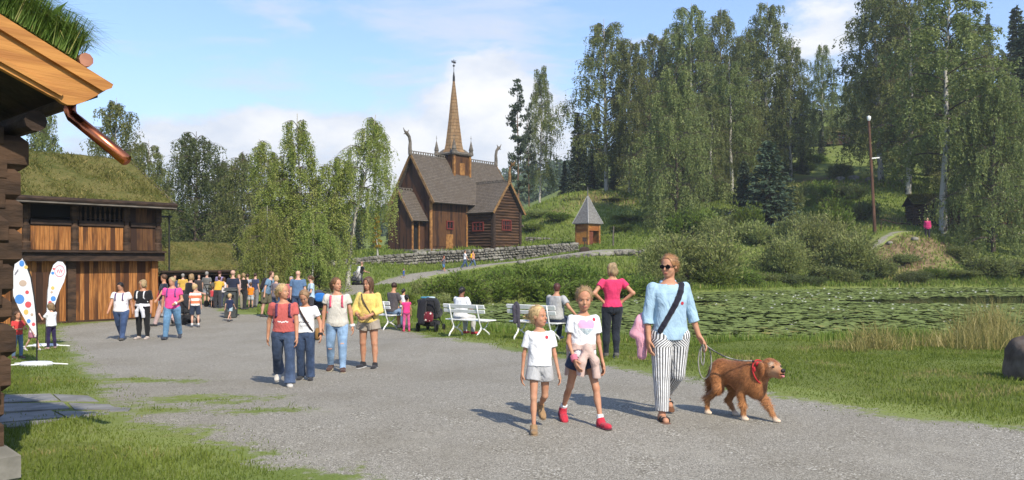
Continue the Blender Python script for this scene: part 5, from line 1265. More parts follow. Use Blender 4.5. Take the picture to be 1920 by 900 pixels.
# ------------------------------------------------------------------ smooth bodies: distance fields turned into meshes
def unit(v): v = np.asarray(v, float); return v/(np.linalg.norm(v)+1e-12)
class Field:
    def __init__(s, lo, hi, h):
        s.h = h; s.lo = np.asarray(lo, float)-3*h; n = np.ceil((np.asarray(hi, float)+3*h-s.lo)/h).astype(int)+1; s.n = n
        s.ax = [(s.lo[i]+h*np.arange(n[i])).astype(np.float32) for i in range(3)]
        s.d = np.full(n, 1.0, np.float32)
    def block(s, lo, hi):
        a = np.clip(np.floor((np.asarray(lo)-s.lo)/s.h).astype(int), 0, s.n); b = np.clip(np.ceil((np.asarray(hi)-s.lo)/s.h).astype(int)+1, 0, s.n)
        sl = tuple(slice(a[i], b[i]) for i in range(3))
        return sl, s.ax[0][sl[0]][:, None, None], s.ax[1][sl[1]][None, :, None], s.ax[2][sl[2]][None, None, :]
    def add(s, prim, k=.01):
        lo, hi = prim.box(); pad = k+3*s.h
        sl, X, Y, Z = s.block(lo-pad, hi+pad)
        if min(q.stop-q.start for q in sl) < 1: return s
        v = prim.f(X, Y, Z); a = s.d[sl]
        if k > 0:
            t_ = np.clip(.5+.5*(a-v)/k, 0, 1); s.d[sl] = a*(1-t_)+v*t_-k*t_*(1-t_)
        else: s.d[sl] = np.minimum(a, v)
        return s
    def sub(s, prim, k=.005):
        lo, hi = prim.box(); pad = k+3*s.h
        sl, X, Y, Z = s.block(lo-pad, hi+pad)
        if min(q.stop-q.start for q in sl) < 1: return s
        v = -prim.f(X, Y, Z); a = s.d[sl]; t_ = np.clip(.5-.5*(a-v)/max(k, 1e-5), 0, 1)
        s.d[sl] = a*(1-t_)+v*t_+k*t_*(1-t_); return s
    def plane(s, p, n):   # keep the side n points away from
        n = unit(n); X, Y, Z = s.ax[0][:, None, None], s.ax[1][None, :, None], s.ax[2][None, None, :]
        s.d = np.maximum(s.d, ((X-p[0])*n[0]+(Y-p[1])*n[1]+(Z-p[2])*n[2]).astype(np.float32)); return s
    def wrinkle(s, amp, f, seed=0):
        rr = np.random.RandomState(seed); X, Y, Z = s.ax[0][:, None, None], s.ax[1][None, :, None], s.ax[2][None, None, :]
        w_ = 0
        for i in range(5):
            a = rr.randn(3)*f; a[2] *= .6; w_ = w_+np.sin(X*a[0]+Y*a[1]+Z*a[2]+rr.rand()*6)
        s.d = s.d+(amp*w_/2.5).astype(np.float32); return s
    def mesh(s):
        d = s.d; g = d < 0
        c = sum(g[a:d.shape[0]-1+a, b:d.shape[1]-1+b, e:d.shape[2]-1+e].astype(np.int8) for a in (0, 1) for b in (0, 1) for e in (0, 1))
        act = (c > 0) & (c < 8); I = np.argwhere(act)
        if len(I) == 0: return np.zeros((0, 3)), np.zeros((0, 4), int)
        idx = np.full(act.shape, -1, np.int32); idx[act] = np.arange(len(I))
        cor = [(a, b, e) for a in (0, 1) for b in (0, 1) for e in (0, 1)]; val = {q: d[I[:, 0]+q[0], I[:, 1]+q[1], I[:, 2]+q[2]] for q in cor}
        sm = np.zeros((len(I), 3)); ct = np.zeros(len(I))
        for q in cor:
            for ax in range(3):
                if q[ax] == 0:
                    q2 = list(q); q2[ax] = 1; va, vb = val[q], val[tuple(q2)]
                    m = (va < 0) != (vb < 0); t_ = np.where(m, va/np.where(m, va-vb, 1), 0)
                    pos = np.tile(np.array(q, float), (len(I), 1)); pos[:, ax] += t_
                    sm += pos*m[:, None]; ct += m
        V = (I+sm/ct[:, None])*s.h+s.lo
        Q = []
        for ax in range(3):
            o1, o2 = (ax+1) % 3, (ax+2) % 3
            sl0 = [slice(1, -1)]*3; sl1 = [slice(1, -1)]*3; sl0[ax] = slice(0, -1); sl1[ax] = slice(1, None)
            a, b = g[tuple(sl0)], g[tuple(sl1)]
            for inside in (True, False):
                E = np.argwhere((a != b) & (a == inside))
                if not len(E): continue
                E[:, o1] += 1; E[:, o2] += 1
                def cell(u, v): q = E.copy(); q[:, o1] += u; q[:, o2] += v; return idx[q[:, 0], q[:, 1], q[:, 2]]
                f = np.stack([cell(-1, -1), cell(0, -1), cell(0, 0), cell(-1, 0)], -1)
                Q.append(f if inside else f[:, ::-1])
        return V, np.concatenate(Q)
class Cone:     # tapered capsule; f0/f1: flat ends
    def __init__(s, a, b, ra, rb, f0=False, f1=False): s.a, s.b, s.ra, s.rb, s.f0, s.f1 = np.asarray(a, float), np.asarray(b, float), ra, rb, f0, f1
    def grow(s, t): return Cone(s.a, s.b, s.ra+t, s.rb+t, s.f0, s.f1)
    def box(s): r = max(s.ra, s.rb); return np.minimum(s.a, s.b)-r, np.maximum(s.a, s.b)+r
    def f(s, X, Y, Z):
        v = s.b-s.a; L = np.linalg.norm(v); v = v/L
        x, y, z = X-s.a[0], Y-s.a[1], Z-s.a[2]; w = x*v[0]+y*v[1]+z*v[2]; t_ = np.clip(w/L, 0, 1)
        r = s.ra+(s.rb-s.ra)*t_; q = t_*L
        rad2 = x*x+y*y+z*z
        dd = np.sqrt(np.maximum(rad2-2*q*w+q*q, 1e-12))-r
        if s.f0 or s.f1:
            perp = np.sqrt(np.maximum(rad2-w*w, 1e-12))-r
            if s.f1: dd = np.where(w > q, perp, dd); dd = np.maximum(dd, w-L)
            if s.f0: dd = np.where(w < 0, perp, dd); dd = np.maximum(dd, -w)
        return dd.astype(np.float32)
class Ell:      # ellipsoid (p=2) or rounded box (p>2) in a frame
    def __init__(s, c, r, A=None, p=2.0): s.c, s.r, s.A, s.p = np.asarray(c, float), np.asarray(r, float), (np.eye(3) if A is None else np.asarray(A, float)), p
    def grow(s, t): return Ell(s.c, s.r+t, s.A, s.p)
    def box(s): e = (np.abs(s.A)*s.r[:, None]).sum(0); return s.c-e, s.c+e
    def f(s, X, Y, Z):
        x, y, z = X-s.c[0], Y-s.c[1], Z-s.c[2]; q = 0
        for i in range(3): q = q+np.abs((x*s.A[i, 0]+y*s.A[i, 1]+z*s.A[i, 2])/s.r[i])**s.p
        return ((q**(1/s.p)-1)*s.r.min()).astype(np.float32)
class Trunk:    # stations along an axis: (w, halfwidth, halfdepth, forward offset)
    def __init__(s, o, A, st, p=2.3): s.o, s.A, s.st, s.p = np.asarray(o, float), np.asarray(A, float), np.asarray(st, float), p
    def grow(s, t, lo=None, hi=None, fl=None):
        st = s.st.copy()
        if lo is not None or hi is not None:
            lo = st[0, 0] if lo is None else lo; hi = st[-1, 0] if hi is None else hi
            ws = np.unique(np.concatenate([[lo], st[(st[:, 0] > lo) & (st[:, 0] < hi), 0], [hi]]))
            st = np.stack([ws]+[np.interp(ws, s.st[:, 0], s.st[:, j]) for j in (1, 2, 3)], -1)
        st[:, 1:3] += t if fl is None else np.interp(st[:, 0], [st[0, 0], st[-1, 0]], [t+fl, t])[:, None]
        return Trunk(s.o, s.A, st, s.p)
    def box(s):
        r = s.st[:, 1:3].max()+np.abs(s.st[:, 3]).max(); a = s.o+s.A[2]*s.st[0, 0]; b = s.o+s.A[2]*s.st[-1, 0]
        return np.minimum(a, b)-r, np.maximum(a, b)+r
    def f(s, X, Y, Z):
        x, y, z = X-s.o[0], Y-s.o[1], Z-s.o[2]
        u, v, w = (x*s.A[i, 0]+y*s.A[i, 1]+z*s.A[i, 2] for i in range(3))
        st = s.st; a = np.interp(w, st[:, 0], st[:, 1]); b = np.interp(w, st[:, 0], st[:, 2]); o = np.interp(w, st[:, 0], st[:, 3])
        q = (np.abs(u/a)**s.p+np.abs((v-o)/b)**s.p)**(1/s.p); dd = (q-1)*np.minimum(a, b)
        return np.maximum(dd, np.maximum(st[0, 0]-w, w-st[-1, 0])).astype(np.float32)
    def surf(s, u, w, front=1, off=0.0):
        a, b, o = (np.interp(w, s.st[:, 0], s.st[:, j]) for j in (1, 2, 3)); q = max(0, 1-abs(u/a)**s.p)**(1/s.p)
        return s.o+s.A[0]*u+s.A[1]*(o+front*(b*q+off))+s.A[2]*w
def field_of(prims, h, k):
    lo = np.min([p.box()[0] for p in prims], 0); hi = np.max([p.box()[1] for p in prims], 0)
    F = Field(lo, hi, h)
    for p in prims: F.add(p, k)
    return F

_cm = {}
def cloth(col, kind='plain', c2=(.8, .8, .8)):
    key = (tuple(col), kind, tuple(c2))
    if key in _cm: return _cm[key]
    m, t = mat('cloth_'+kind); ob = t.n('ShaderNodeTexCoord').outputs['Object']
    f = t.noise(ob, 9, 4, .6); c = t.mix(t.smooth(f, .3, .7), tuple(x*.80 for x in col), col); c = t.mix(0.0, c, c)
    z_ = t.n('ShaderNodeSeparateXYZ', {0: ob}).outputs[2]
    if kind == 'denim':
        f2 = t.noise(ob, 3.4, 4, .6); c = t.mix(t.math('MULTIPLY', t.smooth(f2, .42, .72), .75), c, tuple(min(1, x*1.9+.02) for x in col))
    if kind == 'hstripe':
        s_ = t.math('SINE', t.math('MULTIPLY', z_, 2*math.pi/.042)); c = t.mix(t.smooth(s_, -.1, .15), c, c2)
    if kind == 'wide':
        s_ = t.math('SINE', t.math('MULTIPLY', z_, 2*math.pi/.17)); c = t.mix(t.smooth(s_, .1, .3), c, c2)
    if kind == 'vstripe':
        su = t.n('ShaderNodeAttribute', attribute_name='su').outputs['Fac']
        s_ = t.math('SINE', t.math('MULTIPLY', su, 2*math.pi/.033)); c = t.mix(t.smooth(s_, -.25, .1), c, c2)
        s2 = t.math('SINE', t.math('MULTIPLY', su, 4*math.pi/.033)); c = t.mix(t.math('MULTIPLY', t.smooth(s2, .75, .95), .5), c, (.35, .35, .35))
    if kind == 'flower':
        v = t.n('ShaderNodeTexVoronoi', {'Vector': ob, 'Scale': 11.0}).outputs['Distance']; c = t.mix(t.smooth(v, .36, .30), c, c2)
    fold = t.math('ADD', t.math('MULTIPLY', t.noise(t.map(ob, (1, 1, .6), (0, 0, 0), (0, .5, 0)), 9, 3, .5, 1.2), 1.0), t.math('MULTIPLY', t.noise(ob, 80, 2), .06))
    finish(t, P(t, c, .88, bmp(t, fold, .55, .05), **{'Specular IOR Level': .15, 'Sheen Weight': .12}))
    _cm[key] = m; return m
def hairmat(col):
    key = ('hair', tuple(col))
    if key in _cm: return _cm[key]
    m, t = mat('hair'); ob = t.n('ShaderNodeTexCoord').outputs['Object']
    f = t.noise(t.map(ob, (1, 1, .22)), 60, 3, .6)
    c = t.mix(t.smooth(f, .33, .66), tuple(x*.62 for x in col), tuple(min(1, x*1.15) for x in col))
    finish(t, P(t, c, .5, bmp(t, f, .2, .006), **{'Specular IOR Level': .35})); _cm[key] = m; return m
def skinmat(col):
    key = ('skin', tuple(col))
    if key in _cm: return _cm[key]
    m, t = mat('skin'); ob = t.n('ShaderNodeTexCoord').outputs['Object']
    f = t.noise(ob, 14, 3); c = t.mix(t.smooth(f, .35, .7), col, (col[0]*.92, col[1]*.78, col[2]*.74))
    finish(t, P(t, c, .55, None, **{'Specular IOR Level': .3, 'Subsurface Weight': 0.0})); _cm[key] = m; return m
SK = (.50, .28, .185); SKT = (.47, .25, .155); SKP = (.56, .34, .25)
BLOND, DBLOND, BROWN, DBROWN, BLACK, GREY, AUB = (.50, .35, .17), (.27, .175, .085), (.10, .05, .025), (.045, .022, .014), (.014, .011, .010), (.30, .28, .26), (.09, .032, .026)
m_eye = M('eye_white', (.55, .50, .46), (.5, .45, .42), 5, rough=.25); m_iris = M('iris', (.05, .035, .03), (.03, .02, .02), 5, rough=.2)
m_lip = M('lip', (.38, .12, .09), (.34, .10, .08), 5, rough=.5)

def dirv(p, ab, side):     # limb direction: pitch forward (toward -Y), abduction outward
    p, ab = R(p), R(ab); return np.array([side*math.sin(ab), -math.sin(p)*math.cos(ab), -math.cos(p)*math.cos(ab)])
POSES = {
 'stand': dict(L=(3, 4, 5, 0), R=(-2, 4, 3, 0), LA=(-3, 9, 10, 4), RA=(-3, 9, 12, 4)),
 'walkR': dict(L=(-20, 2, 14, -22), R=(20, 2, 4, 6), LA=(22, 8, 34, 4), RA=(-24, 9, -6, 6)),
 'walkL': dict(R=(-20, 2, 14, -22), L=(20, 2, 4, 6), RA=(22, 8, 34, 4), LA=(-24, 9, -6, 6)),
 'push': dict(R=(-20, 2, 14, -22), L=(20, 2, 4, 6), RA=(25, 4, 75, 2), LA=(25, 4, 75, 2), lean=10),
 'sit': dict(L=(84, 6, 84, 0), R=(84, 6, 88, 0), LA=(22, 8, 62, -8), RA=(22, 8, 62, -8), lean=6),
 'bend': dict(L=(12, 5, 10, 0), R=(-4, 5, 6, 0), LA=(30, 6, 50, 2), RA=(18, 12, 30, 6), lean=32),
 'hips': dict(L=(2, 2, 4, 0), R=(-3, -5, 12, 0), LA=(-28, 38, 28, -46), RA=(-28, 38, 28, -46)),
 'front': dict(L=(3, 3, 4, 0), R=(-2, 3, 6, 0), LA=(8, 16, 62, -36), RA=(8, 16, 62, -36)),
}
def person(px, top, feet, yaw, pose, label, hair, shirt, pants, shoes=(.05, .05, .05), skin=SK, extra=(), d=None, seat=None, H=None, kid=0., fem=True, build=1.0, group=None, head=(0, 0), socks=None, res=None, **kw):
    ps = dict(POSES[pose]) if isinstance(pose, str) else dict(pose); ps.update(kw.get('pz', {}))
    if seat is not None: loc = np.array(seat, float)
    elif d is not None: loc = at(px, d, 0)
    else: loc = gp(px, feet)
    need = (feet-top)*loc[1]/FP
    if H is None: H = need/kw.get('hf', 1.0)
    h = res or (.0068 if loc[1] < 9 else .0105 if loc[1] < 16 else .016 if loc[1] < 30 else .026)
    fine = loc[1] < 16; near = loc[1] < 9
    seed = int(px)*7+int(top)
    hh = H*(.135+.03*kid); st = (H-hh-.509*H)/(.356*H); W_ = build*(.93 if kid > .5 else 1.0)
    lean = R(ps.get('lean', 0)); tilt = R(ps.get('tilt', 0))
    up = unit([math.sin(tilt), -math.sin(lean), math.cos(lean)*math.cos(tilt)]); e = unit([math.cos(tilt), 0, -math.sin(tilt)]); fw = np.cross(e, up)*-1
    fw = unit(np.cross(up, e))*1.0
    if fw[1] > 0: fw = -fw
    A = np.array([e, fw, up]); O = np.zeros(3)
    hipw, waist = (1.06, .90) if fem and kid < .5 else (.97, 1.0)
    ST = [(-.045, .05, .05, -.004), (-.02, .086*hipw, .064, -.006), (.02, .094*hipw, .069, -.006), (.06, .086*hipw, .062, -.002), (.11, .074*waist, .054, .002), (.16, .076*waist, .056, .004), (.22, .088, .064, .004), (.265, .095, .060, 0), (.30, .088, .05, -.006), (.322, .054, .04, -.008), (.345, .03, .032, -.004)]
    ST = [(w_*st*H if w_ > 0 else w_*H, a*W_*H, b*W_*H, o*H) for w_, a, b, o in ST]
    trunk = Trunk(O, A, ST)
    body = [trunk]
    if fem and kid < .5: body += [Ell(trunk.surf(s_*.044*H, .215*st*H, 1, -.03*H), np.array([.038, .034, .038])*H*W_, A) for s_ in (-1, 1)]
    limbs = {}
    for nm, s_ in (('L', 1), ('R', -1)):
        p, ab, kn, fp = ps[nm]; hp = O+np.array([s_*.052*H*hipw*W_, 0, 0]); kd = dirv(p, ab, s_); kneep = hp+kd*.232*H
        sd_ = dirv(p-kn, ab*.4 if abs(p) < 60 else ab*.2, s_); an = kneep+sd_*.232*H
        yawf = R(8*s_); f0 = np.array([math.sin(yawf)*math.cos(R(fp)), -math.cos(yawf)*math.cos(R(fp)), math.sin(R(fp))]); fu = unit(np.cross(f0, np.cross([0, 0, 1.], f0)))
        if fu[2] < 0: fu = -fu
        limbs[nm] = dict(hip=hp, knee=kneep, ank=an, f=f0, fu=fu, s=s_)
        p, ab, p2, ab2 = ps[nm+'A']; sh_ = trunk.o+e*s_*.103*H*W_+up*.292*st*H-fw*.005*H
        Rl = lambda v: v if abs(lean) < .01 else v*1.0
        el = sh_+dirv(p, ab, s_)*.168*H; fa = dirv(p2, ab2, s_); wr = el+fa*.142*H
        limbs[nm].update(sh=sh_, el=el, wr=wr, fa=fa)
    # drop so the lower sole meets the ground
    sole = min(min((l['ank']-l['fu']*.042*H-l['f']*.035*H)[2], (l['ank']-l['fu']*.042*H+l['f']*.10*H)[2]) for l in limbs.values())
    root = thing('person', label, 'person', loc, R(yaw), group)
    dz = -sole if seat is None else ps.get('seatz', .45)+.062*H
    off = np.array([0, 0, dz])
    trunk.o = trunk.o+off
    for b_ in body:
        if isinstance(b_, Ell): b_.c = b_.c+off
    for l in limbs.values():
        for q in ('hip', 'knee', 'ank', 'sh', 'el', 'wr'): l[q] = l[q]+off
    slim = kw.get('slim', 1.0)*W_*(.86 if kid > .5 else 1.0)
    thigh, shin, uarm, farm = {}, {}, {}, {}
    for nm, l in limbs.items():
        thigh[nm] = Cone(l['hip'], l['knee'], .053*H*slim, .034*H*slim); shin[nm] = Cone(l['knee'], l['ank'], .032*H*slim, .0205*H*slim)
        uarm[nm] = Cone(l['sh'], l['el'], .0255*H*slim, .0205*H*slim); farm[nm] = Cone(l['el'], l['wr'], .0215*H*slim, .0145*H*slim)
        calf = Ell(l['knee']*.66+l['ank']*.34+np.array([0, .010*H, 0])*(1 if seat is None else 0), np.array([.030, .033, .072])*H*slim, frame(l['ank']-l['knee']) )
        body += [thigh[nm], shin[nm], uarm[nm], farm[nm], calf, Ell(l['sh'], np.array([.029, .030, .030])*H*slim)]
        body += [Cone(l['ank']-l['fu']*.02*H-l['f']*.018*H, l['ank']-l['fu']*.026*H+l['f']*.085*H, .024*H, .019*H)]
    # head
    hy, hp_ = R(head[0]), R(head[1]); hr_ = R(head[2]) if len(head) > 2 else 0
    hf = np.array([math.sin(hy)*math.cos(hp_), -math.cos(hy)*math.cos(hp_), math.sin(hp_)]); he = np.array([math.cos(hy), math.sin(hy), 0]); hu = np.cross(he, hf)*-1
    hu = unit(np.cross(hf, he)); hu = hu if hu[2] > 0 else -hu
    if hr_: he, hu = he*math.cos(hr_)+hu*math.sin(hr_), hu*math.cos(hr_)-he*math.sin(hr_)
    AH = np.array([he, hf, hu]); nb = trunk.o+up*.318*st*H-fw*.006*H
    piv = trunk.o+up*(.356*st*H+.02*hh)+fw*.004*H; HO = piv-hf*0-hu*.02*hh
    hd = lambda l_, f_, u_: HO+(he*l_+hf*f_+hu*u_)*hh
    E_ = lambda c, r, p=2.0: Ell(hd(*c), np.array(r)*hh, AH, p)
    body += [Cone(nb, hd(0, -.10, .30), .030*H*W_, .0285*H*W_)]
    headp = [E_((0, -.06, .64), (.335, .41, .37)), E_((0, .06, .37), (.268, .285, .36)), E_((0, .17, .12), (.14, .125, .11))]
    prims = body+headp
    lo = np.min([p.box()[0] for p in prims], 0)-.12*H*np.array([1, 1, .3]); hi = np.max([p.box()[1] for p in prims], 0)+.12*H*np.array([1, 1, .2])
    bh = min(h, .0058) if near else h
    F = Field(lo, hi, bh)
    for p_ in body: F.add(p_, .013*H)
    for p_ in headp: F.add(p_, .05*hh)
    if fine:
        F.add(Cone(hd(0, .335, .53), hd(0, .405, .375), .024*hh, .048*hh), .03*hh); F.add(E_((0, .305, .575), (.19, .06, .04)), .04*hh)
        for s_ in (-1, 1):
            F.add(E_((s_*.325, -.04, .47), (.035, .07, .10)), .02*hh); F.sub(E_((s_*.135, .375, .50), (.06, .04, .03)), .03*hh); F.add(E_((s_*.15, .22, .36), (.09, .08, .08)), .06*hh)
        F.add(E_((0, .315, .215), (.10, .035, .045)), .03*hh)
    # hands
    for nm, l in limbs.items():
        s_ = l['s']; fa = l['fa']; hdir = unit(fa+np.array(kw.get('hand'+nm, (0, 0, 0)), float))
        # palm faces the thigh; across = forward
        pn = unit(np.array([-s_, 0, 0])-hdir*np.dot([-s_, 0, 0], hdir)) if abs(hdir[0]) < .85 else unit(np.array([0, 0, -1.])-hdir*np.dot([0, 0, -1.], hdir))
        ac = np.cross(hdir, pn)*s_
        if ac[1] > 0: ac = -ac
        l.update(hdir=hdir, pn=pn, ac=ac); HA = np.array([ac, pn, hdir]); pc = l['wr']+hdir*.032*H
        F.add(Ell(pc, np.array([.024, .0125, .036])*H, HA, 2.4), .012*H)
        if fine:
            cu = R(kw.get('curl', 26))
            for j, (x_, ln) in enumerate([(.0175, .046), (.006, .051), (-.006, .047), (-.0175, .037)]):
                b0 = pc+ac*x_*H+hdir*.024*H+ac*x_*.10*H; d1 = unit(hdir*math.cos(cu*.6)+pn*math.sin(cu*.6)+ac*x_*4); d2 = unit(hdir*math.cos(cu*1.9)+pn*math.sin(cu*1.9))
                m1 = b0+d1*ln*.55*H; F.add(Cone(b0, m1, .0056*H, .0052*H), .003*H); F.add(Cone(m1, m1+d2*ln*.5*H, .0052*H, .0042*H), .003*H)
            t0 = pc+ac*.016*H-hdir*.014*H; t1 = t0+unit(ac*.8+hdir*.8+pn*.35)*.026*H; F.add(Cone(t0, t1, .0078*H, .0065*H), .005*H); F.add(Cone(t1, t1+unit(hdir*.9+pn*.5+ac*.15)*.02*H, .0063*H, .005*H), .003*H)
    V, Q = F.mesh(); o = link('body', npmesh('body', V, Q, True), skinmat(skin), root)
    part = lambda nm, F_, m, at_=None: link(nm, npmesh(nm, *F_.mesh(), True, at_), m, root)
    tk = .006*H+.45*h
    out = dict(root=root, limbs=limbs, trunk=trunk, H=H, hd=hd, AH=AH, hh=hh, A=A, st=st, tk=tk, h=h, F=F)
    # trousers / shorts / skirt
    if pants:
        kind, col = pants[0], pants[1]; opt = pants[2] if len(pants) > 2 else {}
        pr = [trunk.grow(tk*.8, None, .085*st*H*opt.get('rise', 1.0))]; cl_ = .01*H
        for nm, l in limbs.items():
            g_ = tk+opt.get('loose', .004)*H*.7
            if kind in ('jeans', 'leggings', 'trousers'):
                if kind == 'leggings': g_ = tk*.8
                cut = opt.get('cut', .97); fl_ = opt.get('flare', 0)*H; an = l['knee']+(l['ank']-l['knee'])*cut
                if cut > .95: an = an-(l['ank']-l['knee'])*0.0+unit(l['ank']-l['knee'])*.012*H
                pr += [thigh[nm].grow(g_), Cone(l['knee'], an, .034*H*slim+g_*.9, .0215*H*slim+g_+fl_, False, True)]
                if kind != 'leggings': pr.append(Cone(l['knee']*.7+l['hip']*.3, l['knee']*.5+l['ank']*.5, .037*H*slim+g_*.7, .030*H*slim+g_*.8))
                else: pr.append(Ell(l['knee']*.66+l['ank']*.34+np.array([0, .010*H, 0])*(1 if seat is None else 0), np.array([.030, .033, .072])*H*slim+tk, frame(l['ank']-l['knee'])))
            elif kind == 'shorts':
                c_ = opt.get('cut', .45); kn = l['hip']+(l['knee']-l['hip'])*c_+np.array([l['s']*.010*H, 0, 0])
                pr += [Cone(l['hip'], kn, .053*H*slim+g_, (.053-.018*c_)*H*slim+g_+.011*H, False, True)]
        if kind == 'skirt': pr += [Trunk(trunk.o, np.array([e, fw, [0, 0, 1.]]), [(-opt.get('len', .22)*H, .115*H, .09*H, 0), (.0, .105*H*hipw, .08*H, 0), (.08*H, .085*H, .065*H, 0)])]
        Fp = field_of(pr, h, .008*H if kind != 'shorts' else .003*H)
        if fine: Fp.wrinkle(.0016*H, 42/H, seed)
        at_ = None; V, Q = Fp.mesh()
        if len(pants) > 3:
            su = np.zeros(len(V)); best = np.full(len(V), 9.)
            for nm, l in limbs.items():
                for a_, b_ in ((l['hip'], l['knee']), (l['knee'], l['ank'])):
                    v = b_-a_; tt = np.clip(((V-a_)@v)/(v@v), 0, 1); r_ = V-a_-tt[:, None]*v; dd = np.linalg.norm(r_, axis=1)
                    m_ = dd < best; best = np.where(m_, dd, best); su = np.where(m_, np.arctan2(r_[:, 0], -r_[:, 1])*.058*H*1.15+l['s']*.01, su)
            up_ = np.clip((V[:, 2]-limbs['L']['hip'][2]+.06*H)/(.05*H), 0, 1)
            su = su*(1-up_)+up_*np.arctan2(V[:, 0], -V[:, 1])*.105*H
            at_ = {'su': ('POINT', su)}
        nm_ = {'jeans': 'jeans', 'leggings': 'leggings', 'shorts': 'shorts', 'skirt': 'skirt', 'trousers': 'trousers'}[kind]
        out['pants'] = link(nm_, npmesh(nm_, V, Q, True, at_), cloth(col, pants[3] if len(pants) > 3 else ('denim' if kind == 'jeans' else 'plain'), opt.get('c2', (.8, .8, .8))), root)
    # shirt
    if shirt:
        kind, col = shirt[0], shirt[1]; opt = shirt[2] if len(shirt) > 2 else {}
        hem = {'tee': -.005, 'shirt': -.03, 'sweater': .0, 'dress': -.03, 'jacket': -.03}.get(kind, 0); hem = opt.get('hem', hem)*H; g_ = tk+opt.get('loose', .003)*H*.6
        tb = trunk
        if not opt.get('fitted'):
            s2 = [(w_, max(a_, (.087 if fem else .089)*W_*H), max(b_, .0625*W_*H), o_) if -.01*H < w_ < .26*st*H else (w_, a_, b_, o_) for w_, a_, b_, o_ in ST]; tb = Trunk(trunk.o, A, s2)
        pr = [tb.grow(g_, hem, .318*st*H, opt.get('fl', .003)*H)]
        for b_ in body[1:3]:
            if isinstance(b_, Ell) and fem and kid < .5: pr.append(b_.grow(g_*.9))
        sl = opt.get('sleeve', .55)
        for nm, l in limbs.items():
            if sl <= 0: continue
            c_ = min(sl, 1); eb = l['sh']+(l['el']-l['sh'])*c_; fl_ = .007*H if sl <= 1 else .003*H
            pr.append(Cone(l['sh'], eb, .027*H*slim+g_*.7, (.0265-.005*c_)*H*slim+g_*.7+fl_, False, sl <= 1))
            if sl > 1: pr.append(Cone(l['el'], l['el']+(l['wr']-l['el'])*(sl-1), (.0225*H*slim+g_*.9), .0175*H*slim+g_*.9+opt.get('cuff', 0)*H, False, True))
        if kind == 'dress': pr.append(Trunk(trunk.o, np.array([e, fw, [0, 0, 1.]]), [(-opt.get('len', .2)*H, .12*H, .10*H, 0), (0, .10*H*hipw+g_, .075*H+g_, 0), (.1*H, .078*H+g_, .058*H+g_, 0)]))
        Fs = field_of(pr, h, .009*H)
        nk = opt.get('neck', .047); Fs.sub(Ell(nb+fw*.012*H+up*.030*H, np.array([nk*1.05, nk, .045+nk*.25])*H, A), .006*H)
        if fine: Fs.wrinkle(.0022*H, 30/H, seed+1); Fs.wrinkle(.0012*H, 75/H, seed+3)
        V, Q = Fs.mesh(); nm_ = 'shirt' if kind != 'dress' else 'dress'
        o = link(nm_, npmesh(nm_, V, Q, True), cloth(col, opt.get('pat', 'plain'), opt.get('c2', (.8, .8, .8))), root); out['shirt'] = (o, V, Q)
        if opt.get('collar'):
            Fc = field_of([Cone(nb-e*.03*H+fw*.036*H-up*.008*H, nb-e*.042*H-fw*.01*H+up*.012*H, .008*H, .010*H), Cone(nb+e*.03*H+fw*.036*H-up*.008*H, nb+e*.042*H-fw*.01*H+up*.012*H, .008*H, .010*H), Cone(nb-e*.042*H-fw*.01*H+up*.012*H, nb-fw*.045*H+up*.016*H, .009*H, .009*H), Cone(nb+e*.042*H-fw*.01*H+up*.012*H, nb-fw*.045*H+up*.016*H, .009*H, .009*H)], h*.8, .01*H)
            part('collar', Fc, cloth(col), )
    # shoes, socks
    if isinstance(shoes, dict) and shoes.get('sandal'):
        for nm, l in limbs.items():
            f0, fu, an = l['f'], l['fu'], l['ank']; FA = np.array([np.cross(f0, fu), f0, fu])
            Fh = field_of([Ell(an-fu*.043*H+f0*.066*H, np.array([.031, .066, .011])*H, FA, 2.6), Ell(an-fu*.043*H-f0*.010*H, np.array([.028, .036, .011])*H, FA, 2.6)], h*.8, .008*H); Fh.plane(an-fu*.0455*H, -fu); s1 = part('sandal', Fh, cloth(shoes['c']))
            for q_ in (.035, .072):
                Fh = field_of([Ell(an-fu*.026*H+f0*q_*H, np.array([.030, .011, .022])*H, FA, 2.5)], h*.8, 0); Fh.plane(an-fu*.04*H, -fu); s2 = part('strap', Fh, cloth((.02, .018, .017))); s2.parent = s1
    elif shoes is not None:
        scol = shoes if not isinstance(shoes, dict) else shoes['c']
        for nm, l in limbs.items():
            f0, fu, an = l['f'], l['fu'], l['ank']; sdv = np.cross(f0, fu)
            FA = np.array([sdv, f0, fu]); pr = [Ell(an-fu*.024*H+f0*.072*H, np.array([.030, .060, .022])*H, FA, 2.4), Ell(an-fu*.018*H-f0*.008*H, np.array([.027, .036, .030])*H, FA, 2.3), Cone(an-fu*.008*H+f0*.01*H, an+unit(l['knee']-an)*.02*H, .028*H, .026*H+tk*.4, False, True)]
            Fh = field_of(pr, h*.85, .014*H); Fh.plane(an-fu*.041*H, -fu); s1 = part('shoe', Fh, cloth(scol))
            Fh = field_of([Ell(an-fu*.040*H+f0*.070*H, np.array([.033, .064, .010])*H, FA, 2.6), Ell(an-fu*.040*H-f0*.006*H, np.array([.029, .038, .010])*H, FA, 2.6)], h*.85, .01*H); Fh.plane(an-fu*.0435*H, -fu)
            if fine:
                s2 = part('sole', Fh, cloth(kw.get('sole', (.32, .31, .29)))); s2.parent = s1
            if socks: part('sock', field_of([Cone(an, an+unit(l['knee']-an)*socks[1]*H, .025*H*slim+tk*.6, .027*H*slim+tk*.6, False, True)], h, .005), cloth(socks[0]))
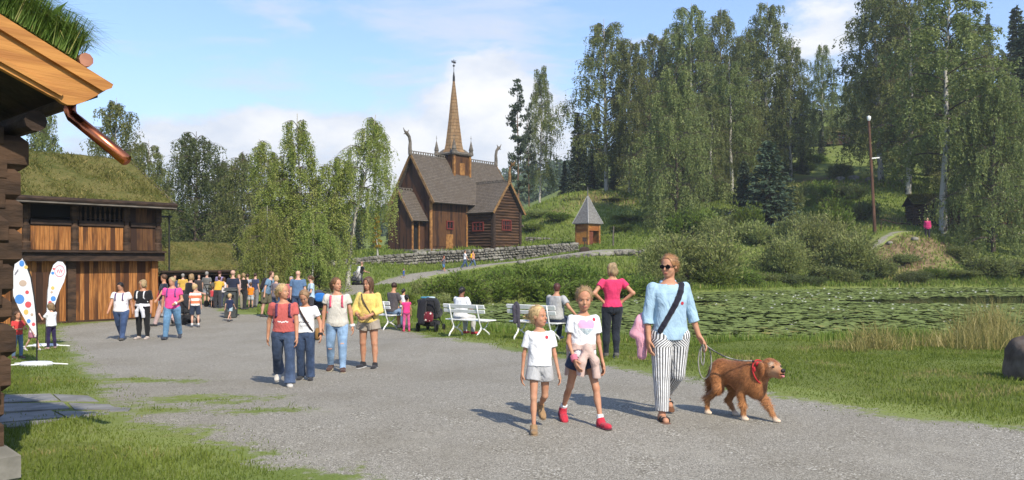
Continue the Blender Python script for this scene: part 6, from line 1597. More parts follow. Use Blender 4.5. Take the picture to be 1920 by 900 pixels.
    # hair
    if hair:
        sty, hc = hair[0], hair[1]; g_ = (.035 if sty in ('bob', 'long', 'curly', 'cap') else .018)+.25*h/hh
        base = [E_((0, -.07, .66), (.335+g_, .41+g_, .37+g_))]
        if sty in ('bob', 'long', 'curly'): base += [E_((s_*.27, -.10, .42), (.13+g_*.5, .26, .34)) for s_ in (-1, 1)]+[E_((0, -.30, .40), (.30, .20, .38))]
        if sty == 'curly': base += [E_((s_*.30, -.02, .62), (.17, .30, .30)) for s_ in (-1, 1)]+[E_((0, -.05, .88), (.34, .36, .24))]
        if sty in ('short', 'bun', 'pony', 'cap'): base += [E_((0, -.28, .40), (.26, .17, .26))]
        if sty == 'pony': base += [Cone(hd(0, -.42, .70), hd(0, -.60, .50), .11*hh, .12*hh), Cone(hd(0, -.60, .50), hd(0, -.52, -.05), .12*hh, .05*hh)]
        if sty == 'bun': base += [E_((0, -.50, .55), (.17, .17, .17))]
        if sty == 'long':
            base += [Cone(hd(s_*.26, .02, .55), hd(s_*.30, .12, -.28), .10*hh, .09*hh) for s_ in (-1, 1)]+[Cone(hd(s_*.30, .12, -.28), hd(s_*.27, .18, -.85), .09*hh, .045*hh) for s_ in (-1, 1)]+[Cone(hd(0, -.34, .4), hd(0, -.36, -.7), .25*hh, .16*hh)]
        Fr = field_of(base, h*.9 if fine else h, .06*hh)
        cut = .30 if sty != 'crop' else .34
        Fr.sub(E_((0, .38, .36), (.30 if sty not in ('long', 'bob', 'curly') else .235, .52, .53 if sty in ('bun', 'pony') else .49), 2.3), .03*hh)
        if sty in ('short', 'crop', 'pony', 'bun'):
            for s_ in (-1, 1): Fr.sub(E_((s_*.40, .06, .36), (.12, .20, .22)), .03*hh)
            Fr.sub(E_((0, -.1, -.02), (.6, .7, .24)), .03*hh) if sty in ('short', 'crop') else None
        if fine or sty in ('curly', 'bob'): Fr.wrinkle(.005*hh if sty not in ('curly', 'bob') else .04*hh, 11/hh if sty not in ('curly', 'bob') else 8/hh, seed+2)
        V, Q = Fr.mesh(); F_ = [Q]
        if fine and len(Q):   # loose strands lying over the shape and breaking its outline
            rr = np.random.RandomState(seed); fa_ = V[Q]; ct = fa_.mean(1); nr = np.cross(fa_[:, 2]-fa_[:, 0], fa_[:, 3]-fa_[:, 1]); nr /= np.linalg.norm(nr, axis=1, keepdims=True)+1e-9
            ii = rr.randint(0, len(Q), 900 if near else 400); nn = nr[ii]; rel = (ct[ii]-hd(0, -.1, .6))
            tgt = (hd(0, -.55, .55) if sty in ('bun', 'pony') else None)
            fl = (tgt-ct[ii]) if tgt is not None else np.array([0, 0, -1.])*hh+rel*.5
            fl = fl/(np.linalg.norm(fl, axis=1, keepdims=True)+1e-9)+rr.randn(len(ii), 3)*.10; fl -= nn*(fl*nn).sum(1, keepdims=True); fl /= np.linalg.norm(fl, axis=1, keepdims=True)+1e-9
            b_ = ct[ii]-nn*.004; ln = (.16+.22*rr.rand(len(ii)))[:, None]*hh; sd_ = np.cross(nn, fl)*.009*hh; tp = b_+fl*ln+nn*ln*(.02+.14*(rr.rand(len(ii), 1) < .07)); md = b_+fl*ln*.5+nn*.012*hh
            n0 = len(V); V = np.concatenate([V, np.stack([b_-sd_, b_+sd_, md+sd_, md-sd_, tp], 1).reshape(-1, 3)]); i5 = n0+np.arange(len(ii))*5
            F_ = [Q, np.stack([i5, i5+1, i5+2, i5+3], -1), np.stack([i5+3, i5+2, i5+4], -1)]
        link('hair', npmesh('hair', V, F_, True), hairmat(hc), root)
    if fine:
        eo = not kw.get('shades')
        m1 = MB()
        for s_ in (-1, 1):
            if eo:
                me_ = MB(); c_ = hd(s_*.135, .275, .50)
                me_.m = 0; me_.lathe(c_, [(.001, -.06*hh), (.046*hh, -.03*hh), (.052*hh, 0), (.046*hh, .03*hh), (.02*hh, .05*hh), (.001, .054*hh)], 10, np.array([he, hu*.46, hf]))
                me_.m = 1; me_.lathe(c_+hf*.030*hh, [(.001, -.01*hh), (.028*hh, -.005*hh), (.026*hh, .022*hh), (.001, .027*hh)], 8, np.array([he, hu, hf])); me_.build('eye', [m_eye, m_iris], root, True)
            br = [hd(s_*.055, .345, .585), hd(s_*.13, .345, .615), hd(s_*.215, .285, .59)]
            m1.tube(br, [.009*hh, .012*hh, .005*hh], 6)
        m1.build('eyebrows', hairmat(tuple(x*.7 for x in (hair[1] if hair else BROWN))), root, True)
        m1 = MB(); m1.tube([hd(-.10, .315, .222), hd(-.04, .352, .235), hd(0, .357, .230), hd(.04, .352, .235), hd(.10, .315, .222)], [.008*hh, .019*hh, .018*hh, .019*hh, .008*hh], 6)
        m1.tube([hd(-.09, .315, .21), hd(0, .35, .192), hd(.09, .315, .21)], [.008*hh, .024*hh, .008*hh], 6); m1.build('mouth', m_lip, root, True)
    if kw.get('shades'):
        m1 = MB()
        for s_ in (-1, 1): m1.lathe(hd(s_*.145, .355, .505), [(.115*hh, -.025*hh), (.125*hh, 0), (.115*hh, .02*hh)], 12, np.array([he, hu*.78, hf]))
        m1.tube([hd(-.06, .385, .53), hd(.06, .385, .53)], .018*hh, 6)
        for s_ in (-1, 1): m1.tube([hd(s_*.25, .345, .53), hd(s_*.33, .15, .53), hd(s_*.345, -.1, .52)], .016*hh, 6)
        m1.build('sunglasses', M('dark_plastic', (.012, .012, .014), (.008, .008, .009), 5, rough=.15, spec=.5), root, False)
    if kw.get('hat'):
        Fh = field_of([E_((0, -.06, .72), (.375, .45, .34)), E_((0, .34, .70), (.26, .30, .035))], h, .03*hh); Fh.plane(hd(0, 0, .66), -hu); part('cap', Fh, cloth(kw['hat']))
    # extras
    for x in extra:
        if x[0] == 'pack':
            c = trunk.surf(0, .17*st*H, -1, .055*H); Fb = field_of([Ell(c, np.array([.085, .052, .135])*H, A, 3.2), Ell(c-fw*.04*H-up*.05*H, np.array([.06, .03, .06])*H, A, 3)], h, .01*H); part('backpack', Fb, cloth(x[1]))
        if x[0] in ('pack', 'straps'):
            sc_ = x[2] if len(x) > 2 else x[1]
            for s_ in (-1, 1):
                pth = [trunk.surf(s_*.058*H, w_*st*H, f_, tk*2.2+.012*H) for w_, f_ in ((.27, -1), (.305, -1))]+[trunk.surf(s_*.060*H, w_*st*H, 1, tk*2.1+.010*H) for w_ in (.305, .28, .24, .20)]+[trunk.surf(s_*.080*H, .16*st*H, 1, tk*2+.006*H), trunk.surf(s_*.094*H*W_, .13*st*H, 1, tk*2+.012*H)]
                part('strap', field_of([Cone(a_, b_, .011*H, .011*H) for a_, b_ in zip(pth[:-1], pth[1:])], h*.9, .006*H), cloth(sc_))
        if x[0] == 'cross':    # diagonal strap from shoulder side x[2] to the other hip
            s_ = x[2]; us = np.linspace(s_*.062, -s_*.085, 8)*H; ws = np.linspace(.312, .04, 8)*st*H
            pth = [trunk.surf(u_, w_, 1, tk*1.9+.012*H) for u_, w_ in zip(us, ws)]; pth = [trunk.surf(us[0], .30*st*H, -1, tk*2+.008*H)]+pth
            part('bag_strap', field_of([Cone(a_, b_, x[3]*H, x[3]*H) for a_, b_ in zip(pth[:-1], pth[1:])], h*.9, .006*H), cloth(x[1]))
        if x[0] == 'bag':      # bag at hip
            s_ = x[2]; c = limbs['L' if s_ > 0 else 'R']['hip']+np.array([s_*.085*H, .0, .0])*1.0
            part('shoulder_bag', field_of([Ell(c, np.array([.028, .065, .07])*H, None, 3.2)], h, .01), cloth(x[1]))
        if x[0] == 'waist':    # jacket tied round the waist, sleeves hanging in front
            pr = [trunk.grow(tk*2.2+.012*H, .055*st*H, .10*st*H)]
            kn = trunk.surf(.008*H, .072*st*H, 1, tk*2.5+.02*H); pr += [Ell(kn, np.array([.03, .024, .028])*H)]
            for s_, l_ in ((-1, .20), (1, .24)):
                q = kn+np.array([s_*.05*H, -.004*H, -.09*H]); pr += [Cone(kn, q, .024*H, .030*H), Cone(q, q+np.array([s_*.012*H, .006*H, -.10*H*l_/.2]), .030*H, .027*H, False, True)]
            Fb = field_of(pr, h, .02*H)
            back = trunk.grow(tk*2+.02*H, .0, .09*st*H, .02*H); Fb.add(Trunk(trunk.o-fw*.02*H, np.array([e, fw, [0, 0, 1.]]), [(-.14*H, .10*H, .05*H, -.045*H), (.08*st*H, .10*H, .06*H, -.03*H)]), .02*H)
            Fb.wrinkle(.003*H, 40/H, seed+5); part('tied_jacket', Fb, cloth(x[1]))
        if x[0] == 'band':     # wrist band on arm x[2]
            l = limbs[x[2]]; part('wristband', field_of([Cone(l['wr']-l['fa']*x[3]*H, l['wr']+l['fa']*.008*H, .0195*H+tk*.8, .0185*H+tk*.8, True, True)], h*.8, .002), cloth(x[1]))
        if x[0] == 'decal':    # printed motif projected on the shirt front
            decal(out, *x[1:])
    # stretch to the size seen
    zmax = max(c.data.vertices[i].co.z for c in root.children if c.type == 'MESH' and c.name.split('.')[0] in ('hair', 'body', 'cap') for i in range(0, len(c.data.vertices), 7))
    if seat is None: k_ = need/zmax; root.scale = (k_, k_, k_)
    out['loc'] = loc
    return out
def decal(out, name, mats, fn, cu, cw, wd, ht, n=26, lift=.0035):
    from mathutils.bvhtree import BVHTree
    o, V, Q = out['shirt']; bv = BVHTree.FromPolygons([tuple(v) for v in V], [tuple(int(i) for i in q) for q in Q]); tr = out['trunk']; H = out['H']; e, fw, up = out['A']
    nu, nw = n, max(4, int(n*ht/wd)); pts = {}; Vv = []; F = []; mi = []
    def pt(i, j):
        if (i, j) in pts: return pts[(i, j)]
        o_ = tr.o+e*(cu+wd*(i/nu-.5))+up*(cw+ht*(j/nw-.5))+fw*.5; hit = bv.ray_cast(Vector(o_), Vector(-fw))[0]
        pts[(i, j)] = None if hit is None else len(Vv)
        if hit is not None: Vv.append(tuple(np.array(hit)+fw*lift))
        return pts[(i, j)]
    for i in range(nu):
        for j in range(nw):
            k = fn((i+.5)/nu*2-1, (j+.5)/nw*2-1)
            if k < 0: continue
            q = [pt(i, j), pt(i+1, j), pt(i+1, j+1), pt(i, j+1)]
            if None in q: continue
            F.append(q); mi.append(k)
    if F: link(name, npmesh(name, np.array(Vv), np.array(F), True, midx=mi), mats, o)
# ------------------------------------------------------------------ benches, prams, bin, banners
def bench_at(c, rz, label):
    r = thing('park_bench', label, 'bench', (c[0], c[1], gz(c[0], c[1])), rz, 'white benches facing the pond')
    for s_ in (-.48, .48):
        m = MB(); m.tube([(s_, -.30, 0), (s_, -.25, .09), (s_, -.12, .21), (s_, -.10, .30), (s_, -.17, .42), (s_, -.22, .62), (s_, -.29, .88)], [.024, .022, .024, .022, .022, .02, .018], 8)
        m.tube([(s_, .27, 0), (s_, .22, .10), (s_, .05, .20), (s_, -.10, .27)], [.024, .02, .022, .022], 8); m.tube([(s_, -.17, .42), (s_, .05, .41), (s_, .26, .435)], .02, 8); m.tube([(s_, .02, .22), (s_, .14, .30), (s_, .22, .42)], .016, 8)
        m.build('iron_leg', m_white, r, True)
    m = MB()
    for k in range(4): m.box((0, -.13+k*.115, .455), (1.42, .10, .032), None, .008)
    m.build('seat', m_white, r)
    m = MB(); m.box((0, -.235, .70), (1.42, .028, .095), ((1, 0, 0), (0, .975, .22), (0, -.22, .975)), .008); m.box((0, -.262, .83), (1.42, .028, .11), ((1, 0, 0), (0, .975, .22), (0, -.22, .975)), .008)
    m.build('backrest', m_white, r); return r
FA_ = np.array([.6, .8]); AX_ = np.array([.8, -.6]); BRZ = math.atan2(-.6, .8)
def bench_from(pxl, pyl, pxr, pyr):
    a, b = gp(pxl, pyl)[:2], gp(pxr, pyr)[:2]; return (a+b)/2+FA_*.28
c2_ = bench_from(846, 628, 893, 632); c1_ = bench_from(676, 616, 722, 620); c3_ = bench_from(966, 637, 1022, 642)
bench_at(c1_, BRZ, 'white bench behind the girl in the yellow sweater'); bench_at(c2_, BRZ, 'white bench with the white clad woman beside the black double pram'); bench_at(c3_, BRZ, 'white bench with a dark jacket hung over its back behind the two girls in front')
# dark jacket over the bench back
q = np.array([*(c3_-AX_*.42-FA_*.27), gz(*c3_)])
Fj = field_of([Ell(q+[0, 0, .74], np.array([.10, .045, .20]), np.array([[*AX_, 0], [*FA_, 0], [0, 0, 1]]), 3), Cone(q+[.03, -.06, .85], q+[.06, -.08, .36], .05, .04), Cone(q+[-.05, -.05, .8], q+[-.03, -.07, .46], .05, .045)], .014, .03).wrinkle(.006, 30, 3)
tag(link('jacket', npmesh('jacket', *Fj.mesh(), True), cloth((.06, .055, .075))), 'dark grey jacket with red edge hung over the back of a white bench', 'jacket')
q2 = np.array([*(c3_-AX_*.12+FA_*.02), gz(*c3_)]); Fb = field_of([Ell(q2+[0, 0, .62], (.13, .11, .14), None, 3), Cone(q2+[-.05, 0, .75], q2+[.08, 0, .78], .03, .03)], .014, .02)
tag(link('tote_bag', npmesh('tote_bag', *Fb.mesh(), True), cloth((.03, .12, .12), 'flower', (.25, .35, .5))), 'teal and dark patterned bag standing on the seat of the bench behind the girls', 'bag')

def wheel(m_, c, r, w, ax, parent, name='wheel'):
    u, v, d = frame(ax); m = MB(); A = np.array([u, v, d]); m.lathe(c, [(r*.80, -w/2), (r, -w*.35), (r, w*.35), (r*.80, w/2), (r*.80, -w/2)], 18, A)
    m.lathe(c, [(r*.12, -w*.6), (r*.12, w*.6)], 8, A)
    for k in range(6): a = k*math.pi/3; m.bar(np.asarray(c), np.asarray(c)+(u*math.cos(a)+v*math.sin(a))*r*.82, .018, .012, d)
    return m.build(name, m_, parent)
def pram(loc, rz, label, hood, seatc, s=1.0, double=False, bag=None):
    r = thing('pram', label, 'pram', loc, rz); r.scale = (s, s, s); w = .62 if double else .44
    for sx in (-1, 1):
        wheel(m_iron, (sx*w*.52, .32, .15), .15, .05, (1, 0, 0), r); wheel(m_iron, (sx*w*.46, -.42, .11), .11, .05, (1, 0, 0), r)
        m = MB(); m.tube([(sx*w*.46, .45, 1.02), (sx*w*.46, .30, .75), (sx*w*.45, -.05, .42), (sx*w*.44, -.42, .13)], .016, 8); m.tube([(sx*w*.46, .30, .75), (sx*w*.5, .30, .16)], .016, 8); m.build('frame', m_iron, r)
    m = MB(); m.tube([(-w*.46, .45, 1.02), (0, .47, 1.03), (w*.46, .45, 1.02)], .02, 8); m.build('handle', m_iron, r)
    link('seat_tub', npmesh('seat_tub', *field_of([Ell((0, -.03, .55), (w*.48, .36, .16), None, 3), Ell((0, -.34, .62), (w*.44, .1, .14), None, 3)], .02, .04).mesh(), True), cloth(seatc), r)
    Fh = field_of([Ell((0, .04, .78), (w*.50, .32, .34), None, 2.4)], .02, .01); Fh.sub(Ell((0, -.22, .66), (w*.43, .36, .28), None, 2.6), .02); Fh.plane((0, 0, .66), (0, -.2, -1))
    link('hood', npmesh('hood', *Fh.mesh(), True), cloth(hood), r)
    link('basket', npmesh('basket', *field_of([Ell((0, -.02, .26), (w*.40, .30, .10), None, 4)], .02, .02).mesh(), True), cloth((.02, .02, .022)), r)
    if bag: link('hanging_bag', npmesh('hanging_bag', *field_of([Ell((-.12, .50, .50), (.17, .07, .17), None, 3)], .016, .02).mesh(), True), cloth(bag[0], 'flower', bag[1]), r)
    return r
q = gp(808, 621); pr_ = pram(q, BRZ+math.pi+R(20), 'black double pram with a red flowered bag beside the white bench', (.018, .018, .022), (.02, .02, .024), .92, True, ((.16, .018, .03), (.75, .62, .55)))
for k, (dx, cl_) in enumerate([(.08, (.10, .28, .42)), (-.06, (.45, .55, .6)), (.2, (.05, .2, .3))]):
    link('blanket', npmesh('blanket', *field_of([Ell((dx, .02+k*.05, 1.10), (.11, .09, .035), None, 2.5)], .014, .01).mesh(), True), cloth(cl_), pr_)
link('black_coat', npmesh('black_coat', *field_of([Cone((.05, .48, 1.0), (.12, .5, .35), .10, .12), Cone((.2, .42, 1.0), (.22, .45, .5), .07, .08)], .018, .03).mesh(), True), cloth((.02, .02, .026)), pr_)
pram(gp(404, 575), R(150), 'dark pram with an olive hood among the crowd in front of the low shed', (.09, .085, .06), (.03, .03, .032), 1.0)
pram(gp(348, 608), R(160), 'dark pram half hidden behind the boy in the orange striped shirt', (.03, .03, .035), (.03, .03, .032), .9)
q = W(668, 543, 54.2); q[2] = gz(q[0], q[1])+.05; pram(q, R(-110), 'small grey pram pushed up the church path', (.35, .34, .34), (.12, .12, .13), .95)
q = gp(597, 598); pr2 = pram(q, R(200), 'pram with a blue bag behind the girl in the beige shirt', (.06, .06, .075), (.03, .03, .03), .95)
link('blue_bag', npmesh('blue_bag', *field_of([Ell((0, .5, .85), (.2, .08, .17), None, 3)], .016, .02).mesh(), True), cloth((.03, .16, .5)), pr2)
q = gp(433, 596); b_ = thing('litter_bin', 'dark grey square litter bin with an overhanging lid behind the toddler', 'bin', q, R(10))
m = MB(); m.box((0, 0, .50), (.40, .40, .96), None, .02); m.build('bin_body', M('bin_grey', (.055, .06, .058), (.035, .038, .037), 4, rough=.6), b_)
m = MB(); m.box((0, 0, 1.03), (.47, .47, .07), None, .015); m.box((0, 0, 1.09), (.40, .40, .05), None, .015); m.build('lid', M('bin_lid', (.10, .105, .10), (.06, .062, .06), 4, rough=.5), b_)
m = MB(); m.box((0, -.203, .80), (.28, .012, .12)); m.build('slot', m_black, b_)
m_flag = M('flag_white', (.80, .80, .83), (.74, .74, .78), 2, rough=.6)
DC = {'b': M('dot_blue', (.10, .28, .70), (.08, .25, .62), 3), 'r': M('dot_red', (.65, .10, .12), (.6, .09, .1), 3), 'y': M('dot_yellow', (.72, .50, .16), (.68, .46, .14), 3), 'n': M('dot_tan', (.52, .40, .32), (.48, .37, .30), 3), 'p': M('print_pink', (.80, .25, .32), (.75, .22, .3), 3)}
def banner(label, base, outline, pole, dots, d, plate):
    r = thing('feather_banner', label, 'banner', base); bx, by, bz = base
    P_ = lambda a: W(a[0], a[1], d)-np.array(base)
    pts = [P_(a) for a in outline]; n = len(pts); cx = np.mean(pts, 0)
    m = MB(); m.prism(pts, (0, .006, 0)); f = m.build('flag', m_flag, r)
    for k_ in DC:
        for (kk, px, py, rad, asp) in dots:
            if kk != k_: continue
            m = MB(); c = P_((px, py)); rr_ = rad*d/FP
            m.prism([c+np.array([rr_*asp*math.cos(t_), -.004, rr_*math.sin(t_)]) for t_ in np.linspace(0, 2*math.pi, 15)[:-1]], (0, .002, 0)); m.build('printed_dot', DC[k_], f)
    m = MB(); m.tube([P_(a)+np.array([0, .012, 0]) for a in pole], [.014]*(len(pole)-1)+[.008], 8); m.build('pole', m_iron, r)
    if plate:
        m = MB(); m.lathe((0, 0, .035), [(.05, -.035), (.30, -.03), (.31, .0), (.27, .03), (.05, .045)], 14, np.array([(1, 0, 0), (0, .6, 0), (0, 0, 1)])); m.build('base_weight', M('base_grey', (.62, .63, .66), (.55, .56, .6), 4), r)
        m = MB()
        for a in (.2, 2.7, 3.6): m.tube([(0, 0, .05), (.55*math.cos(a), .40*math.sin(a), .012)], .014, 6)
        m.build('base_foot', m_white, r)
    return r, f, P_
b1 = gp(68, 685)
r1, f1, P1_ = banner('white feather banner with coloured dots nearest the cabin', b1, [(30, 474), (40, 482), (47, 493), (58, 524), (64, 565), (67, 596), (69, 628), (66, 628), (50, 605), (36, 580), (25, 555), (23, 521), (27, 500)], [(68, 684), (69, 628), (67, 590), (63, 555), (57, 520), (46, 490), (31, 475)],
  [('b', 37, 561, 9, 1), ('r', 53, 571, 6, 1), ('n', 43, 531, 6, 1.2), ('r', 51, 548, 3.5, 1), ('b', 41, 494, 6, .8), ('y', 49, 501, 3.5, 1), ('r', 37, 484, 2.5, 1), ('y', 49, 585, 5, .9), ('b', 54, 602, 4, .9), ('r', 63, 608, 3.5, .9), ('n', 60, 590, 3, .9)], b1[1], True)
b2 = gp(85, 650)
r2, f2, P2_ = banner('white teardrop banner with a pink round emblem in front of the storehouse', b2, [(86, 612), (87, 580), (89, 545), (93, 515), (100, 497), (108, 490), (117, 491), (123, 499), (124, 512), (120, 528), (112, 545), (103, 570), (95, 592), (88, 613)], [(85, 649), (86, 612), (88, 570), (92, 518), (100, 496), (109, 489), (118, 491)],
  [('b', 100, 560, 5, 1), ('r', 94, 568, 4, .9), ('y', 99, 540, 3.5, 1), ('b', 99, 512, 3, 1), ('r', 101, 504, 2, 1), ('n', 97, 548, 2.5, 1)], b2[1], True)
m = MB()
c_ = lambda t_, r_: P2_((112+r_*math.cos(t_), 508+r_*1.15*math.sin(t_)))-np.array([0, .005, 0])
m.tube([c_(t_, 9) for t_ in np.linspace(0, 6.28, 20)], .008, 5)
m.tube([P2_((107, 505))-np.array([0, .005, 0]), P2_((108, 511))-np.array([0, .005, 0]), P2_((110, 505))-np.array([0, .005, 0]), P2_((112, 512))-np.array([0, .005, 0]), P2_((114, 504))-np.array([0, .005, 0]), P2_((116, 511))-np.array([0, .005, 0]), P2_((117, 506))-np.array([0, .005, 0])], .010, 5)
m.build('emblem', DC['p'], f2)
m = MB()
for k in range(3): m.tube([P1_((28+k*2.2, 515-k*3))-np.array([0, .005, 0]), P1_((30+k*2.2, 510-k*3))-np.array([0, .005, 0]), P1_((29.5+k*2.2, 516-k*3))-np.array([0, .005, 0])], .006, 5)
m.build('lettering', M('print_grey', (.25, .25, .3), (.2, .2, .25), 3), f1)

# ------------------------------------------------------------------ the dog
def dog(loc, rz, label):
    r = thing('dog', label, 'dog', loc, rz)
    c2, s2 = math.cos(R(-10)), math.sin(R(-10)); pv_ = np.array([.36, 0, .56])
    def hp(x, y, z):   # head frame, turned towards the viewer and slightly lowered
        v = np.array([x-.01, y, z-.028])-pv_; v = np.array([v[0]*c2-v[1]*s2, v[0]*s2+v[1]*c2, v[2]]); return v+pv_
    AH = np.array([[c2, s2, 0], [-s2, c2, 0], [0, 0, 1]])
    pr = [Ell((.10, 0, .43), (.20, .125, .165)), Cone((-.24, 0, .475), (.12, 0, .445), .100, .130), Ell((-.25, 0, .455), (.145, .12, .145)), Ell((.20, 0, .44), (.12, .115, .16)), Cone((-.22, 0, .52), (.16, 0, .535), .07, .075),
          Cone((.19, 0, .48), hp(.40, 0, .585), .125, .088), Ell((.25, 0, .36), (.09, .09, .12))]
    hd_ = [Ell(hp(.42, 0, .612), (.098, .092, .084), AH), Cone(hp(.47, 0, .590), hp(.572, 0, .566), .062, .044), Cone(hp(.46, 0, .548), hp(.565, 0, .527), .042, .025), Ell(hp(.49, 0, .632), (.04, .06, .035), AH)]
    ears = [Ell(hp(.390, s_*.098, .592), (.046, .022, .074), AH) for s_ in (-1, 1)]
    legs = []
    def leg(pts, rad, paw):
        for a, b, ra, rb in zip(pts[:-1], pts[1:], rad[:-1], rad[1:]): legs.append(Cone(a, b, ra, rb))
        legs.append(Ell(np.array(pts[-1])+np.array([.022, 0, -.006]), (.042, .031, .022)))
    leg([(.16, -.07, .40), (.09, -.085, .29), (.115, -.08, .15), (.12, -.08, .028)], [.064, .038, .026, .024], 0)
    leg([(.19, .07, .40), (.22, .08, .30), (.34, .075, .15), (.42, .075, .030)], [.064, .040, .027, .024], 0)
    leg([(-.25, -.07, .42), (-.22, -.09, .30), (-.37, -.085, .185), (-.385, -.085, .028)], [.084, .054, .028, .023], 0)
    leg([(-.24, .07, .42), (-.13, .09, .29), (-.21, .085, .16), (-.125, .085, .026)], [.084, .054, .028, .023], 0)
    tail = [Cone((-.35, 0, .50), (-.40, .01, .38), .040, .046), Cone((-.40, .01, .38), (-.40, .01, .24), .046, .020)]
    F = Field((-.62, -.24, -.02), (.72, .24, .76), .0068)
    for p_ in pr: F.add(p_, .05)
    for p_ in hd_: F.add(p_, .022)
    for p_ in ears: F.add(p_, .008)
    for p_ in legs: F.add(p_, .03)
    for p_ in tail: F.add(p_, .03)
    F.sub(Ell(hp(.56, 0, .551), (.075, .026, .008), AH), .006)
    F.wrinkle(.0015, 30, 4)
    V, Q = F.mesh()
    f_ = lambda seed, s: fbm(V[:, 0]*1.0+V[:, 1]*.5, V[:, 2]*1.3, s, seed)
    red = np.array([.30, .108, .036]); gold = np.array([.46, .225, .085]); dk = np.array([.17, .055, .018]); wht = np.array([.62, .50, .38])
    k = np.clip(.38-.9*(V[:, 2]-.30)+.10*f_(3, 16), 0, 1)[:, None]; C = red*(1-k)+gold*k
    k = np.clip(.35*f_(8, 26)+.12, 0, .7)[:, None]; C = C*(1-k)+dk*k
    pw = np.clip((.075-V[:, 2])/.05, 0, 1)[:, None]; C = C*(1-pw)+wht*pw
    hc = np.array(hp(.50, 0, .575)); k = np.clip(1-np.linalg.norm((V-hc)/np.array([.12, .10, .085]), axis=1), 0, 1)[:, None]; C = C*(1-k*.9)+np.array([.56, .40, .26])*k*.9
    for s_ in (-1, 1):
        hc = np.array(hp(.49, s_*.042, .645)); k = np.clip(1.3-np.linalg.norm(V-hc, axis=1)/.026, 0, 1)[:, None]; C = C*(1-k)+wht*k
    mo = np.array(hp(.57, 0, .551)); k = (np.linalg.norm((V-mo)/np.array([.085, .03, .013]), axis=1) < 1)[:, None]; C = np.where(k, (.03, .015, .014), C)
    # hair tufts lying along the coat
    fa = V[Q]; ctr = fa.mean(1); nr = np.cross(fa[:, 2]-fa[:, 0], fa[:, 3]-fa[:, 1]); nr /= np.linalg.norm(nr, axis=1, keepdims=True)+1e-9
    rr = np.random.RandomState(6); okh = (ctr[:, 2] > .07) & (np.linalg.norm(ctr-np.array(hp(.54, 0, .57)), axis=1) > .085); cand = np.flatnonzero(okh); ii = rr.choice(cand, 24000)
    fl = np.tile([-.75, 0, -.75], (len(ii), 1))+rr.randn(len(ii), 3)*.3; nn = nr[ii]; fl -= nn*(fl*nn).sum(1, keepdims=True); fl /= np.linalg.norm(fl, axis=1, keepdims=True)+1e-9
    ln = (.018+.018*rr.rand(len(ii)))[:, None]*(1+.9*np.clip((.40-ctr[ii][:, 2])/.2, 0, 1)*(ctr[ii][:, 2] > .16))[:, None]; ln = ln*np.where((ctr[ii][:, 0] < -.37) & (ctr[ii][:, 2] > .2), 2.0, 1)[:, None]
    sd_ = np.cross(nn, fl)*.0026; b = ctr[ii]-nn*.001; tp = b+fl*ln*1.25+nn*ln*.22
    n0 = len(V); Vt = np.stack([b-sd_, b+sd_, tp], 1).reshape(-1, 3); i3 = n0+np.arange(len(ii))*3
    Ct = np.repeat(C[Q[ii, 0]]*(.5+.95*rr.rand(len(ii), 1)), 3, 0)
    me = npmesh('body', np.concatenate([V, Vt]), [Q, np.stack([i3, i3+1, i3+2], -1)], True, {'col': ('POINT', np.clip(np.concatenate([C, Ct]), 0, 1))})
    m, t = mat('dog_coat'); a = t.n('ShaderNodeAttribute', attribute_name='col').outputs['Color']; finish(t, P(t, a, .6, None, **{'Specular IOR Level': .25, 'Sheen Weight': .2}))
    link('body', me, m, r)
    m_nose = M('dog_nose', (.02, .016, .016), (.012, .01, .01), 6, rough=.3)
    link('nose', npmesh('nose', *field_of([Ell(hp(.606, 0, .588), (.020, .027, .020), AH, 2.4)], .004, .002).mesh(), True), m_nose, r)
    for s_ in (-1, 1): link('eye', npmesh('eye', *field_of([Ell(hp(.517, s_*.052, .622), (.014, .014, .010), AH)], .003, .002).mesh(), True), m_nose, r)
    link('tongue', npmesh('tongue', *field_of([Ell(hp(.575, 0, .540), (.040, .018, .006), AH), Ell(hp(.608, 0, .531), (.014, .016, .010), AH)], .004, .008).mesh(), True), M('tongue', (.60, .22, .22), (.5, .17, .18), 6, rough=.4), r)
    ax = unit(hp(.40, 0, .585)-np.array([.19, 0, .48])); cc = np.array([.19, 0, .48])+ax*.10; u, v, d_ = frame(ax)
    m = MB(); m.tube([cc+(u*math.cos(a)+v*math.sin(a))*.128 for a in np.linspace(0, 2*math.pi, 25)], .008, 8); cl_ = m.build('collar', cloth((.50, .03, .035)), r, True)
    link('bandana', npmesh('bandana', *field_of([Ell(cc+np.array([.02, -.080, .090]), (.032, .022, .024)), Ell(cc+np.array([.0, -.118, .035]), (.018, .014, .032))], .006, .02).mesh(), True), cloth((.55, .03, .04)), cl_)
    m = MB(); m.lathe(cc+np.array([-.03, -.09, .115]), [(.012, -.01), (.016, 0), (.012, .01)], 8); m.build('buckle', m_iron, cl_)
    return r, np.array(cc+np.array([-.03, -.085, .118]))
pd = gp(1396, 787); DRZ = R(-50)
dg, lk = dog((pd[0]-.03, pd[1]+.08, pd[2]), DRZ, 'golden reddish retriever walking on a lead with its mouth open')
dg.scale = (.88, .97, .97)
lk = lk*np.array([.88, .97, .97]); collar_w = np.array([dg.location.x+lk[0]*math.cos(DRZ)-lk[1]*math.sin(DRZ), dg.location.y+lk[0]*math.sin(DRZ)+lk[1]*math.cos(DRZ), dg.location.z+lk[2]])
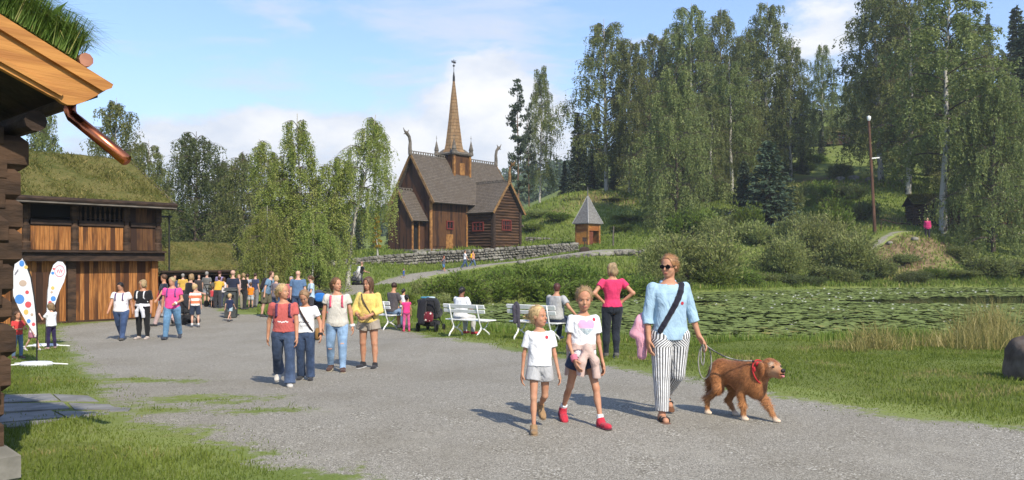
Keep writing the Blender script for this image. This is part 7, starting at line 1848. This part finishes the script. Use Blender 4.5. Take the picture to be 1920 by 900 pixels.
# ------------------------------------------------------------------ people: the four in front
WHT, JEAN, LJEAN, NAVY, BLK = (.80, .80, .82), (.040, .062, .115), (.19, .29, .43), (.018, .022, .045), (.016, .016, .018)
def heart(pink_lim):
    def fn(u, w):
        x, y = u*1.15, w*1.15+.05
        v = (x*x+y*y-.62)**3-x*x*y**3*1.2
        if v > 0: return -1
        return 0 if w > -.02 else 1
    return fn
def dot(u, w): return 0 if u*u+w*w < 1 else -1
m_pinkp, m_silver, m_badge = M('print_pink_heart', (.85, .36, .52), (.80, .30, .46), 8), M('silver_sequin', (.62, .68, .70), (.35, .42, .46), 40, rough=.3, metal=.4), M('badge_red', (.45, .04, .06), (.4, .03, .05), 8)
g1 = person(1012, 570, 808, 8, dict(R=(12, 3, 4, 2), L=(-10, 1, 52, -38), RA=(-6, 11, 6, 6), LA=(4, 10, 12, 10)), 'small blond girl in white tee and grey shorts looking up at her friend', ('bun', BLOND), ('tee', WHT, dict(sleeve=.62, loose=.010, hem=.02)), ('shorts', (.42, .42, .43), dict(cut=.42, loose=.012)), (.30, .19, .10), SKT, head=(48, 6), kid=1, build=.95, sole=(.28, .2, .13),
  extra=[('decal', 'badge', m_badge, dot, .055, .30, .032, .032, 10), ])
g2 = person(1092, 533, 797, 14, dict(L=(16, 9, 2, 4), R=(-16, 7, 20, -24), RA=(4, 9, 34, -8), LA=(-2, 10, 8, 8), tilt=2), 'taller girl in white tee with pink heart, hoodie tied round her waist', ('pony', DBLOND), ('tee', WHT, dict(sleeve=.6, loose=.010, hem=.0)), ('shorts', (.025, .035, .07), dict(cut=.36, loose=.012), 'denim'), (.50, .035, .06), SKT, head=(-14, -6, .06), kid=1, build=.93, socks=((.78, .78, .78), .05), sole=(.12, .03, .05),
  extra=[('waist', (.58, .42, .37)), ('band', (.55, .16, .22), 'R', .035), ('decal', 'heart_print', [m_pinkp, m_silver], heart(0), .0, .285, .20, .19, 26), ('decal', 'badge', m_badge, dot, .085, .37, .034, .034, 10)])
P3 = person(1256, 473, 785, 12, dict(R=(8, 3, 3, 0), L=(-6, 0, 44, -34), RA=(-4, 10, 12, 2), LA=(-2, 17, 10, 15), tilt=-1), 'woman in light blue shirt, striped trousers and sunglasses walking a dog', ('bun', (.30, .15, .065)), ('shirt', (.36, .52, .66), dict(sleeve=1.38, loose=.007, hem=-.02, fl=.006, collar=True, neck=.05, cuff=.006)),
  ('trousers', (.07, .07, .075), dict(loose=.014, cut=.93, c2=(.72, .72, .72), rise=1.1), 'vstripe'), dict(c=(.14, .065, .035), sandal=True), SKT, head=(-52, -3), shades=True, sole=(.12, .06, .04), handL=(.25, -.1, 0),
  extra=[('cross', (.022, .022, .035), 1, .017), ('decal', 'badge', m_badge, dot, .085, .345, .034, .034, 10)])
P4 = person(1148, 492, 671, 186, 'hips', 'woman in bright pink tee and black leggings seen from behind with hands on hips', ('bob', (.36, .25, .14)), ('tee', (.66, .045, .14), dict(sleeve=.45, hem=.03, fitted=True)), ('leggings', (.020, .024, .034)), (.10, .095, .085), SKT, head=(10, -4))
def wpt(P_, v):
    r = P_['root']; s_ = r.scale.x; a = r.rotation_euler.z; return np.array([r.location.x+s_*(v[0]*math.cos(a)-v[1]*math.sin(a)), r.location.y+s_*(v[0]*math.sin(a)+v[1]*math.cos(a)), r.location.z+s_*v[2]])
# lead from her hand to the collar, with a hanging loop
l = P3['limbs']['L']; hnd = wpt(P3, l['wr']+l['hdir']*.058*P3['H'])
t_ = np.linspace(0, 1, 14)[:, None]; path = hnd*(1-t_)+collar_w*t_; path[:, 2] -= .06*np.sin(np.pi*t_[:, 0])*.9
m = MB(); m.tube(list(path), .0075, 6)
lp = [hnd+np.array([.0+.062*math.sin(a)*(1.15 if a < math.pi else 1), -.02, -.175*(1-math.cos(a))]) for a in np.linspace(.1, 6.18, 26)]; m.tube(lp, .007, 6)
lp = [hnd+np.array([-.02+.018*math.sin(a), -.03, -.105*(1-math.cos(a))]) for a in np.linspace(0, 6.28, 20)]; m.tube(lp, .007, 6)
tag(m.build('dog_lead', M('lead_webbing', (.30, .29, .25), (.05, .05, .05), 14), None, True), 'grey dog lead with a hanging loop between the woman\'s hand and the dog', 'lead')
# pink jacket hanging from her arm side
l = P3['limbs']['R']; q = wpt(P3, l['wr']*.8+l['el']*.2)+np.array([-.055, .09, .0])
Fj = field_of([Ell(q+[-.01, 0, .08], (.06, .06, .12)), Cone(q+[.04, .02, .17], q+[.0, 0, -.08], .05, .055), Cone(q+[-.07, .0, .0], q+[-.02, 0, .10], .055, .06), Cone(q+[.01, -.02, -.05], q+[.0, -.01, -.22], .055, .05), Cone(q+[.08, .0, .24], q+[.03, .0, .05], .025, .05)], .009, .03).wrinkle(.005, 45, 7)
tag(link('pink_jacket', npmesh('pink_jacket', *Fj.mesh(), True), cloth((.72, .36, .44))), 'pale pink jacket hanging at the side of the woman in the blue shirt', 'jacket')
# ------------------------------------------------------------------ the four girls in the middle
def scribble(n_):
    def fn(u, w): return 0 if abs(w-.45*math.sin(u*n_)*math.cos(u*n_*.43+1)) < .34 else -1
    return fn
m_prw, m_prk = M('print_white', (.80, .78, .78), (.7, .68, .68), 8), M('print_black', (.03, .03, .04), (.02, .02, .03), 8)
G1 = person(532, 528, 724, 10, dict(L=(14, 2, 2, 4), R=(-20, 3, 26, -30), RA=(-18, 14, 0, 4), LA=(4, 6, 14, 2)), 'blond girl in coral red tee and flared jeans with a backpack', ('pony', BLOND), ('tee', (.50, .115, .105), dict(sleeve=.55, hem=.03)), ('jeans', JEAN, dict(flare=.022), 'denim'), (.55, .52, .48), SKT, head=(58, 4), kid=.4,
  extra=[('pack', (.05, .03, .04), (.10, .035, .09)), ('decal', 'print', m_prw, scribble(9), .0, .20, .15, .045, 40)])
G2 = person(572, 541, 713, 6, dict(L=(4, 2, 4, 0), R=(-4, 0, 10, -6), RA=(28, 22, 138, -14), LA=(2, 22, 26, 4)), 'girl in white printed tee rubbing her eye with a raised hand', ('bun', (.28, .17, .09)), ('tee', WHT, dict(sleeve=.55, hem=.02)), ('jeans', (.03, .05, .10), dict(flare=.016), 'denim'), (.04, .04, .045), SKT, head=(-8, -28), kid=.5,
  extra=[('cross', (.05, .03, .025), -1, .010), ('bag', (.25, .14, .05), 1), ('band', (.02, .02, .022), 'L', .02), ('decal', 'print', m_prk, scribble(12), .0, .20, .15, .03, 40), ('decal', 'lower_print', m_prk, scribble(17), .0, .14, .12, .014, 40)])
G3 = person(632, 519, 697, 6, dict(L=(12, 2, 4, 4), R=(-8, 4, 14, -8), RA=(0, 12, 6, 2), LA=(-2, 13, 6, 8)), 'girl in beige tee and ripped light blue jeans laughing to the side', ('pony', (.16, .08, .035)), ('tee', (.60, .565, .50), dict(sleeve=.42, loose=.012, hem=-.02)), ('jeans', LJEAN, dict(loose=.002), 'denim'), (.09, .05, .04), SKT, head=(50, 4), kid=.2, sole=(.4, .35, .25),
  extra=[('straps', (.62, .10, .16)), ('band', (.75, .75, .75), 'L', .02)])
for s_, w_ in ((('L'), .62), ('L', .86), ('R', 1.12)):   # rips in the jeans
    l = G3['limbs'][s_]; a_ = l['hip']+(l['knee']-l['hip'])*min(w_, 1) if w_ <= 1 else l['knee']+(l['ank']-l['knee'])*(w_-1)
    r_ = .050*G3['H']; m = MB(); m.lathe(a_+np.array([.0, -r_*.93, 0]), [(.001, -.012), (.030, -.010), (.034, 0), (.001, .004)], 10, np.array([(1, 0, 0), (0, 0, .45), (0, -1, 0)])); m.build('rip', skinmat(SKP), G3['pants'])
G4 = person(691, 518, 690, -12, dict(L=(4, 5, 4, 0), R=(-3, 4, 4, 0), RA=(16, 14, 66, -34), LA=(14, 14, 60, -40)), 'girl with long brown hair in yellow sweater and taupe shorts', ('long', (.115, .06, .035)), ('sweater', (.72, .54, .16), dict(sleeve=1.55, loose=.016, hem=.0, cuff=.006)), ('shorts', (.34, .29, .24), dict(cut=.36, loose=.010)), (.03, .03, .035), SKT, head=(-14, -6), kid=.2, sole=(.5, .5, .5),
  extra=[('cross', (.10, .07, .05), -1, .008)])
# ------------------------------------------------------------------ people at the benches
by = math.pi-math.atan2(.6, .8); BY = math.degrees(by)
def on_bench(c, u, f=.06): p_ = c+AX_*u+FA_*f; return (p_[0], p_[1], gz(p_[0], p_[1]))
person(740, 540, 620, BY, 'sit', 'man in dark grey tee and denim shorts sitting on the bench behind the yellow sweater', ('crop', DBROWN), ('tee', (.085, .075, .08), dict(sleeve=.6)), ('shorts', (.10, .15, .23), dict(cut=.9), 'denim'), (.06, .06, .07), SKT, seat=on_bench(c1_, .50), H=1.80, fem=False, head=(25, -12))
person(762, 552, 622, 200, 'stand', 'little girl in hot pink tee and pink leggings with a dark ponytail by the benches', ('pony', BLACK), ('tee', (.72, .05, .22), dict(sleeve=.3)), ('leggings', (.60, .10, .26)), (.45, .05, .08), SKT, kid=1)
person(757, 541, 612, 150, 'front', 'dark haired woman in white top behind the little girl in hot pink', ('pony', BLACK), ('tee', WHT, dict(sleeve=.4)), ('jeans', (.10, .15, .24), {}, 'denim'), (.05, .05, .05), SKT)
person(855, 545, 628, BY, 'sit', 'woman in white tee with black ponytail sitting on the middle bench', ('pony', BLACK), ('tee', WHT, dict(sleeve=.6, loose=.014)), ('leggings', (.52, .51, .50)), (.45, .05, .05), (.22, .11, .07), seat=on_bench(c2_, -.38), H=1.66, build=1.12, head=(0, -10))
person(1042, 532, 640, BY, dict(POSES['sit'], LA=(18, 10, 50, -4), RA=(-12, 42, 30, 30)), 'person in light grey tee with dark auburn hair sitting on the right bench', ('short', AUB), ('tee', (.40, .395, .395), dict(sleeve=.62, loose=.014)), ('trousers', (.035, .045, .075)), (.3, .3, .3), SKT, seat=on_bench(c3_, .50), H=1.74, build=1.12, head=(35, -6))
# ------------------------------------------------------------------ left group in front of the storehouse
person(227, 529, 638, 4, 'walkL', 'dark haired woman in white tee and blue jeans with purple backpack straps', ('short', BLACK), ('tee', (.78, .74, .75), dict(sleeve=.5, loose=.008)), ('jeans', (.035, .06, .13), {}, 'denim'), (.08, .075, .07), SKT, head=(-12, -18), build=1.12, extra=[('pack', (.08, .04, .14), (.10, .05, .16))])
person(268, 524, 636, -4, 'stand', 'woman with blond curls in black top and black leggings, jacket round her waist', ('curly', (.34, .24, .12)), ('tee', BLK, dict(sleeve=.75)), ('leggings', BLK), (.45, .38, .34), SKT, head=(-42, -4), build=1.10, extra=[('waist', (.62, .62, .66)), ('straps', (.7, .7, .7))])
person(323, 519, 636, 10, dict(POSES['walkR'], LA=(6, 14, 66, -34), RA=(-4, 11, 4, 5)), 'short haired woman in pink polo shirt and faded jeans with purple straps', ('crop', (.38, .29, .15)), ('tee', (.75, .08, .28), dict(sleeve=.5, collar=True)), ('jeans', (.10, .20, .32), {}, 'denim'), (.04, .045, .06), SKT, head=(-35, -6), build=1.06, extra=[('pack', (.05, .12, .35), (.12, .06, .22)), ('band', (.8, .8, .8), 'L', .02)])
person(307, 514, 612, -60, 'walkR', 'man in dark navy tee walking left behind the woman in the pink polo', ('crop', BROWN), ('tee', (.022, .026, .045), dict(sleeve=.6)), ('trousers', (.50, .36, .34)), (.04, .04, .04), SKT, fem=False, head=(-15, 0))
person(366, 532, 614, 205, 'stand', 'boy in orange and white striped tee and navy shorts', ('short', BLOND), ('tee', (.80, .20, .10), dict(sleeve=.6, pat='wide', c2=(.78, .72, .68))), ('shorts', (.03, .04, .07), dict(cut=.9)), (.10, .10, .11), SKP, kid=.8, fem=False, head=(-45, 0), socks=((.6, .6, .6), .06))
person(353, 513, 607, 150, 'push', 'woman in sleeveless black dress leaning over a pram behind the striped boy', ('bob', DBLOND), ('dress', BLK, dict(sleeve=0, len=.16)), None, (.12, .10, .09), SKP, head=(20, -15))
person(431, 550, 603, 165, 'walkL', 'blond toddler in navy tee and pale blue shorts walking away by the litter bin', ('short', BLOND), ('tee', (.022, .032, .075), dict(sleeve=.7, hem=-.06)), ('shorts', (.35, .45, .5), dict(cut=.6)), (.06, .06, .07), SKP, kid=1.5, fem=False)
person(33, 583, 672, 60, dict(POSES['stand'], LA=(25, 10, 95, -20), RA=(25, 10, 95, -20)), 'child in red tee and blue jeans half hidden behind the nearest banner', ('short', BROWN), ('tee', (.52, .05, .05), dict(sleeve=.6)), ('jeans', (.10, .16, .26), {}, 'denim'), (.12, .06, .05), SKT, kid=1, fem=False)
person(62, 588, 658, 75, 'walkL', 'child in flowered dress bending behind the nearest banner', ('pony', BROWN), ('dress', (.35, .14, .20), dict(sleeve=.3, pat='flower', c2=(.7, .6, .6), len=.14)), None, (.45, .40, .42), SKP, kid=1)
person(96, 567, 655, -110, dict(POSES['stand'], LA=(40, 10, 130, -10), RA=(40, 10, 130, -10)), 'girl in white tee and navy leggings holding her hands to her face', ('bob', (.22, .14, .07)), ('tee', WHT, dict(sleeve=.6, loose=.012)), ('leggings', (.03, .022, .07)), (.5, .3, .32), SKP, kid=1, head=(0, -6))
# ------------------------------------------------------------------ the crowd before the low shed
GC = 'crowd in front of the low sod roofed shed'
CW = [
 (297, 532, 596, 70, 'bend', 'person in red top stooping left of the man in navy', 'short', BROWN, (.50, .06, .08), 'trousers', (.35, .33, .33), 0),
 (343, 513, 575, 200, 'stand', 'person in yellow top seen between the pink polo and the black dress', 'short', GREY, (.60, .38, .08), 'trousers', (.05, .05, .06), 0),
 (388, 509, 573, 170, 'stand', 'man in grey sweatshirt and shorts standing before the shed', 'short', GREY, (.16, .16, .155), 'shorts', (.30, .32, .36), 0),
 (399, 536, 577, 170, 'stand', 'small child in red top beside the dark pram in the crowd', 'short', BROWN, (.62, .07, .09), 'shorts', (.3, .3, .3), 1),
 (408, 518, 578, 185, 'bend', 'person with yellow shirt bending over the pram in the crowd', 'short', DBROWN, (.64, .38, .05), 'trousers', (.05, .05, .06), 0),
 (412, 508, 572, 160, 'stand', 'man in lilac shirt in the crowd behind the yellow shirt', 'crop', AUB, (.30, .24, .42), 'trousers', (.06, .06, .08), 0),
 (420, 520, 577, 190, 'front', 'woman in white blouse with dark hair next to the litter bin', 'bob', BROWN, (.66, .62, .66), 'trousers', (.06, .07, .12), 0),
 (437, 507, 592, 175, 'stand', 'tall man in dark navy shirt behind the litter bin', 'crop', SKP, (.024, .030, .055), 'trousers', (.035, .035, .045), 0),
 (448, 514, 580, 20, 'front', 'woman in pale flowered blouse between the bin and the woman in black', 'bob', DBLOND, (.50, .36, .36), 'trousers', (.3, .27, .22), 0),
 (457, 512, 580, 150, 'front', 'woman in black with blond hair in the middle of the crowd', 'bob', DBLOND, BLK, 'trousers', (.03, .03, .035), 0),
 (464, 513, 576, 200, 'stand', 'man in pale grey blue shirt at the right of the crowd', 'crop', DBROWN, (.34, .38, .48), 'trousers', (.30, .27, .2), 0),
 (470, 529, 578, 185, 'stand', 'child in bright orange shirt at the right of the crowd', 'short', BROWN, (.80, .24, .02), 'shorts', (.45, .45, .48), 1),
 (479, 512, 576, 150, 'stand', 'man in navy jacket at the right end of the crowd', 'crop', DBROWN, (.045, .055, .12), 'trousers', (.20, .19, .2), 0),
 (373, 515, 570, 30, 'stand', 'person in dark top far back under the shed eave', 'short', BROWN, (.05, .04, .04), 'trousers', (.03, .03, .03), 0),
 (328, 516, 572, 20, 'stand', 'person in dark blue deep in the shed shade left of the crowd', 'short', BROWN, (.05, .07, .14), 'trousers', (.03, .03, .03), 0),
]
for px, top, ft, yw, po, lb, hs, hc, sc, bk, bc, kd in CW:
    person(px, top, ft, yw, po, lb, (hs, hc), ('tee', sc, dict(sleeve=.6)), (bk, bc, dict(cut=.8) if bk == 'shorts' else {}), (.05, .05, .055), SKP, kid=kd, fem=hs == 'bob', group=GC, hf=.9 if po == 'bend' else 1.0)
person(499, 508, 594, 75, dict(POSES['bend'], lean=22, LA=(20, 8, 30, 4), RA=(-16, 10, -4, 6)), 'man in light blue tee with backpack stooping beside a blond woman', ('crop', BROWN), ('tee', (.17, .28, .40), dict(sleeve=.6)), ('shorts', (.12, .11, .07), dict(cut=.9)), (.05, .05, .05), SKP, fem=False, hf=.94, extra=[('pack', (.03, .025, .03))])
person(518, 516, 598, 150, 'stand', 'blond woman in dark striped tee beside the stooping man', ('bob', BLOND), ('tee', (.10, .09, .11), dict(sleeve=.8, pat='hstripe', c2=(.26, .22, .25))), ('jeans', JEAN, {}, 'denim'), (.05, .05, .05), SKP, head=(60, -10))
person(559, 508, 604, 178, 'stand', 'bald man in faded blue tee seen from behind', None, ('tee', (.10, .17, .29), dict(sleeve=.62, loose=.010)), ('jeans', JEAN, {}, 'denim'), (.05, .05, .05), SKP, fem=False, build=1.1)
person(546, 518, 600, 10, 'stand', 'grey haired woman with red glasses beside the bald man', ('short', GREY), ('tee', (.45, .12, .14), dict(sleeve=.6)), ('trousers', (.06, .06, .08)), (.05, .05, .05), SKP)
person(583, 516, 602, -70, 'front', 'woman in pale blue shirt facing left behind the girl with raised hand', ('pony', BROWN), ('tee', (.42, .55, .68), dict(sleeve=.6)), ('trousers', (.05, .05, .06)), (.05, .05, .05), SKP, head=(0, -14))
person(598, 499, 547, 90, 'stand', 'person dressed in black standing on the grass before the stone wall', ('short', DBROWN), ('tee', BLK, dict(sleeve=1.6)), ('trousers', BLK), (.6, .6, .6), SKP, extra=[('pack', (.05, .05, .05))])
# ------------------------------------------------------------------ people on the church path and the hill
person(676, 492, 541, 120, 'push', 'man in black with a white cloth on his shoulder pushing a pram uphill', ('crop', SKP), ('tee', BLK, dict(sleeve=.6)), ('trousers', (.08, .08, .09)), (.5, .5, .5), SKP, d=54.8, fem=False, extra=[('pack', (.7, .72, .75))])
person(757, 503, 525, 110, 'walkL', 'child in blue tee walking up the church path', ('short', BROWN), ('tee', (.06, .13, .42), dict(sleeve=.7)), ('shorts', (.10, .12, .2), dict(cut=.8)), (.5, .45, .3), SKP, d=65, kid=1, fem=False)
person(832, 479, 512, 60, dict(POSES['walkR'], LA=(-70, 60, -60, 70), RA=(70, 60, 60, 60)), 'boy in grey tee and blue shorts balancing with outstretched arms on the church path', ('short', AUB), ('tee', (.10, .10, .13), dict(sleeve=.6)), ('shorts', (.07, .16, .32), dict(cut=.8)), (.4, .4, .4), (.50, .20, .12), d=69, kid=.6, fem=False)
person(872, 467, 502, 100, 'walkL', 'man in white tee and dark jeans walking up the church path', ('crop', BROWN), ('tee', WHT, dict(sleeve=.6)), ('jeans', (.04, .07, .13), {}, 'denim'), (.1, .1, .1), SKP, d=71.5, fem=False)
person(887, 470, 503, 110, 'walkR', 'woman with a yellow backpack beside the man in white on the church path', ('short', BROWN), ('tee', (.60, .30, .20), dict(sleeve=.4)), ('jeans', (.07, .11, .18), {}, 'denim'), (.3, .25, .2), SKP, d=72, lean=10, extra=[('pack', (.75, .42, .02))])
person(1739, 408, 446, -20, 'stand', 'person in magenta jacket standing before the small hut', ('short', DBROWN), ('jacket', (.48, .03, .14), dict(sleeve=1.9, loose=.02, hem=-.08, fl=.03)), ('trousers', (.03, .03, .035)), (.05, .05, .05), SKP, d=77)

# ------------------------------------------------------------------ air
m = bpy.data.materials.new('haze_air'); m.use_nodes = True; t = NT(m.node_tree)
t.n('ShaderNodeOutputMaterial', {'Volume': t.n('ShaderNodeVolumePrincipled', {'Color': (.86, .92, 1.0), 'Density': .00042, 'Anisotropy': .2}).outputs[0]})
zl = float(GZ.min())-1.2
o = MB().box((0, 1100, (zl+130)/2), (3100, 2900, 130-zl)).build('haze', m); tag(o, kind='stuff')
